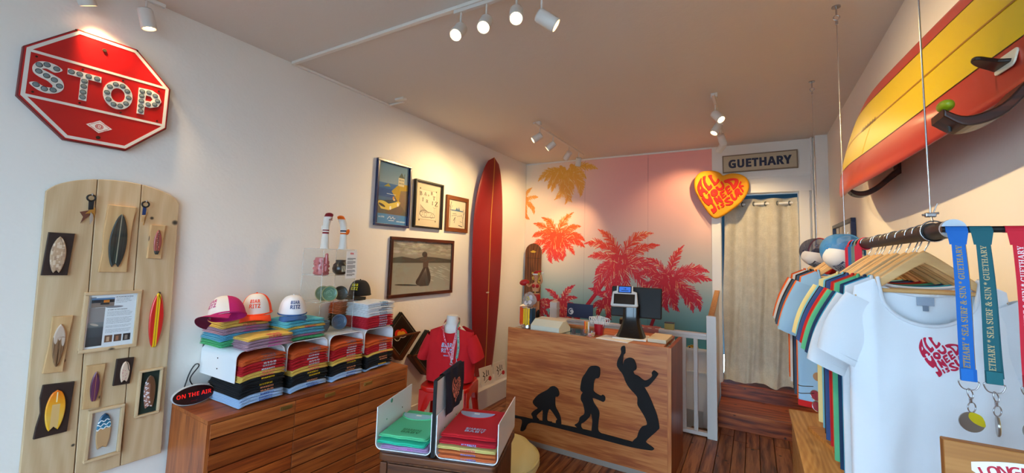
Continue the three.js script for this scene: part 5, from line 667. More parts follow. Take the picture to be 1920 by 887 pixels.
  { const t = thing('strap_stand', 'metal ring stand hung with pink, orange, yellow and blue straps', 'stand', [-1.87, TOP + 0.008, -3.6]);
    part('base', new THREE.CylinderGeometry(0.055, 0.06, 0.03, 24).translate(0, 0.015, 0), M.steel, t); part('stem', new THREE.CylinderGeometry(0.006, 0.006, 0.17, 10).translate(0, 0.1, 0), M.steel, t); part('ring', mv(new THREE.TorusGeometry(0.075, 0.004, 8, 32), 0, 0.185, 0, Math.PI / 2), M.steel, t);
    const cs = [0xd01c64, 0xd01c64, 0xf0560c, 0xf0560c, 0xf0560c, 0xf0c010, 0xe8b80c, 0xf0c010, 0x1e3c50, 0x16303f, 0x1e3c50];
    cs.forEach((c, i) => { const a = (165 - i / (cs.length - 1) * 165 + 10) * D2R, x = 0.079 * Math.cos(a), z = 0.079 * Math.sin(a); part('strap', [mv(rbox(0.017, 0.165 - 0.012 * (i % 3), 0.003, 0.001), x, 0.108, z, 0, Math.PI / 2 - a), mv(rbox(0.017, 0.15, 0.003, 0.001), x * 0.9, 0.115, z * 0.9, 0, Math.PI / 2 - a)], std(c, 0.7), t); }); }
  { // bag of badges held up over the strap stand
    const t = thing('badge_bag', 'clear bag of round white badges propped above the coloured straps', 'bag', [-1.89, TOP + 0.2, -3.66]); const g = new THREE.SphereGeometry(0.07, 18, 14); const p = g.attributes.position; for (let i = 0; i < p.count; i++) { const k = 1 + 0.35 * (vnoise(p.getX(i) * 40, p.getY(i) * 40, 3) - 0.5); p.setXYZ(i, p.getX(i) * k, p.getY(i) * 1.05 * k, p.getZ(i) * 0.55 * k); } g.computeVertexNormals(); part('film', mv(g, 0, 0.06, 0), new THREE.MeshPhysicalMaterial({ color: 0xe6e2e0, roughness: 0.2, transmission: 0.75, thickness: 0 }), t); for (const [x, y, c] of [[-0.02, 0.03, 0xd8d4d0], [0.022, 0.04, 0xd8d4d0], [0.0, 0.075, 0xc8b050], [0.03, 0.09, 0xd0ccd4]]) part('badge', mv(new THREE.CylinderGeometry(0.02, 0.02, 0.004, 20), x, y, 0.036, Math.PI / 2), std(c, 0.35), t); }
  { const t = thing('straw_cup', 'red cup of white curled straps beside the till', 'cup', [-1.17, TOPR, -3.6]); part('cup', [new THREE.CylinderGeometry(0.05, 0.042, 0.09, 4).rotateY(Math.PI / 4).translate(0, 0.045, 0)], std(0xb01420, 0.4), t); const w = []; for (let i = 0; i < 12; i++) { const x = -0.06 + 0.011 * i; w.push(tube([[x * 0.4, 0.05, 0], [x * 0.9, 0.12, 0.01], [x * 1.3, 0.165 - 0.3 * Math.abs(x), 0.02], [x * 1.5 + 0.012, 0.15 - 0.3 * Math.abs(x), 0.035], [x * 1.2 + 0.012, 0.09, 0.03]], 0.0034, 14, 5)); } part('straps', w, M.paper, t); }
  { const t = thing('marker_pot', 'clear pot of orange and yellow markers by the red cup', 'pot', [-1.265, TOP + 0.016, -3.55]); part('pot', mv(rbox(0.06, 0.05, 0.05, 0.004), 0, 0.025, 0), new THREE.MeshPhysicalMaterial({ color: 0xf0f0f0, roughness: 0.08, transmission: 0.9, thickness: 0 }), t); for (let i = 0; i < 4; i++) part('marker', mv(new THREE.CylinderGeometry(0.007, 0.007, 0.1, 10), -0.02 + 0.013 * i, 0.062, (i % 2) * 0.016 - 0.008, 0.05), std([0xf04a18, 0xf0901c, 0xf0b020, 0xe8e4dc][i], 0.4), t); }
  { const t = thing('clear_tub', 'small clear tub of badges at the counter edge', 'tub', [-1.2, TOPR, -3.475]); part('tub', [new THREE.CylinderGeometry(0.037, 0.032, 0.035, 20, 1, true).translate(0, 0.0175, 0)], new THREE.MeshPhysicalMaterial({ color: 0xf6f2ee, roughness: 0.1, transmission: 0.85, thickness: 0, side: THREE.DoubleSide }), t); for (let i = 0; i < 4; i++) part('badge', mv(new THREE.CylinderGeometry(0.013, 0.013, 0.005, 14), 0.015 * Math.cos(i * 1.7), 0.006 + i * 0.005, 0.015 * Math.sin(i * 1.7), 0.2), std([0xd8a030, 0xd05060, 0xe8e0d8, 0xd0b040][i], 0.4), t); }
  { const t = thing('blue_folder', 'navy blue folder with a white emblem leaning on the white railing', 'folder', [-1.66, 0.99, -4.425]); part('cover', mv(rbox(0.3, 0.15, 0.01, 0.002), 0, 0.075, 0, -0.06), std(0x16264a, 0.5), t); const em = canvas(128, 128, (c) => { c.fillStyle = '#16264a'; c.fillRect(0, 0, 128, 128); c.fillStyle = '#d8d8d4'; c.beginPath(); c.ellipse(64, 62, 44, 50, 0, 0, 7); c.fill(); c.strokeStyle = '#16264a'; c.lineWidth = 9; for (let i = 0; i < 3; i++) { c.beginPath(); c.arc(56 + i * 8, 66, 12 + i * 13, 0.4 + i, 4 + i); c.stroke(); } }); part('emblem', mv(new THREE.PlaneGeometry(0.09, 0.09), -0.1, 0.062, 0.0108, -0.06), new THREE.MeshStandardMaterial({ map: em, roughness: 0.5 }), t); }
  single('pink_cloth', grid(30, 16, (u, v) => { const s = v * 0.32 - 0.13, y = s < 0 ? 0 : -s, z = s < 0 ? s + 0.036 : 0.036 + 0.006 * Math.sin(u * 22) * Math.min(1, s * 9); return [-0.17 + 0.34 * u + 0.004 * Math.sin(v * 9), 0.965 + y - 0.004 * Math.abs(Math.sin(u * 15)), -4.49 + z + 0.004 * v]; }), std(0xb8706c, 0.95, { side: THREE.DoubleSide }), 'dusty pink cloth draped over the white railing behind the till', 'cloth', undefined, [-1.0, 0, 0]);
  { const t = thing('skateboard', 'long walnut skateboard deck standing upright in the corner by the mural', 'skateboard', [-2.72, 0.38, -5.33]); t.rotation.x = -0.02; const o = [], W = 0.13, L = 1.45; for (let i = 0; i <= 24; i++) { const a = i / 24 * Math.PI; o.push([W * Math.cos(a), L - 0.13 + 0.13 * Math.sin(a)]); } for (let i = 0; i <= 16; i++) { const a = Math.PI + i / 16 * Math.PI; o.push([W * Math.cos(a), 0.13 + 0.13 * Math.sin(a)]); } part('deck', boxUV(extrude(o, 0.014, { bevel: 0.004, seg: 2 }), 'y', [0.3, 0.2]), wood(T.walnut, 0.4, 0xffe0c8), t);
    for (const x of [-0.05, 0.05]) part('inlay', mv(rbox(0.008, 1.15, 0.001, 0.0004), x, 0.68, 0.0146), std(0x6a3a20, 0.5), t); part('badge', mv(extrude([[-0.05, 0], [0, 0.022], [0.05, 0], [0.02, -0.012], [-0.02, -0.012]], 0.001), 0, 1.33, 0.0146), std(0xc9a030, 0.5), t); part('nose_line', mv(rbox(0.22, 0.004, 0.001, 0.0003), 0, 1.24, 0.0146), std(0x1c0f08, 0.5), t);
    for (const y of [0.25, 1.05]) { part('truck', mv(rbox(0.05, 0.05, 0.04), 0, y, -0.022), M.steel, t); } }
  { // little festive figurine standing at the back of the counter
    const F = [-1.925, 0.99, -3.86], t = thing('figurine', 'blonde figurine in a red and white festive outfit with a red sack', 'figurine', F, 0.25);
    const skin = std(0xc98a5e, 0.6), redM = std(0xb80f14, 0.5), whiteM = std(0xe6e0d8, 0.8), gold = std(0xd8a83c, 0.6), s = 1;
    const body = new THREE.LatheGeometry([[0, 0.13], [0.017, 0.13], [0.02, 0.16], [0.036, 0.2], [0.043, 0.225], [0.036, 0.25], [0.028, 0.275], [0.034, 0.305], [0.04, 0.325], [0.033, 0.345], [0.014, 0.36], [0.012, 0.375], [0.02, 0.385], [0.026, 0.405], [0.024, 0.43], [0.01, 0.446], [0, 0.448]].map(([x, y]) => V2(x, y)), 24); body.scale(1, 1, 0.75);
    const leg = (sx) => { const q = tube([[sx * 0.02, 0.2, 0], [sx * 0.021, 0.12, 0.004], [sx * 0.018, 0.06, 0], [sx * 0.018, 0.01, 0.004]], 0.015, 14, 10); return q; }, arm = (p) => tube(p, 0.0095, 14, 8);
    part('body', [body, leg(-1), leg(1), arm([[-0.036, 0.34, 0], [-0.06, 0.32, 0.012], [-0.075, 0.335, 0.03], [-0.085, 0.35, 0.03]]), arm([[0.036, 0.34, 0], [0.055, 0.37, 0.01], [0.05, 0.405, 0.012], [0.042, 0.43, 0.01]])], skin, t);
    const face = []; for (const sx of [-1, 1]) face.push(mv(new THREE.SphereGeometry(0.003, 8, 6), sx * 0.009, 0.412, 0.0185)); part('eyes', face, M.dark, t); part('mouth', mv(new THREE.SphereGeometry(0.004, 8, 6).scale(1.6, 0.6, 0.6), 0, 0.397, 0.0175), redM, t);
    const curls = []; for (let i = 0; i < 34; i++) { const a = i * 2.399, y = 0.36 + 0.09 * ((i % 9) / 9), r2 = 0.027 + 0.008 * ((i * 7) % 5) / 5; const z = r2 * Math.sin(a); if (z > 0.012 && y < 0.425) continue; curls.push(mv(new THREE.SphereGeometry(0.0115, 8, 6), r2 * Math.cos(a), y, z - 0.004)); } part('hair', curls, gold, t);
    part('hat', [mv(new THREE.SphereGeometry(0.03, 16, 8, 0, 7, 0, 1.5), 0, 0.43, -0.004), mv(new THREE.ConeGeometry(0.022, 0.06, 14), 0.028, 0.455, -0.004, 0, 0, -1.2)], redM, t); part('hat_trim', [mv(new THREE.TorusGeometry(0.029, 0.007, 8, 20), 0, 0.432, -0.004, Math.PI / 2), mv(new THREE.SphereGeometry(0.01, 10, 8), 0.06, 0.446, -0.004)], whiteM, t);
    part('top', [mv(new THREE.SphereGeometry(0.018, 12, 8), -0.017, 0.325, 0.02), mv(new THREE.SphereGeometry(0.018, 12, 8), 0.017, 0.325, 0.02)], redM, t); const sk = new THREE.LatheGeometry([[0.04, 0.25], [0.046, 0.225], [0.043, 0.19], [0.036, 0.188]].map(([x, y]) => V2(x, y)), 20); sk.scale(1, 1, 0.78); part('shorts', sk, std(0xb80f14, 0.5, { side: THREE.DoubleSide }), t); part('belt', mv(new THREE.TorusGeometry(0.031, 0.005, 8, 24).scale(1, 0.78, 1), 0, 0.268, 0, Math.PI / 2), M.black, t); part('buckle', mv(rbox(0.014, 0.012, 0.004), 0, 0.268, 0.029), gold, t);
    part('boots', [leg(-1), leg(1)].map((g) => { g.scale(1.16, 0.55, 1.16); return g; }), M.black, t); part('sack', mv(new THREE.SphereGeometry(0.032, 14, 10).scale(1.5, 0.9, 0.9), -0.105, 0.352, 0.02, 0, 0, 0.2), redM, t); part('stand', new THREE.CylinderGeometry(0.05, 0.052, 0.012, 24).translate(0, 0.006, 0), M.dark, t); t.scale.setScalar(1.1); }
  { const t = thing('toy_car', 'tiny yellow toy car parked on the ledge below the mural', 'toy car', [-0.62, 0.641, ZB + 0.03]); part('body', mv(extrude([[-0.055, 0.006], [0.055, 0.006], [0.057, 0.016], [0.045, 0.02], [0.022, 0.021], [0.008, 0.034], [-0.025, 0.034], [-0.04, 0.021], [-0.056, 0.019]], 0.034, { bevel: 0.003 }), 0, 0, -0.017), std(0xe0a80c, 0.3), t); part('window', mv(rbox(0.04, 0.009, 0.0345, 0.001), -0.008, 0.026, 0), M.dark, t); for (const x of [-0.034, 0.034]) for (const z of [-0.016, 0.016]) part('wheel', mv(new THREE.CylinderGeometry(0.009, 0.009, 0.006, 14), x, 0.009, z, Math.PI / 2), M.black, t); }
  { const t = thing('amber_bottle', 'small amber bottle with gold cap on the railing behind the till', 'bottle', [-1.22, 0.961, -4.485]); part('body', new THREE.CylinderGeometry(0.018, 0.018, 0.05, 16).translate(0, 0.025, 0), std(0x2a1a10, 0.2), t); part('cap', new THREE.CylinderGeometry(0.012, 0.012, 0.016, 14).translate(0, 0.058, 0), M.brass, t); }
  {     const t = thing('yellow_tin', 'small yellow printed tin on the white railing behind the till', 'tin', [-0.735, 0.961, -4.485]); part('tin', mv(rbox(0.09, 0.06, 0.05, 0.004), 0, 0.03, 0), std(0xb8a858, 0.4), t); part('lid', mv(rbox(0.092, 0.012, 0.052, 0.003), 0, 0.064, 0), std(0x4a4a48, 0.4), t); }
}
// ---------- wall right: surfboard on its racks ----------
{
  const dir = V(Math.sin(0.056), -0.02, Math.cos(0.056)).normalize();   // nose to tail, towards the shop window
  const wv = V(Math.sin(0.234), Math.cos(0.234), 0); wv.addScaledVector(dir, -wv.dot(dir)).normalize();
  const nv = new THREE.Vector3().crossVectors(wv, dir); if (nv.x > 0) nv.negate();
  const t = thing('longboard', 'big yellow longboard with red rails hung on wooden wall racks', 'surfboard', [0.46, 2.333, -3.65]);
  t.quaternion.setFromRotationMatrix(new THREE.Matrix4().makeBasis(dir, nv, wv.clone()).determinant() > 0 ? new THREE.Matrix4().makeBasis(dir, nv, wv) : new THREE.Matrix4().makeBasis(dir, nv, wv.clone().negate()));
  const det = new THREE.Matrix4().makeBasis(dir, nv, wv).determinant() > 0, up = det ? 1 : -1;   // local x along the board, y out of its bottom, z across
  const L = 2.54, W = 0.556;
  const f = (q) => { q = Math.max(1e-4, q); return q < 0.29 ? Math.pow(Math.sin(Math.PI / 2 * q / 0.29), 0.469) : 1 - 0.25 * Math.pow((q - 0.29) / 0.71, 2); };
  const rock = (q) => -0.172 * Math.pow(Math.max(0, 0.4 - q) / 0.4, 2) - 0.015 * Math.pow(Math.max(0, q - 0.75) / 0.25, 2);
  const gloss = (c) => new THREE.MeshPhysicalMaterial({ color: c, roughness: 0.4, clearcoat: 0.4, clearcoatRoughness: 0.15, side: THREE.DoubleSide });
  const surf = (a0, a1, n, sgn, lift = 0) => grid(n, 60, (u, v) => { const q = Math.pow(v, 1.4), s = Math.sin((a0 + (a1 - a0) * u) * Math.PI / 2), w = f(q) * W / 2, th = 0.036 * Math.sqrt(Math.max(0, 1 - s * s)) * Math.min(1, f(q) * 1.4); return [L * q, sgn * th + rock(q) + lift, up * s * w]; });
  const A = 2 / Math.PI * Math.asin(0.587), B = 2 / Math.PI * Math.asin(0.52);
  const yel = gloss(0xd2b400), red = gloss(0xa82a1a);
  part('hull_yellow', surf(-B, A, 12, 1), yel, t); part('hull_red_band', surf(A, 1, 8, 1), red, t); part('hull_red_band', surf(-1, -B, 8, 1), red, t);
  const dk = surf(-1, 1, 20, -1); part('deck', dk, red, t);
  const line = (s, w, q0, q1, col, nm) => part(nm, grid(1, 50, (u, v) => { const q = q0 + (q1 - q0) * v, ww = f(q) * W / 2, ss = s + (u - 0.5) * w / (W / 2), th = 0.036 * Math.sqrt(Math.max(0, 1 - ss * ss)) * Math.min(1, f(q) * 1.4); return [L * q, th + rock(q) + 0.0012, up * ss * ww]; }), std(col, 0.4, { side: THREE.DoubleSide }), t);
  line(0, 0.009, 0.012, 0.99, 0x9a6a1c, 'stringer'); line(0.587, 0.004, 0.02, 0.99, 0x2c1408, 'pinline'); line(-0.52, 0.004, 0.02, 0.99, 0x2c1408, 'pinline');
  // nose panel line across the board and a worn script mark on the stringer
  part('nose_line', grid(16, 1, (u, v) => { const s = -0.5 + 1.06 * u, q = 0.03 + 0.014 * (1 - Math.pow(2 * u - 1, 2)) - 0.002 * v, ww = f(q) * W / 2, th = 0.036 * Math.sqrt(Math.max(0, 1 - s * s)) * Math.min(1, f(q) * 1.4); return [L * q, th + rock(q) + 0.0014, up * s * ww]; }), std(0x5a3810, 0.5, { side: THREE.DoubleSide }), t);
  const mk = canvas(256, 64, (c, w, h) => { c.clearRect(0, 0, w, h); c.strokeStyle = '#6a4a10'; c.lineWidth = 7; c.beginPath(); c.moveTo(8, 40); for (let i = 0; i < 12; i++) c.bezierCurveTo(14 + i * 20, 6, 24 + i * 20, 60, 28 + i * 20, 22 + 12 * (i % 2)); c.stroke(); });
  part('script_mark', grid(6, 2, (u, v) => { const q = 0.4 + 0.09 * u, ss = (v - 0.5) * 0.2, th = 0.036 * Math.sqrt(1 - ss * ss); return [L * q, th + rock(q) + 0.0022, up * ss * f(q) * W / 2]; }), new THREE.MeshStandardMaterial({ map: mk, transparent: true, roughness: 0.5, side: THREE.DoubleSide }), t);
  // fins: one side bite on the lower red band, long box in the middle with a big fin near the tail
  const fin = (h, b, q, s, yaw) => { const g = extrude([[0, 0], [b, 0], [b * 0.98, h * 0.35], [b * 1.12, h * 0.85], [b * 1.02, h], [b * 0.75, h * 0.97], [b * 0.4, h * 0.7], [b * 0.12, h * 0.3]], 0.009, { bevel: 0.003, seg: 2, smooth: true }); const m = part('fin', g, std(0x23140e, 0.35), t); m.position.set(L * q, 0.034 * Math.sqrt(1 - s * s) + rock(q), up * s * W / 2 * f(q)); m.rotation.y = yaw; return m; };
  const plug = (q, s, l, w) => part('fin_box', mv(extrude(rrect(l, w, w * 0.3), 0.004, { bevel: 0.001 }), 0, 0, 0, -Math.PI / 2), std(0xd9d2bc, 0.4), t, [L * q + l * 0.3, 0.035 * Math.sqrt(1 - s * s) + rock(q), up * s * W / 2 * f(q)]);
  fin(0.068, 0.062, 0.872, -0.68, 0); plug(0.878, -0.68, 0.08, 0.045); fin(0.068, 0.062, 0.872, 0.68, 0); plug(0.896, 0.68, 0.085, 0.05); fin(0.22, 0.15, 0.93, 0, 0); plug(0.925, 0, 0.26, 0.035);
  for (const [i, z] of [-1.38, -2.95].entries()) {
    const y0 = i ? 2.2 : 2.235, r = thing('board_rack', ['curved dark wood wall rack arm with green knob near the board fins', 'curved dark wood wall rack arm with green knob under the board nose'][i], 'rack', [XR, y0, z]);
    const mid = i ? [[-0.225, -0.115], [-0.2, -0.143], [-0.155, -0.15], [-0.1, -0.12], [-0.05, -0.07], [0, -0.02]] : [[-0.292, -0.215], [-0.255, -0.238], [-0.2, -0.222], [-0.15, -0.165], [-0.08, -0.085], [0, -0.02]];
    const c = new THREE.CatmullRomCurve3(mid.map(([x, y]) => V(x, y, 0))).getPoints(24), up0 = c.map((q, j) => [q.x, q.y + 0.008 + 0.006 * j / 24]), lo = c.map((q, j) => [q.x, q.y - 0.01 - 0.02 * j / 24]);
    part('arm', mv(extrude([...up0, ...lo.reverse()], 0.085, { bevel: 0.004, seg: 2 }), 0, 0, -0.045), wood(T.walnut, 0.35, 0xb07868), r);
    part('wall_plate', mv(rbox(0.014, 0.1, 0.085, 0.004), -0.007, -0.005, -0.002), wood(T.walnut, 0.4, 0xb08070), r);
    const kn = new THREE.SphereGeometry(0.018, 16, 12); kn.scale(0.85, 0.8, 1.5); part('knob', mv(kn, mid[0][0] + 0.012, mid[0][1] + 0.022, 0.01), std(0x8a9a10, 0.35), r); part('screw', mv(rod([mid[0][0] + 0.02, mid[0][1] - 0.04, 0], [mid[0][0] + 0.02, mid[0][1] - 0.01, 0], 0.004, 8)), M.dark, r);
  }
}
{ // navy framed glass low on the wall beyond the rack
  const t = thing('framed_print', 'navy framed picture on the wall behind the caps', 'framed picture', [XR, 1.72, -4.5], -Math.PI / 2), w = 0.86, h = 0.6, b = 0.03, bars = [];
  for (const [x, y, a, c] of [[0, h / 2 - b / 2, w, b], [0, -h / 2 + b / 2, w, b], [-w / 2 + b / 2, 0, b, h - 2 * b], [w / 2 - b / 2, 0, b, h - 2 * b]]) bars.push(mv(rbox(a, c, 0.032, 0.003), x, y, 0.018));
  part('frame', bars, std(0x14244c, 0.35), t); part('print', mv(rbox(w - 2 * b, h - 2 * b, 0.004, 0.001), 0, 0, 0.008), std(0xa8a292, 0.5), t); part('glass', mv(new THREE.PlaneGeometry(w - 2 * b, h - 2 * b), 0, 0, 0.02), M.glass, t);
}
// ---------- hanging rail, ropes, hangers, T-shirts ----------
const RX = 0.40, RY = 1.742;
{
  const t = thing('hanging_rail', 'thick black hanging rail with pale end cap slung on steel wires', 'clothes rail', [RX, RY, 0]);
  part('rail', mv(rod([0, 0, -1.345], [0, 0, -3.85], 0.0205, 20)), M.black, t); part('end_cap', mv(new THREE.CylinderGeometry(0.0215, 0.0215, 0.016, 20), 0, 0, -1.337, Math.PI / 2), std(0xc9d6e0, 0.35), t);
  for (const z of [-1.47, -2.637, -3.687]) {
    part('band', mv(new THREE.CylinderGeometry(0.0235, 0.0235, 0.03, 20), 0, 0, z, Math.PI / 2), std(0x15100e, 0.5), t);
    part('wire', mv(rod([0, 0.045, z], [0, HC - RY - 0.09, z], 0.0022, 6)), M.steel, t);
    part('wire_loop', [mv(new THREE.TorusGeometry(0.026, 0.0018, 6, 24), 0, 0.002, z + 0.018, 0, 0, 0), mv(rod([0, 0.026, z + 0.015], [0, 0.05, z], 0.002, 6))], M.steel, t);
    part('wire_clamp', [mv(rbox(0.022, 0.012, 0.014, 0.003), 0, 0.045, z), mv(rod([-0.016, 0.045, z], [0.016, 0.05, z], 0.003, 6)), mv(rod([0.004, 0.045, z], [0.014, 0.075, z], 0.0015, 5))], M.steel, t);
    part('ceiling_hook', [mv(new THREE.CylinderGeometry(0.02, 0.02, 0.006, 16), 0, HC - RY - 0.003, z), mv(rod([0, HC - RY - 0.05, z], [0, HC - RY, z], 0.004, 8)), mv(new THREE.TorusGeometry(0.013, 0.003, 6, 16), 0, HC - RY - 0.062, z), mv(rbox(0.012, 0.02, 0.01, 0.002), 0, HC - RY - 0.09, z)], M.steel, t);
  }
}
const hangerWood = wood(T.pine, 0.4, 0xffe8c4);
function hangerParts(t, W = 0.3) { // origin where the hook rests on the rail
  const arm = []; const n = 14; for (let i = 0; i <= n; i++) { const q = i / n; arm.push([W / 2 * q, -0.046 - 0.004 * Math.sin(q * 3) - 0.124 * Math.pow(q, 1.15)]); }
  const lower = arm.map(([x, y], i) => [x, y - 0.034 + 0.012 * (i / n)]).reverse(), half = [...arm, ...lower];
  const outline = [...arm, ...lower, ...arm.slice(1).map(([x, y], i) => [-x, y - 0.034 + 0.012 * ((i + 1) / n)]), ...arm.slice(1).map(([x, y]) => [-x, y]).reverse()];
  part('arms', boxUV(mv(extrude(outline, 0.013, { bevel: 0.004, seg: 2 }), 0, 0, -0.0065), 'x', [0.2, 0.1]), hangerWood, t);
  part('bar', boxUV(mv(rod([-W * 0.43, -0.155, 0], [W * 0.43, -0.155, 0], 0.0055, 10)), 'x'), hangerWood, t);
  const hk = []; for (let i = 0; i <= 14; i++) { const a = -0.7 + i / 14 * 3.9; hk.push([0.0215 * Math.cos(a), 0.0 + 0.0215 * Math.sin(a), 0]); } part('hook', tube([[0, -0.06, 0], [0.002, -0.046, 0], [0.01, -0.03, 0], ...hk], 0.0018, 40, 6), M.steel, t);
}
// a T-shirt: torso tube and two sleeves; origin at the neck, y down to -len
const sp = (a, k) => Math.sign(a) * Math.pow(Math.abs(a), k);
function teeFns(o) {
  const { sh = 0.165, nk = 0.092, drop = 0.125, dropB = 0.03, slope = 0.32, len = 0.64, wB = 0.165, wA = 0.168, d = 0.034, d0 = 0.01, fold = 0.006, seed = 1, belly = 0 } = o;
  const yT = (x, front) => { const a = Math.abs(x); return a > nk ? -slope * (a - nk) : -(front ? drop : dropB) * Math.pow(Math.sqrt(Math.max(0, 1 - (a / nk) ** 2)), 0.8); };
  const w = (v) => sh + (wA - sh) * Math.min(1, v * 4) + (wB - wA) * v, dep = (v) => d0 + (d - d0) * Math.min(1, v * 4) * (1 + belly * Math.sin(v * 2.6)), fo = (x, v, s) => fold * Math.min(1, v * 1.6) * (Math.sin(x * 38 + seed * 2.1 + v * 3) + 0.6 * Math.sin(x * 71 + seed + v * 5) * v) * s;
  return { sh, nk, drop, dropB, slope, len, d, yT, w, dep, fo, front(x, y) { const top = yT(x, true), v = Math.min(1, Math.max(0, (y - top) / (-len - top))), c = Math.min(1, Math.abs(x) / w(v)), s = Math.sqrt(Math.max(0, 1 - Math.pow(c, 2 / 0.8))); return dep(v) * Math.pow(s, 0.8) + fo(x, v, s); } };
}
function teeGeo(o = {}) {
  const F = teeFns(o), { sleeve = 1, sd = 0.03 } = o;
  const torso = grid(72, 34, (u, v) => { const th = u * Math.PI * 2, c = Math.cos(th), s = Math.sin(th), W = F.w(v), x = W * sp(c, 0.8), x0 = F.sh * sp(c, 0.8), yt = F.yT(x0, s > 0); return [x, yt * (1 - v) - F.len * v, F.dep(v) * sp(s, 0.8) + F.fo(x, v, s), x * 1, v * F.len]; });
  torso.index.array.reverse(); torso.computeVertexNormals();
  const gs = [torso];
  for (const k of [-1, 1]) {
    const yS = -F.slope * (F.sh - F.nk), A = [F.sh - 0.035, yS - 0.045], B = [F.sh + 0.045 * sleeve, yS - 0.2 * sleeve], dx = B[0] - A[0], dy = B[1] - A[1], l = Math.hypot(dx, dy), px = -dy / l, py = dx / l;
    const g = grid(28, 9, (u, v) => { const ph = u * Math.PI * 2, hh = 0.06 + 0.012 * Math.sin(v * 3) - 0.013 * v, tt = (o.d0 ?? 0.01) + 0.006 + (sd - 0.012) * v, lx = A[0] + dx * v + px * hh * Math.cos(ph), ly = A[1] + dy * v + py * hh * Math.cos(ph); return [k * lx, ly, tt * Math.sin(ph) + 0.003 * Math.sin(v * 7 + ph * 2)]; });
    if (k > 0) { g.index.array.reverse(); g.computeVertexNormals(); } gs.push(g);
    const hem = tube(Array.from({ length: 20 }, (_, i) => { const ph = i / 20 * Math.PI * 2, lx = B[0] - dx * 0.1 + px * 0.0508 * Math.cos(ph), ly = B[1] - dy * 0.1 + py * 0.0508 * Math.cos(ph); return [k * lx, ly, (sd + 0.002) * Math.sin(ph)]; }), 0.0012, 40, 5, true); gs.push(hem);
  }
  return { geo: merge(gs), F };
}
function collarGeo(F, r = 0.0045) { const p = []; for (let i = 0; i <= 20; i++) { const x = -F.nk + 2 * F.nk * i / 20; p.push([x, F.yT(x, true) + 0.002, F.front(x, F.yT(x, true)) * 0.98 + 0.001]); } for (let i = 19; i > 0; i--) { const x = -F.nk + 2 * F.nk * i / 20; p.push([x, F.yT(x, false) + 0.002, -0.008]); } const g = tube(p, r, 90, 8, true); return g; }
const TEES = [1, 2, 3].map((s) => teeGeo({ seed: s, d: 0.022, fold: 0.004, sd: 0.018, sh: 0.16, nk: 0.1, drop: 0.12, slope: 0.5, wA: 0.172, wB: 0.176, len: 0.6, sleeve: 1.22 })), ADULT = [4, 6, 7].map((s) => teeGeo({ seed: s, d: 0.03, fold: 0.006, sd: 0.022, sh: 0.178, nk: 0.105, drop: 0.1, slope: 0.5, wA: 0.2, wB: 0.205, len: 0.7, sleeve: 1.5 })), cloth2 = (h) => { const m = cloth(h).clone(); m.side = THREE.DoubleSide; return m; };
const teeMats = new Map(); const teeMat = (h) => { if (!teeMats.has(h)) teeMats.set(h, cloth2(h)); return teeMats.get(h); };
const FRONT = teeGeo({ seed: 5, d: 0.042, fold: 0.010, sd: 0.03, sh: 0.15, nk: 0.1, drop: 0.122, dropB: 0.045, slope: 0.5, wA: 0.162, wB: 0.17, len: 0.62, sleeve: 1.0 });
const RACK = [[-1.505, 0xe9eef4, 'white'], [-1.585, 0xdfe4ea, 'white'], [-1.645, 0x38a4c8, 'cyan'], [-1.70, 0x18365c, 'dark navy'], [-1.765, 0x58b888, 'mint green'], [-1.83, 0xc8551e, 'rust orange'], [-1.89, 0xb8141c, 'red'], [-1.95, 0x2c4a80, 'blue'], [-2.015, 0x0d0e14, 'black'], [-2.08, 0x68b0cc, 'aqua'], [-2.15, 0xd8c88c, 'pale yellow'],
  [-2.72, 0x86b0d4, 'light blue'], [-2.84, 0xd8601a, 'orange'], [-2.93, 0x344a62, 'slate blue'], [-3.02, 0x0c0d12, 'black'], [-3.12, 0x0e0f15, 'black'], [-3.22, 0xc8c8cc, 'pale grey'], [-3.34, 0xe0641c, 'orange'], [-3.46, 0xb41a20, 'red']];
const where = ['with a red heart print, first on the rail', 'tucked directly behind the front white one', 'third from the end cap of the rail', 'between the cyan and the mint shirts', 'beside the rust orange one on the rail', 'between mint green and red on the rail', 'between rust orange and blue on the rail', 'between red and black on the rail', 'between blue and aqua on the rail', 'beside the pale yellow one on the rail', 'last before the gap under the blue cap', 'facing out after the gap in the rail', 'just behind the light blue one', 'between the orange and the black shirts', 'directly behind the slate blue one', 'beside the pale grey one on the rail', 'between a black and an orange shirt', 'beside the red one near the curtain', 'last on the rail near the curtain'];
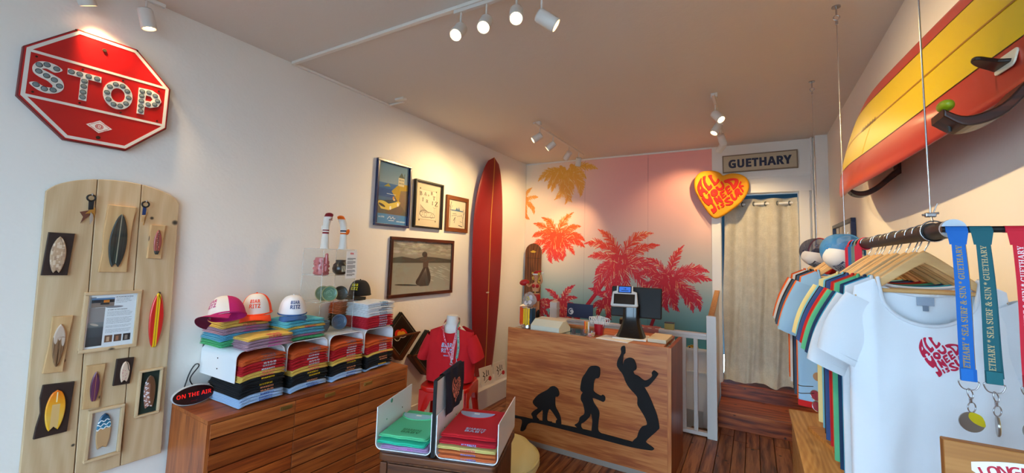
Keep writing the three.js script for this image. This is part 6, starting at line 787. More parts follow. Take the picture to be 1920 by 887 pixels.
RACK.forEach(([z, c, n], i) => {
  const turn = i === 0 ? 0.06 : 0.02 * Math.sin(i * 3.1), x = RX - (i > 0 ? 0.004 * Math.sin(i * 2) : 0.008);
  const h = thing('clothes_hanger', `hanger with the ${n} T-shirt ${where[i]}`, 'hanger', [x, RY, z], turn, 'wooden hangers on the black rail'); hangerParts(h);
  const t = thing('hanging_shirt', `${n} T-shirt ${where[i]}`, 'T-shirt', [x, RY - 0.122, z], turn, 'T-shirts on the black rail');
  const T0 = i === 0 ? FRONT : i > 10 ? ADULT[i % 3] : TEES[i % 3];
  part('shirt_body', T0.geo, teeMat(c), t); part('collar', collarGeo(T0.F), teeMat(c), t);
  if (i === 11) part('hem_band', grid(48, 1, (u, v) => { const th = u * Math.PI * 2; return [0.207 * sp(Math.cos(th), 0.8), -0.7 + 0.03 * v, 0.0345 * sp(Math.sin(th), 0.8)]; }), teeMat(0xb8141c), t);
  if (i === 0) {
    const rm = std(0xb8103c, 0.8), s = 0.185, cx = 0.016, cy = -0.192;
    for (const k in HEART) { const g = new THREE.ExtrudeGeometry(shapeOf(HEART[k], HEART_HOLE[k] || [], k !== 'N' && k !== 'I'), { depth: 0.0004, bevelEnabled: false }); const p = g.attributes.position; for (let j = 0; j < p.count; j++) { const X = cx + p.getX(j) * s, Y = cy + p.getY(j) * s * 1.12; p.setXYZ(j, X, Y, T0.F.front(X, Y) + 0.0008 + p.getZ(j)); } g.computeVertexNormals(); part('print_letter', g, rm, t); }
    part('size_label', mv(rbox(0.035, 0.022, 0.001, 0.0004), 0, -0.058, -0.0045), std(0x8c98a8, 0.7), t); part('size_label', mv(rbox(0.012, 0.014, 0.001, 0.0004), 0, -0.076, -0.004), std(0x6c7888, 0.7), t);
  }
});
// caps hung from the rail by their straps: crown towards the aisle, peak down
function hangCap(t, up, brim) { const y = V(...up).normalize(), z = V(...brim); z.addScaledVector(y, -z.dot(y)).normalize(); t.quaternion.setFromRotationMatrix(new THREE.Matrix4().makeBasis(new THREE.Vector3().crossVectors(y, z), y, z)); }
hangCap(makeCap('trucker_cap', 'navy mesh trucker cap with white front hanging from the rail near the curtain', [0.37, 1.722, -3.25], [0, 0, 0], { front: 0xe2dcd6, back: 0x121c44, brim: 0xb01018, ink: 0x10182c, mesh: true, k: 1 }, 'caps hanging on the rail'), [-0.78, 0.1, 0.62], [0.3, -0.92, 0.25]);
hangCap(makeCap('trucker_cap', 'light blue mesh trucker cap with white front hanging from the rail', [0.39, 1.705, -2.53], [0, 0, 0], { front: 0xe4e0da, back: 0x3c88c8, brim: 0x3c80b8, ink: 0x123058, mesh: true, k: 1 }, 'caps hanging on the rail'), [-0.7, 0.2, 0.68], [0.3, -0.9, 0.3]);
{ // straps looped on the rail between the caps and the hangers
  const G = 'straps looped on the rail behind the hangers'; [[-2.2, 0xc02040, 'crimson', 0.2], [-2.27, 0x6a8078, 'grey-green', 0.22], [-2.34, 0x2c64a0, 'blue', 0.19], [-2.41, 0xc41c38, 'bright red', 0.24]].forEach(([z, c, n, l]) => { const t = thing('hanging_strap', `${n} woven strap looped over the rail beside the light blue cap`, 'strap', [RX, RY, z], 0, G); part('loop', mv(new THREE.TorusGeometry(0.0235, 0.003, 6, 20).scale(1, 1, 4), 0, 0, 0), std(c, 0.8), t); part('strap', [mv(rbox(0.018, l, 0.003, 0.001), -0.022, -l / 2, 0.006), mv(rbox(0.018, l * 0.95, 0.003, 0.001), -0.026, -l / 2 - 0.004, -0.006)], std(c, 0.8), t); });
}
{ // bar across to the wall with printed lanyards
  single('lanyard_bar', mv(rod([RX - 0.03, RY - 0.004, -1.3], [XR, RY - 0.004, -1.3], 0.007, 12)), M.black, 'thin black bar carrying lanyards between the rail end and the wall', 'bar');
  const ltex = (bg, fg, words) => canvas(128, 1024, (c, w, h) => { c.fillStyle = bg; c.fillRect(0, 0, w, h); c.save(); c.translate(w / 2, h / 2); c.rotate(-Math.PI / 2); c.fillStyle = fg; c.textAlign = 'center'; c.font = 'bold 74px serif'; c.fillText(words, 0, 26, h - 40); c.restore(); });
  const star = (c, x, y, r) => {};
  const mats = (bg, fg) => new THREE.MeshStandardMaterial({ map: ltex(bg, fg, 'GUETHARY ★ SEA SURF & SUN ★ GUETHARY'.replace(/★/g, '*')), roughness: 0.75, side: THREE.DoubleSide });
  const strip = (x0, x1, y0, y1, z0, w0, w1, tw0, tw1) => grid(4, 24, (u, v) => { const a = tw0 + (tw1 - tw0) * v, x = x0 + (x1 - x0) * v, w = (w0 + (w1 - w0) * v) * (u - 0.5); return [x + w * Math.cos(a), y0 + (y1 - y0) * v, z0 + w * Math.sin(a) + 0.004 * Math.sin(v * 5), u, 1 - v]; });
  const lan = (label, x, c1, m1, m2, clip, o = {}) => {
    const t = thing('lanyard', label, 'lanyard', [x, RY - 0.004, -1.29], 0, undefined), B = -0.325, W = 0.025;
    part('knot', [grid(12, 3, (u, v) => { const a = -0.6 + u * 4.3; return [(v - 0.5) * 0.033 * (1 + 0.08 * Math.cos(a)), 0.0095 * Math.sin(a) - 0.002, -0.01 + 0.0105 * Math.cos(a), 0.5, 0.004 + 0.002 * u]; }), grid(6, 6, (u, v) => [(u - 0.5) * (0.035 - 0.008 * v), -0.004 - 0.03 * v, 0.004 - 0.001 * v, 0.5, 0.004 + 0.002 * v])], m1, t);
    part('back_ribbon', strip(0.004, 0.01, -0.03, B + 0.01, -0.004, W * 0.8, W, o.t2 ?? 0.2, o.t3 ?? 0.1), m2, t); part('ribbon', strip(0, 0.004, -0.03, B, 0.004, W * 0.85, W, o.t0 ?? 0, o.t1 ?? 0), m1, t);
    part('end_sleeve', mv(rbox(W, 0.026, 0.008, 0.001), 0.004, B + 0.012, 0.002), std(c1, 0.7), t);
    part('ring', mv(tube([[-0.013, 0, 0], [-0.015, -0.008, 0], [-0.008, -0.018, 0], [0.008, -0.018, 0], [0.015, -0.008, 0], [0.013, 0, 0]], 0.0013, 30, 6, true), 0.004, B, 0.002), M.steel, t);
    part('clasp', [mv(new THREE.TorusGeometry(0.0085, 0.0014, 6, 18).scale(0.6, 1.2, 1), 0.005, B - 0.027, 0.002, 0, 0.5, 0.2), mv(rbox(0.005, 0.012, 0.004, 0.001), 0.005, B - 0.04, 0.002), mv(new THREE.TorusGeometry(0.0105, 0.0012, 6, 20), 0.006, B - 0.055, 0.002, 0, 0.7, 0)], M.steel, t);
    const md = part('medal', mv(new THREE.CylinderGeometry(0.0205, 0.0205, 0.003, 30), 0, 0, 0, Math.PI / 2), std(0x9c948c, 0.3, { metalness: 0.8 }), t, [0.004, B - 0.085, 0.004], [0, clip, 0.1]); return [t, md];
  };
  const blue = mats('#0f62b4', '#b08a3c'), gold = mats('#a8801c', '#1f64b0'), teal = mats('#125a64', '#c4a878'), red = mats('#d01430', '#f0e4e0'), pink = mats('#d8687c', '#ffffff');
  const [a, am] = lan('blue and gold twisted lanyard with a round metal tag by the rail end', 0.392, 0x0f6cc0, blue, gold, 0.1, { t2: 0.2, t3: -0.5, t0: 0.1, t1: 0.75 }); part('enamel', mv(extrude([[0.0, 0.02], [-0.004, 0.01], [0.004, -0.002], [0.019, -0.008], [0.0185, 0.009], [0.012, 0.017]], 0.0008, { smooth: true }), 0, 0, 0.0016), std(0xc8b410, 0.4), am);
  const [b, bm] = lan('teal lanyard lettered with the village name and an edge-on metal tag', 0.43, 0x12646c, teal, teal, 1.35); part('enamel', mv(new THREE.CylinderGeometry(0.018, 0.018, 0.001, 24), 0, 0, 0.0022, Math.PI / 2), std(0xd0a020, 0.4), bm);
  const [c, cm] = lan('red lanyard lettered in white with a pink round tag, farthest from the rail end', 0.484, 0xc81430, red, pink, 0.2); part('enamel', mv(new THREE.CylinderGeometry(0.019, 0.019, 0.001, 24), 0, 0, 0.0022, Math.PI / 2), std(0xd8406c, 0.4), cm);
}
{ // oak drawer chest under the rail
  const t = thing('oak_cabinet', 'low oak cabinet with drawers under the hanging shirts', 'cabinet', [0, 0, 0]);
  part('top', boxUV(mv(rbox(0.475, 0.024, 2.2, 0.002), 0.446, 0.588, -2.65), 'z'), M.oak, t); part('body', boxUV(mv(rbox(0.44, 0.53, 2.16, 0.002), 0.462, 0.311, -2.65), 'z'), wood(T.oak, 0.5, 0xe0d0c0), t); part('plinth', mv(rbox(0.4, 0.046, 2.1, 0.002), 0.47, 0.023, -2.65), M.dark, t);
  for (let k = 0; k < 4; k++) for (let r = 0; r < 2; r++) part('drawer_front', wbox(0.018, 0.25, 0.53, 'z', 0.002), wood(T.oak, 0.45, 0xf4e6d4), t, [0.232, 0.18 + r * 0.262, -3.46 + k * 0.54]);
  single('oak_board', boxUV(mv(rbox(0.34, 0.024, 0.42, 0.003), 0, 0, 0), 'x'), wood(T.oak, 0.45, 0xffe8c8), 'loose pale oak board lying turned on the low cabinet', 'board', undefined, [0.505, 0.612, -3.21], [0, 0.28, 0]);
}
{ // pendants and sunglasses hung between the shirts
  const t = thing('sunglasses', 'thin black-armed sunglasses with rosy lenses hooked among the shirts', 'sunglasses', [0.215, 1.12, -2.25], -0.7);
  part('arms', [mv(tube([[-0.012, 0.02, 0.075], [-0.01, 0.014, 0.06], [0, 0.01, 0]], 0.0016, 12, 6)), mv(tube([[-0.01, -0.012, 0.075], [-0.008, -0.016, 0.06], [0.002, -0.018, 0]], 0.0016, 12, 6))], M.black, t); part('frame', [mv(new THREE.TorusGeometry(0.021, 0.002, 6, 24), 0.006, -0.026, -0.004, 0, 0, 0), mv(new THREE.TorusGeometry(0.021, 0.002, 6, 24), 0.012, -0.07, -0.004)], M.steel, t); for (const [x, y] of [[0.006, -0.026], [0.012, -0.07]]) part('lens', mv(new THREE.CylinderGeometry(0.02, 0.02, 0.001, 24), x, y, -0.004, Math.PI / 2), new THREE.MeshPhysicalMaterial({ color: 0xb04858, roughness: 0.1, transmission: 0.5, thickness: 0 }), t);
  const n = thing('pendant_necklace', 'cord necklace with a flat tan pendant hanging among the shirts', 'necklace', [0.232, 1.175, -2.24], 0); part('cord', mv(tube([[0.16, RY - 1.175 - 0.02, 0], [0.03, 0.14, 0], [0, 0.024, 0]], 0.0013, 20, 6)), M.black, n); part('pendant', mv(new THREE.CylinderGeometry(0.018, 0.018, 0.004, 20), 0, 0, 0, Math.PI / 2), std(0x9a7048, 0.5), n);
}
{ // wooden sign in front of the rail
  const t = thing('longboard_sign', 'oak sign board with a white sticker lettered LONGBOARDS in red', 'sign', [0.42, 0, -1.0], 0);
  part('board', boxUV(mv(rbox(0.3, 0.42, 0.018, 0.002), 0, 1.157, 0), 'x', [0.1, 0.3]), wood(T.oak, 0.5, 0xd8b890), t); part('post', mv(rbox(0.04, 0.95, 0.03, 0.003), 0, 0.49, -0.026), M.oak, t); part('base', mv(rbox(0.26, 0.025, 0.24, 0.004), 0, 0.0125, -0.02), M.oak, t);
  const st = canvas(512, 256, (c, w, h) => { c.fillStyle = '#e8ecee'; c.fillRect(0, 0, w, h); c.fillStyle = '#b01430'; c.font = 'bold 84px sans-serif'; const s = 'LONGBOARDS'; [...s].forEach((ch, i) => { const a = (i - 4.5) * 0.085; c.save(); c.translate(w / 2 + Math.sin(a) * 520, 600 - Math.cos(a) * 515); c.rotate(a); c.textAlign = 'center'; c.fillText(ch, 0, 0); c.restore(); }); c.font = 'bold 44px sans-serif'; c.textAlign = 'center'; c.fillText('SMALL WAVES', w / 2, 190); });
  const o = []; for (let i = 0; i <= 16; i++) { const q = i / 16; o.push([-0.128 + 0.256 * q, 0.045 + 0.022 * Math.sin(q * Math.PI)]); } const g = new THREE.ShapeGeometry(shapeOf([...o.reverse(), [-0.128, 0.02], [-0.09, -0.005], [-0.075, -0.07], [0.075, -0.07], [0.09, -0.005], [0.128, 0.02]])); { const p = g.attributes.position, u = g.attributes.uv; for (let i = 0; i < p.count; i++) u.setXY(i, p.getX(i) / 0.256 + 0.5, (p.getY(i) + 0.06) / 0.128); } part('sticker', mv(g.scale(0.52, 0.52, 1), -0.052, 1.316, 0.0096), new THREE.MeshStandardMaterial({ map: st, roughness: 0.35 }), t);
}
// ---------- small cabinet in front, its white trays and shirts, mannequin, pouf, cards ----------
const CB = { p: [-1.425, 0, -1.886], a: 18.5 * D2R };
const inCab = (x, y, z) => { const c = Math.cos(CB.a), s = Math.sin(CB.a); return [CB.p[0] + x * c + z * s, y, CB.p[2] - x * s + z * c]; };
{
  const t = thing('small_cabinet', 'small dark wooden cabinet with rounded top and a pale drawer knob', 'cabinet', CB.p, CB.a), H = 0.65, W = 0.615, D = 0.47;
  const wm = wood(T.walnut, 0.45, 0xf0d0b0), top = extrude(rrect(W, D, 0.035), 0.036, { bevel: 0.006, seg: 3 }); top.rotateX(-Math.PI / 2); part('top', boxUV(mv(top, 0, H - 0.036, 0), 'x', [0.4, 0.2]), wm, t);
  const body = extrude(rrect(W - 0.03, D - 0.03, 0.025), H - 0.12); body.rotateX(-Math.PI / 2); part('body', boxUV(mv(body, 0, 0.085, 0), 'y', [0.1, 0.6]), wm, t);
  for (const [x, z] of [[-1, -1], [-1, 1], [1, -1], [1, 1]]) part('leg', mv(new THREE.CylinderGeometry(0.02, 0.014, 0.09, 12), x * (W / 2 - 0.07), 0.045, z * (D / 2 - 0.07)), wm, t);
  part('corner_post', mv(wbox(0.035, H - 0.13, 0.012, 'y'), -W / 2 + 0.034, H / 2 + 0.02, D / 2 - 0.012), wm, t); part('corner_post', mv(wbox(0.035, H - 0.13, 0.012, 'y'), W / 2 - 0.034, H / 2 + 0.02, D / 2 - 0.012), wm, t);
  for (let k = 0; k < 3; k++) { const f = part('drawer', wbox(W - 0.12, 0.155, 0.014, 'x'), wood(T.walnut, 0.45, 0xe6c8a4), t, [0, H - 0.125 - k * 0.168, D / 2 - 0.01]); part('knob', mv(new THREE.SphereGeometry(0.017, 16, 12).scale(1, 1, 0.7), 0, 0.02, 0.018), new THREE.MeshPhysicalMaterial({ color: 0xa8c8c4, roughness: 0.2, clearcoat: 1 }), f); }
}
function uTray(name, label, x0, x1, hl, hr, z0, z1) { // a white U of bent sheet standing open to the top
  const c = (x0 + x1) / 2, w = x1 - x0, t0 = 0.004, r = 0.03, s = new THREE.Shape(), a = w / 2, b = a - t0, q = r - t0;
  s.moveTo(-a, hl); s.lineTo(-a, r); s.absarc(-a + r, r, r, Math.PI, 1.5 * Math.PI, false); s.lineTo(a - r, 0); s.absarc(a - r, r, r, -Math.PI / 2, 0, false); s.lineTo(a, hr); s.lineTo(b, hr); s.lineTo(b, r); s.absarc(a - r, r, q, 0, -Math.PI / 2, true); s.lineTo(-a + r, t0); s.absarc(-a + r, r, q, -Math.PI / 2, -Math.PI, true); s.lineTo(-b, hl); s.lineTo(-a, hl);
  const t = thing(name, label, 'display tray', inCab(c, 0.651, 0), CB.a, 'white trays on the small cabinet'); part('shell', mv(new THREE.ExtrudeGeometry(s, { depth: z1 - z0, bevelEnabled: false, curveSegments: 10 }), 0, 0, z0), M.sheet, t);
  for (const sx of [-1, 1]) for (const z of [0.3, 0.75]) part('screw', mv(screwG.clone(), sx * (w / 2 - 0.004), Math.min(hl, hr) * 0.55, z0 + (z1 - z0) * z), M.steel, t); return t;
}
uTray('display_tray', 'white bent-sheet tray holding the mint green and lilac shirts', -0.335, -0.036, 0.205, 0.2, -0.2, 0.205);
uTray('display_tray', 'white bent-sheet tray holding the red, yellow and orange baby shirts', -0.008, 0.307, 0.2, 0.19, -0.2, 0.215);
{ const t = thing('divider_board', 'tall white board with thick black edge between the two white trays', 'board', inCab(-0.022, 0.651, 0.02), CB.a); part('panel', mv(rbox(0.014, 0.362, 0.385, 0.001), 0.001, 0.1815, 0), M.sheet, t); part('edge', mv(rbox(0.018, 0.365, 0.006, 0.001), 0, 0.1825, 0.196), M.blackMatte, t); part('edge', mv(rbox(0.018, 0.005, 0.39, 0.001), 0, 0.3655, 0), M.blackMatte, t); part('backing', mv(rbox(0.005, 0.357, 0.38, 0.001), -0.0088, 0.18, 0), M.blackMatte, t); }
{ // navy T-shirt draped over the board
  const t = thing('draped_shirt', 'navy T-shirt with a coral heart print draped over the divider board', 'T-shirt', inCab(-0.02, 1.017, 0.02), CB.a);
  part('cloth', grid(30, 44, (u, v) => { const L = v * 0.47 - 0.17, z = -0.185 + 0.29 * u + 0.004 * Math.sin(v * 7), wv = 0.004 * Math.sin(u * 15 + v * 4); let x, y; if (L < -0.016) { x = -0.017 + wv * 0.6 - 0.02 * Math.min(0.1, -L) ; y = L + 0.012; } else if (L < 0.016) { const a = L / 0.016 * Math.PI / 2; x = 0.017 * Math.sin(a); y = 0.004 + 0.014 * Math.cos(a) - 0.006; } else { x = 0.018 + wv + 0.05 * Math.min(0.15, L) ; y = -L + 0.016 + 0.02; } return [x, y * (L > 0.016 ? 0.78 : 1) + (L > 0 ? 0.0 : 0), z + 0.05 * Math.max(0, L) * (1 - u)]; }), teeMat(0x10142a), t);
  const cm = std(0xd8806c, 0.8, { side: THREE.DoubleSide }); const s = 0.3; for (const k in HEART) { const g = new THREE.ShapeGeometry(shapeOf(HEART[k], HEART_HOLE[k] || [], false)); const p = g.attributes.position; for (let j = 0; j < p.count; j++) { const X = p.getX(j), Y = p.getY(j); p.setXYZ(j, 0.0275 + 0.0022 + 0.05 * 0.05 - (0.0 + Y * s) * 0.05, -0.1 + Y * s * 1.0, -0.035 - X * s * 1.0); } g.computeVertexNormals(); part('print_letter', g, cm, t); }
}
// baby shirts lying open side up: slab with round neckline showing a label
function babyShirt(name, label, x, y, z, w, d, t0, col, print, turn, o = {}) {
  const t = thing(name, label, 'folded shirt', inCab(x, y, z), CB.a + turn, o.group ?? 'baby shirts in the white trays');
  const g = foldedGeo(w, d, t0, (x * 100 + y * 1000) | 0, 2, 14); part('cloth', g, cloth(col), t);
  if (print !== null) part('print', grid(8, 2, (u, v) => [(u - 0.5) * 0.108 + 0.02, t0 + 0.0055, d / 2 - 0.03 - 0.055 * v, u, 1 - v].map((q, i) => i === 4 ? v : q)), new THREE.MeshStandardMaterial({ color: print, alphaMap: BABY, transparent: true, roughness: 0.7, side: THREE.DoubleSide }), t);
  if (o.front) part('front_print', grid(6, 3, (u, v) => [(u - 0.5) * 0.08 + 0.01, t0 * (0.15 + 0.7 * v), d / 2 + 0.0015, u, v]), new THREE.MeshStandardMaterial({ color: o.front, alphaMap: PM[1], transparent: true, roughness: 0.7 }), t);
  if (o.neck) { part('neckline', mv(tube(Array.from({ length: 17 }, (_, i) => { const a = Math.PI + Math.PI * i / 16; return [0.1 * Math.cos(a) - 0.03, 0, -0.082 * Math.sin(a)]; }), 0.0035, 40, 8), 0, t0 + 0.003, -d / 2 + 0.055), cloth(col), t); const sh = new THREE.ShapeGeometry(shapeOf(Array.from({ length: 17 }, (_, i) => { const a = Math.PI + Math.PI * i / 16; return [0.098 * Math.cos(a), 0.08 * Math.sin(a)]; }))); part('inside_back', mv(sh, -0.03, t0 + 0.0045, -d / 2 + 0.055, -Math.PI / 2), cloth(o.neck), t); part('size_label', mv(rbox(0.03, 0.001, 0.014, 0.0004), -0.03, t0 + 0.0052, -d / 2 + 0.078), M.paper, t); }
  return t;
}
const BABY = printMask(['BIARRITZ', 'BABY'], 'bold 84px sans-serif');
{
  let y = 0.6595; const X = -0.19;
  babyShirt('folded_baby_shirt', 'lilac folded baby shirt at the bottom of the tray with the mint shirt', X + 0.01, y, 0.08, 0.25, 0.26, 0.019, 0xb08cb8, null, 0.02, { front: 0xd070c8 }); y += 0.026;
  babyShirt('folded_baby_shirt', 'turquoise folded baby shirt beneath the mint green one', X, y, 0.07, 0.262, 0.3, 0.016, 0x2cc4a0, null, -0.03); y += 0.022;
  babyShirt('folded_baby_shirt', 'mint green baby shirt lettered BABY on top in its white tray', X, y, 0.03, 0.262, 0.34, 0.018, 0x5cc890, 0x1e8a50, -0.02, { neck: 0x9cd0d8 }); y += 0.03;
  y = 0.6595; const Z = 0.15;
  babyShirt('folded_baby_shirt', 'orange folded baby shirt with blue print, lowest in the tray', Z, y, 0.085, 0.292, 0.28, 0.015, 0xd8703c, null, 0.02, { front: 0x4878c8 }); y += 0.021;
  babyShirt('folded_baby_shirt', 'second orange folded baby shirt under the yellow one', Z, y, 0.082, 0.292, 0.28, 0.013, 0xd47038, null, 0, { front: 0x4878c8 }); y += 0.019;
  babyShirt('folded_baby_shirt', 'pale yellow folded baby shirt between the red and orange ones', Z, y, 0.08, 0.294, 0.29, 0.017, 0xd8c878, null, -0.01, { front: 0xd84858 }); y += 0.023;
  babyShirt('folded_baby_shirt', 'red folded baby shirt with a small blue cross, under the top one', Z, y, 0.07, 0.29, 0.3, 0.019, 0xc0122a, null, 0.01, { front: 0x88a8e0 }); y += 0.025;
  babyShirt('folded_baby_shirt', 'top red baby shirt with pale BABY lettering and pale blue neck', Z, y, 0.03, 0.284, 0.35, 0.021, 0xc8101e, 0xa8b8d8, 0, { neck: 0xa4b8dc }); 
}
single('round_clip', mv(extrude(circ(1, 18).map(([x, y]) => [0.011 * x, 0.011 * y]), 0.002), 0, 0, 0), new THREE.MeshPhysicalMaterial({ color: 0x38a890, roughness: 0.3, clearcoat: 1 }), 'tiny round blue-green and yellow clip on the edge of the mint tray', 'clip', undefined, inCab(-0.3295, 0.843, 0.06), [0, CB.a + Math.PI / 2, 0]);
{ // red plastic stool
  const t = thing('plastic_stool', 'red plastic stool carrying the shirt mannequin', 'stool', [-2.27, 0, -2.95], 0.35), m = new THREE.MeshPhysicalMaterial({ color: 0xc8140c, roughness: 0.3, clearcoat: 0.3 }), H = 0.56;
  const seat = extrude(rrect(0.42, 0.42, 0.09), 0.045, { bevel: 0.012, seg: 3 }); seat.rotateX(-Math.PI / 2); part('seat', mv(seat, 0, H - 0.045, 0), m, t);
  for (const [sx, sz] of [[-1, -1], [-1, 1], [1, -1], [1, 1]]) { const g = grid(8, 12, (u, v) => { const a = u * Math.PI / 2, r = 0.085 - 0.02 * v, off = 0.115 + 0.07 * v; return [sx * (off + r * Math.cos(a)), (H - 0.03) * (1 - v), sz * (off + r * Math.sin(a))]; }); part('leg', g, new THREE.MeshPhysicalMaterial({ color: 0xc8140c, roughness: 0.3, clearcoat: 0.3, side: THREE.DoubleSide }), t); }
  for (let k = 0; k < 4; k++) { const a = k * Math.PI / 2, o = [[-0.2, 0], [0.2, 0], [0.2, -0.05], [0.14, -0.07], [0.09, -0.16], [0, -0.19], [-0.09, -0.16], [-0.14, -0.07], [-0.2, -0.05]], g = extrude([[-0.19, 0], [0.19, 0], [0.195, -0.16], [0.13, -0.15], [0.1, -0.08], [0, -0.05], [-0.1, -0.08], [-0.13, -0.15], [-0.195, -0.16]], 0.006); g.translate(0, H - 0.03, 0.196); g.rotateY(a); part('apron', g, m, t); }
}
{ // half-body mannequin
  const P = [-2.27, 0.565, -2.95], t = thing('mannequin', 'white headless child mannequin torso standing on the red stool', 'mannequin', P, 0.35), m = std(0xdcd8d2, 0.5);
  const body = grid(36, 26, (u, v) => { const th = -u * Math.PI * 2, y = v * 0.52, q = v; let rx, rz; if (q < 0.72) { rx = 0.135 + 0.03 * Math.sin(q / 0.72 * Math.PI) * q + 0.025 * q; rz = 0.09 + 0.01 * Math.sin(q * 3) - 0.012 * q; } else { const s = (q - 0.72) / 0.28; rx = Math.max(0.165 * Math.pow(1 - Math.min(1, s * 1.25), 0.55), 0.05); rz = Math.max(0.09 * (1 - 1.3 * s), 0.046); } return [rx * Math.cos(th), y, rz * Math.sin(th)]; });
  part('torso', [body, mv(new THREE.CylinderGeometry(0.05, 0.053, 0.06, 24), 0, 0.515, 0), mv(new THREE.CylinderGeometry(0.047, 0.05, 0.006, 24), 0, 0.548, 0)], m, t);
  const s = thing('displayed_shirt', 'red T-shirt with pale block print worn by the white mannequin', 'T-shirt', [P[0], P[1] + 0.455, P[2]], 0.35);
  const tee = teeGeo({ sh: 0.19, nk: 0.078, drop: 0.055, dropB: 0.015, slope: 0.33, len: 0.44, wA: 0.212, wB: 0.205, d: 0.13, d0: 0.075, fold: 0.005, seed: 9, sd: 0.05, sleeve: 1.15 });
  part('shirt_body', tee.geo, teeMat(0xc40e1c), s); part('collar', collarGeo(tee.F, 0.006), teeMat(0xc40e1c), s);
  part('print', grid(10, 6, (u, v) => { const x = -0.052 + 0.1 * u, y = -0.2 + 0.085 * v; return [x, y, tee.F.front(x, y) + 0.002]; }), ink(0x9cb4d4, 0), s); part('print', grid(6, 2, (u, v) => { const x = -0.025 + 0.05 * u, y = -0.225 + 0.014 * v; return [x, y, tee.F.front(x, y) + 0.002]; }), ink(0x9cb4d4, 1), s);
  const lm = (bg, fg) => new THREE.MeshStandardMaterial({ map: canvas(64, 512, (c, w, h) => { c.fillStyle = bg; c.fillRect(0, 0, w, h); c.save(); c.translate(w / 2, h / 2); c.rotate(-Math.PI / 2); c.fillStyle = fg; c.font = 'bold 34px serif'; c.textAlign = 'center'; c.fillText('BIARRITZ * SEA SURF & SUN', 0, 12, h - 20); c.restore(); }), roughness: 0.75, side: THREE.DoubleSide });
  const rib = (name, label, path, mat) => { const t2 = thing(name, label, 'lanyard', [P[0], P[1], P[2]], 0.35, 'lanyards round the mannequin neck'); const c = new THREE.CatmullRomCurve3(path.map((q) => V(...q))); part('ribbon', grid(2, 40, (u, v) => { const p = c.getPoint(v), q = c.getTangent(v), out = V(p.x, 0, p.z + 0.02).normalize(), side = new THREE.Vector3().crossVectors(q, out).normalize().multiplyScalar((u - 0.5) * 0.021); return [p.x + side.x, p.y + side.y, p.z + side.z]; }), mat, t2); const e = path[path.length - 1]; part('clasp', [mv(rbox(0.008, 0.03, 0.006, 0.001), e[0], e[1] - 0.012, e[2]), mv(new THREE.TorusGeometry(0.01, 0.0015, 6, 16), e[0], e[1] - 0.034, e[2])], M.steel, t2); };
  const zf = (x, y) => tee.F.front(x, y - 0.455) + 0.008;
  const neck = (x) => [[x * 0.2, 0.52, -0.062], [x * 0.75, 0.515, -0.045], [x, 0.5, 0.0], [x * 1.05, 0.47, 0.055]];
  rib('neck_lanyard', 'red lettered lanyard round the mannequin neck crossing the shirt print', [...neck(-0.062), [-0.045, 0.4, zf(-0.045, 0.4)], [0.02, 0.27, zf(0.02, 0.27)], [0.045, 0.21, zf(0.045, 0.21)]], lm('#d02040', '#f0d8d8'));
  rib('neck_lanyard', 'pink and white lettered lanyard round the mannequin neck, hanging straight down', [...neck(0.06), [0.065, 0.4, zf(0.065, 0.4) + 0.002], [0.058, 0.3, zf(0.06, 0.3) + 0.002], [0.052, 0.21, zf(0.05, 0.21) + 0.002]], lm('#e0a0ac', '#b01838'));
  rib('neck_lanyard', 'grey-green lettered lanyard round the mannequin neck beside the pink one', [...neck(0.066), [0.086, 0.41, zf(0.086, 0.41) + 0.004], [0.1, 0.3, zf(0.1, 0.3) + 0.004], [0.09, 0.22, zf(0.09, 0.22) + 0.004]], lm('#5c9088', '#d8d0b8'));
}
{ // pale yellow pouf between cabinet and counter
  const t = thing('floor_pouf', 'pale yellow soft round pouf on the floor behind the small cabinet', 'pouf', [-1.74, 0, -2.80]);
  const g = new THREE.LatheGeometry([[0, 0], [0.27, 0], [0.33, 0.03], [0.365, 0.1], [0.36, 0.155], [0.32, 0.2], [0.25, 0.225], [0, 0.232]].map(([x, y]) => V2(x, y)), 48); { const p = g.attributes.position; for (let i = 0; i < p.count; i++) { const a = Math.atan2(p.getZ(i), p.getX(i)), k = 1 + 0.018 * Math.sin(a * 9) * Math.min(1, p.getY(i) * 8); p.setX(i, p.getX(i) * k); p.setZ(i, p.getZ(i) * k); } g.computeVertexNormals(); }
  part('cushion', g, std(0xdcd29a, 0.8), t); part('seam', mv(tube(Array.from({ length: 40 }, (_, i) => { const a = i / 40 * 2 * Math.PI; return [0.358 * Math.cos(a), 0.15, 0.358 * Math.sin(a)]; }), 0.011, 120, 6, true)), std(0xd4ca90, 0.8), t); part('button', mv(new THREE.SphereGeometry(0.025, 16, 8).scale(1, 0.4, 1), 0, 0.232, 0), std(0xc8b468, 0.8), t);
}
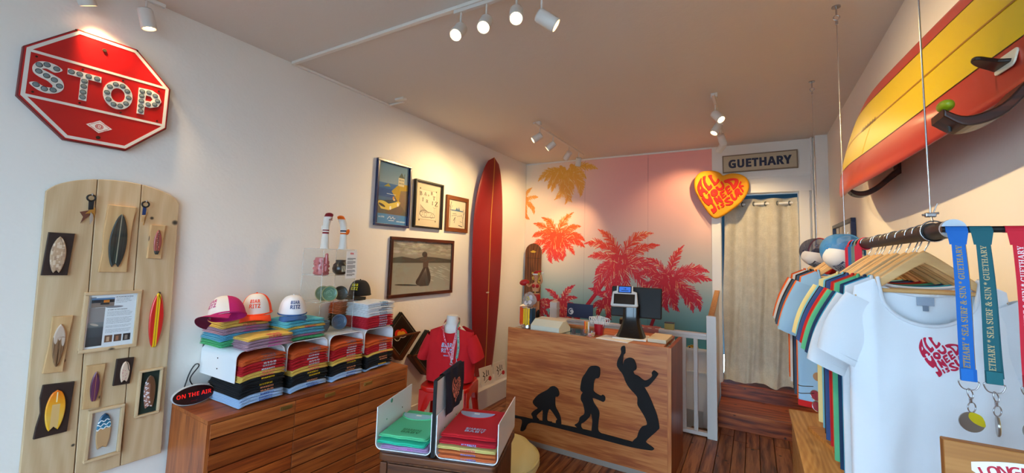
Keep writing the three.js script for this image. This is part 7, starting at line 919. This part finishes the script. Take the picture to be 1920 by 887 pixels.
{ // two drawn cards standing on the ledge
  const tex = (k) => canvas(192, 256, (c, w, h) => { c.fillStyle = '#e6ddd0'; c.fillRect(0, 0, w, h); c.strokeStyle = '#15120f'; c.lineCap = 'round'; const q = rng(k); c.lineWidth = 10; c.beginPath(); c.moveTo(50, 60); c.lineTo(70, 90); c.lineTo(44, 120); c.lineTo(70, 130); c.lineTo(52, 180); c.moveTo(105, 50); c.lineTo(96, 130); c.lineTo(112, 122); c.moveTo(135, 60); c.quadraticCurveTo(128, 90, 134, 120); c.stroke(); c.lineWidth = 5; c.beginPath(); c.moveTo(60, 215); c.lineTo(110, 180); c.lineTo(130, 195); c.stroke(); c.fillStyle = '#c01c24'; c.beginPath(); c.ellipse(146, 176, 26, 32, 0, 0, 7); c.fill(); });
  [[4.04, 'white card with black brush strokes and red dot, nearer the red stool'], [4.33, 'white card with black brush strokes and red dot beside the counter']].forEach(([u, l], i) => { const t = thing('brush_card', l, 'card', [-2.585, 0.2, -u], Math.PI / 2 - 0.1); t.rotation.order = 'YXZ'; t.rotation.x = -0.22; part('card', [mv(rbox(0.22, 0.2, 0.006, 0.001), 0, 0.1, 0)], M.paper, t); part('drawing', mv(new THREE.PlaneGeometry(0.21, 0.19), 0, 0.1, 0.0036), new THREE.MeshStandardMaterial({ map: tex(i + 2), roughness: 0.7 }), t); part('easel', mv(rbox(0.05, 0.12, 0.004), 0, 0.064, -0.026, -0.38), M.paper, t); });
}
// ---------- ceiling spot tracks: each head is a small white can with a glowing lamp face and its own spot light ----------
const canMat = std(0xd6d2cc, 0.4), glow = new THREE.MeshStandardMaterial({ color: 0xffffff, emissive: new THREE.Color(1, 0.72, 0.36), emissiveIntensity: 14, roughness: 0.4 });
function spotHead(track, mount, drop, aim, power, cone = 34) { // mount: point on the track (world); aim: world point
  const g = track, base = g.position, top = V(...mount).sub(base), piv = top.clone().add(V(0, -drop, 0)), dir = V(...aim).sub(piv.clone().add(base)).normalize();
  const can = new THREE.LatheGeometry([[0.0, 0.05], [0.03, 0.05], [0.034, 0.042], [0.035, -0.05], [0.0335, -0.055], [0.030, -0.055], [0.029, -0.04], [0.027, -0.03], [0, -0.028]].map(([x, y]) => V2(x, y)), 24);
  const q = new THREE.Quaternion().setFromUnitVectors(V(0, -1, 0), dir), c = piv.clone().addScaledVector(dir, 0.03);
  part('stem', rod(top.toArray(), piv.toArray(), 0.0055, 8), canMat, g);
  const m = part('lamp_can', can, canMat, g); m.position.copy(c); m.quaternion.copy(q);
  const f = part('lamp_face', new THREE.CylinderGeometry(0.0275, 0.0275, 0.004, 24), glow, m, [0, -0.0335, 0]); f.castShadow = false;
  const L = new THREE.SpotLight(LAMP, power * LAMP_POWER, 0, cone * D2R, 0.75, 2), w = c.clone().add(base).addScaledVector(dir, 0.058);
  L.name = 'spot_light'; L.position.copy(w); L.target.position.copy(w).add(dir); L.castShadow = true; L.shadow.radius = 1.2; L.shadow.mapSize.set(1024, 1024); scene.add(L, L.target);
}
function track(label, x0, x1, z0, z1) { const t = thing('spot_track', label, 'ceiling light', [(x0 + x1) / 2, HC, (z0 + z1) / 2]); const l = Math.max(Math.abs(x1 - x0), Math.abs(z1 - z0)), alongX = Math.abs(x1 - x0) > Math.abs(z1 - z0); part('bar', mv(rbox(alongX ? l : 0.024, 0.02, alongX ? 0.024 : l, 0.003), 0, -0.045, 0), canMat, t); part('ceiling_box', mv(rbox(0.05, 0.036, 0.05, 0.004), alongX ? 0 : 0, -0.018, alongX ? 0 : l * 0.42), canMat, t); return t; }
{
  const a = track('white spot track on the ceiling over the stop sign', -2.79, -2.79, -0.35, -0.93);
  spotHead(a, [-2.79, 2.955, -0.85], 0.075, [-2.62, 1.0, -1.3], 0.4, 30); spotHead(a, [-2.79, 2.955, -0.6], 0.075, [-2.93, 2.2, -0.95], 0.5, 36);
  const b = track('white spot track with four heads across the middle of the ceiling', -1.39, -0.72, -1.71, -1.71);
  spotHead(b, [-1.345, 2.955, -1.71], 0.1, [-1.0, 1.0, -0.1], 0.5, 34); spotHead(b, [-1.18, 2.955, -1.71], 0.1, [-0.6, 1.0, -0.2], 0.5, 34); spotHead(b, [-1.0, 2.955, -1.71], 0.1, [-0.3, 1.2, -0.5], 0.5, 34); spotHead(b, [-0.86, 2.955, -1.71], 0.16, [0.69, 1.7, -2.5], 1.8, 44);
  const c = track('white spot track with four heads near the palm mural', -1.855, -1.855, -3.58, -4.97);
  spotHead(c, [-1.855, 2.955, -3.72], 0.09, [-2.9, 2.0, -3.0], 1.0, 42); spotHead(c, [-1.855, 2.955, -4.05], 0.09, [-2.9, 1.9, -3.6], 1.0, 46); spotHead(c, [-1.855, 2.955, -4.5], 0.09, [-2.85, 1.9, -5.0], 1.1, 46); spotHead(c, [-1.855, 2.955, -4.82], 0.09, [-2.3, 1.4, -5.39], 0.8, 36);
  const d = track('white spot track with four heads in front of the doorway', -0.25, -0.25, -3.53, -4.9);
  spotHead(d, [-0.25, 2.955, -3.75], 0.09, [0.69, 1.6, -3.0], 0.8, 40); spotHead(d, [-0.25, 2.955, -4.08], 0.09, [-1.2, 0.9, -3.35], 0.9, 36); spotHead(d, [-0.25, 2.955, -4.45], 0.09, [0.1, 1.7, -5.39], 0.9, 40); spotHead(d, [-0.25, 2.955, -4.75], 0.1, [-0.75, 2.3, -5.39], 0.7, 34);
}
renderer.render(scene, camera);
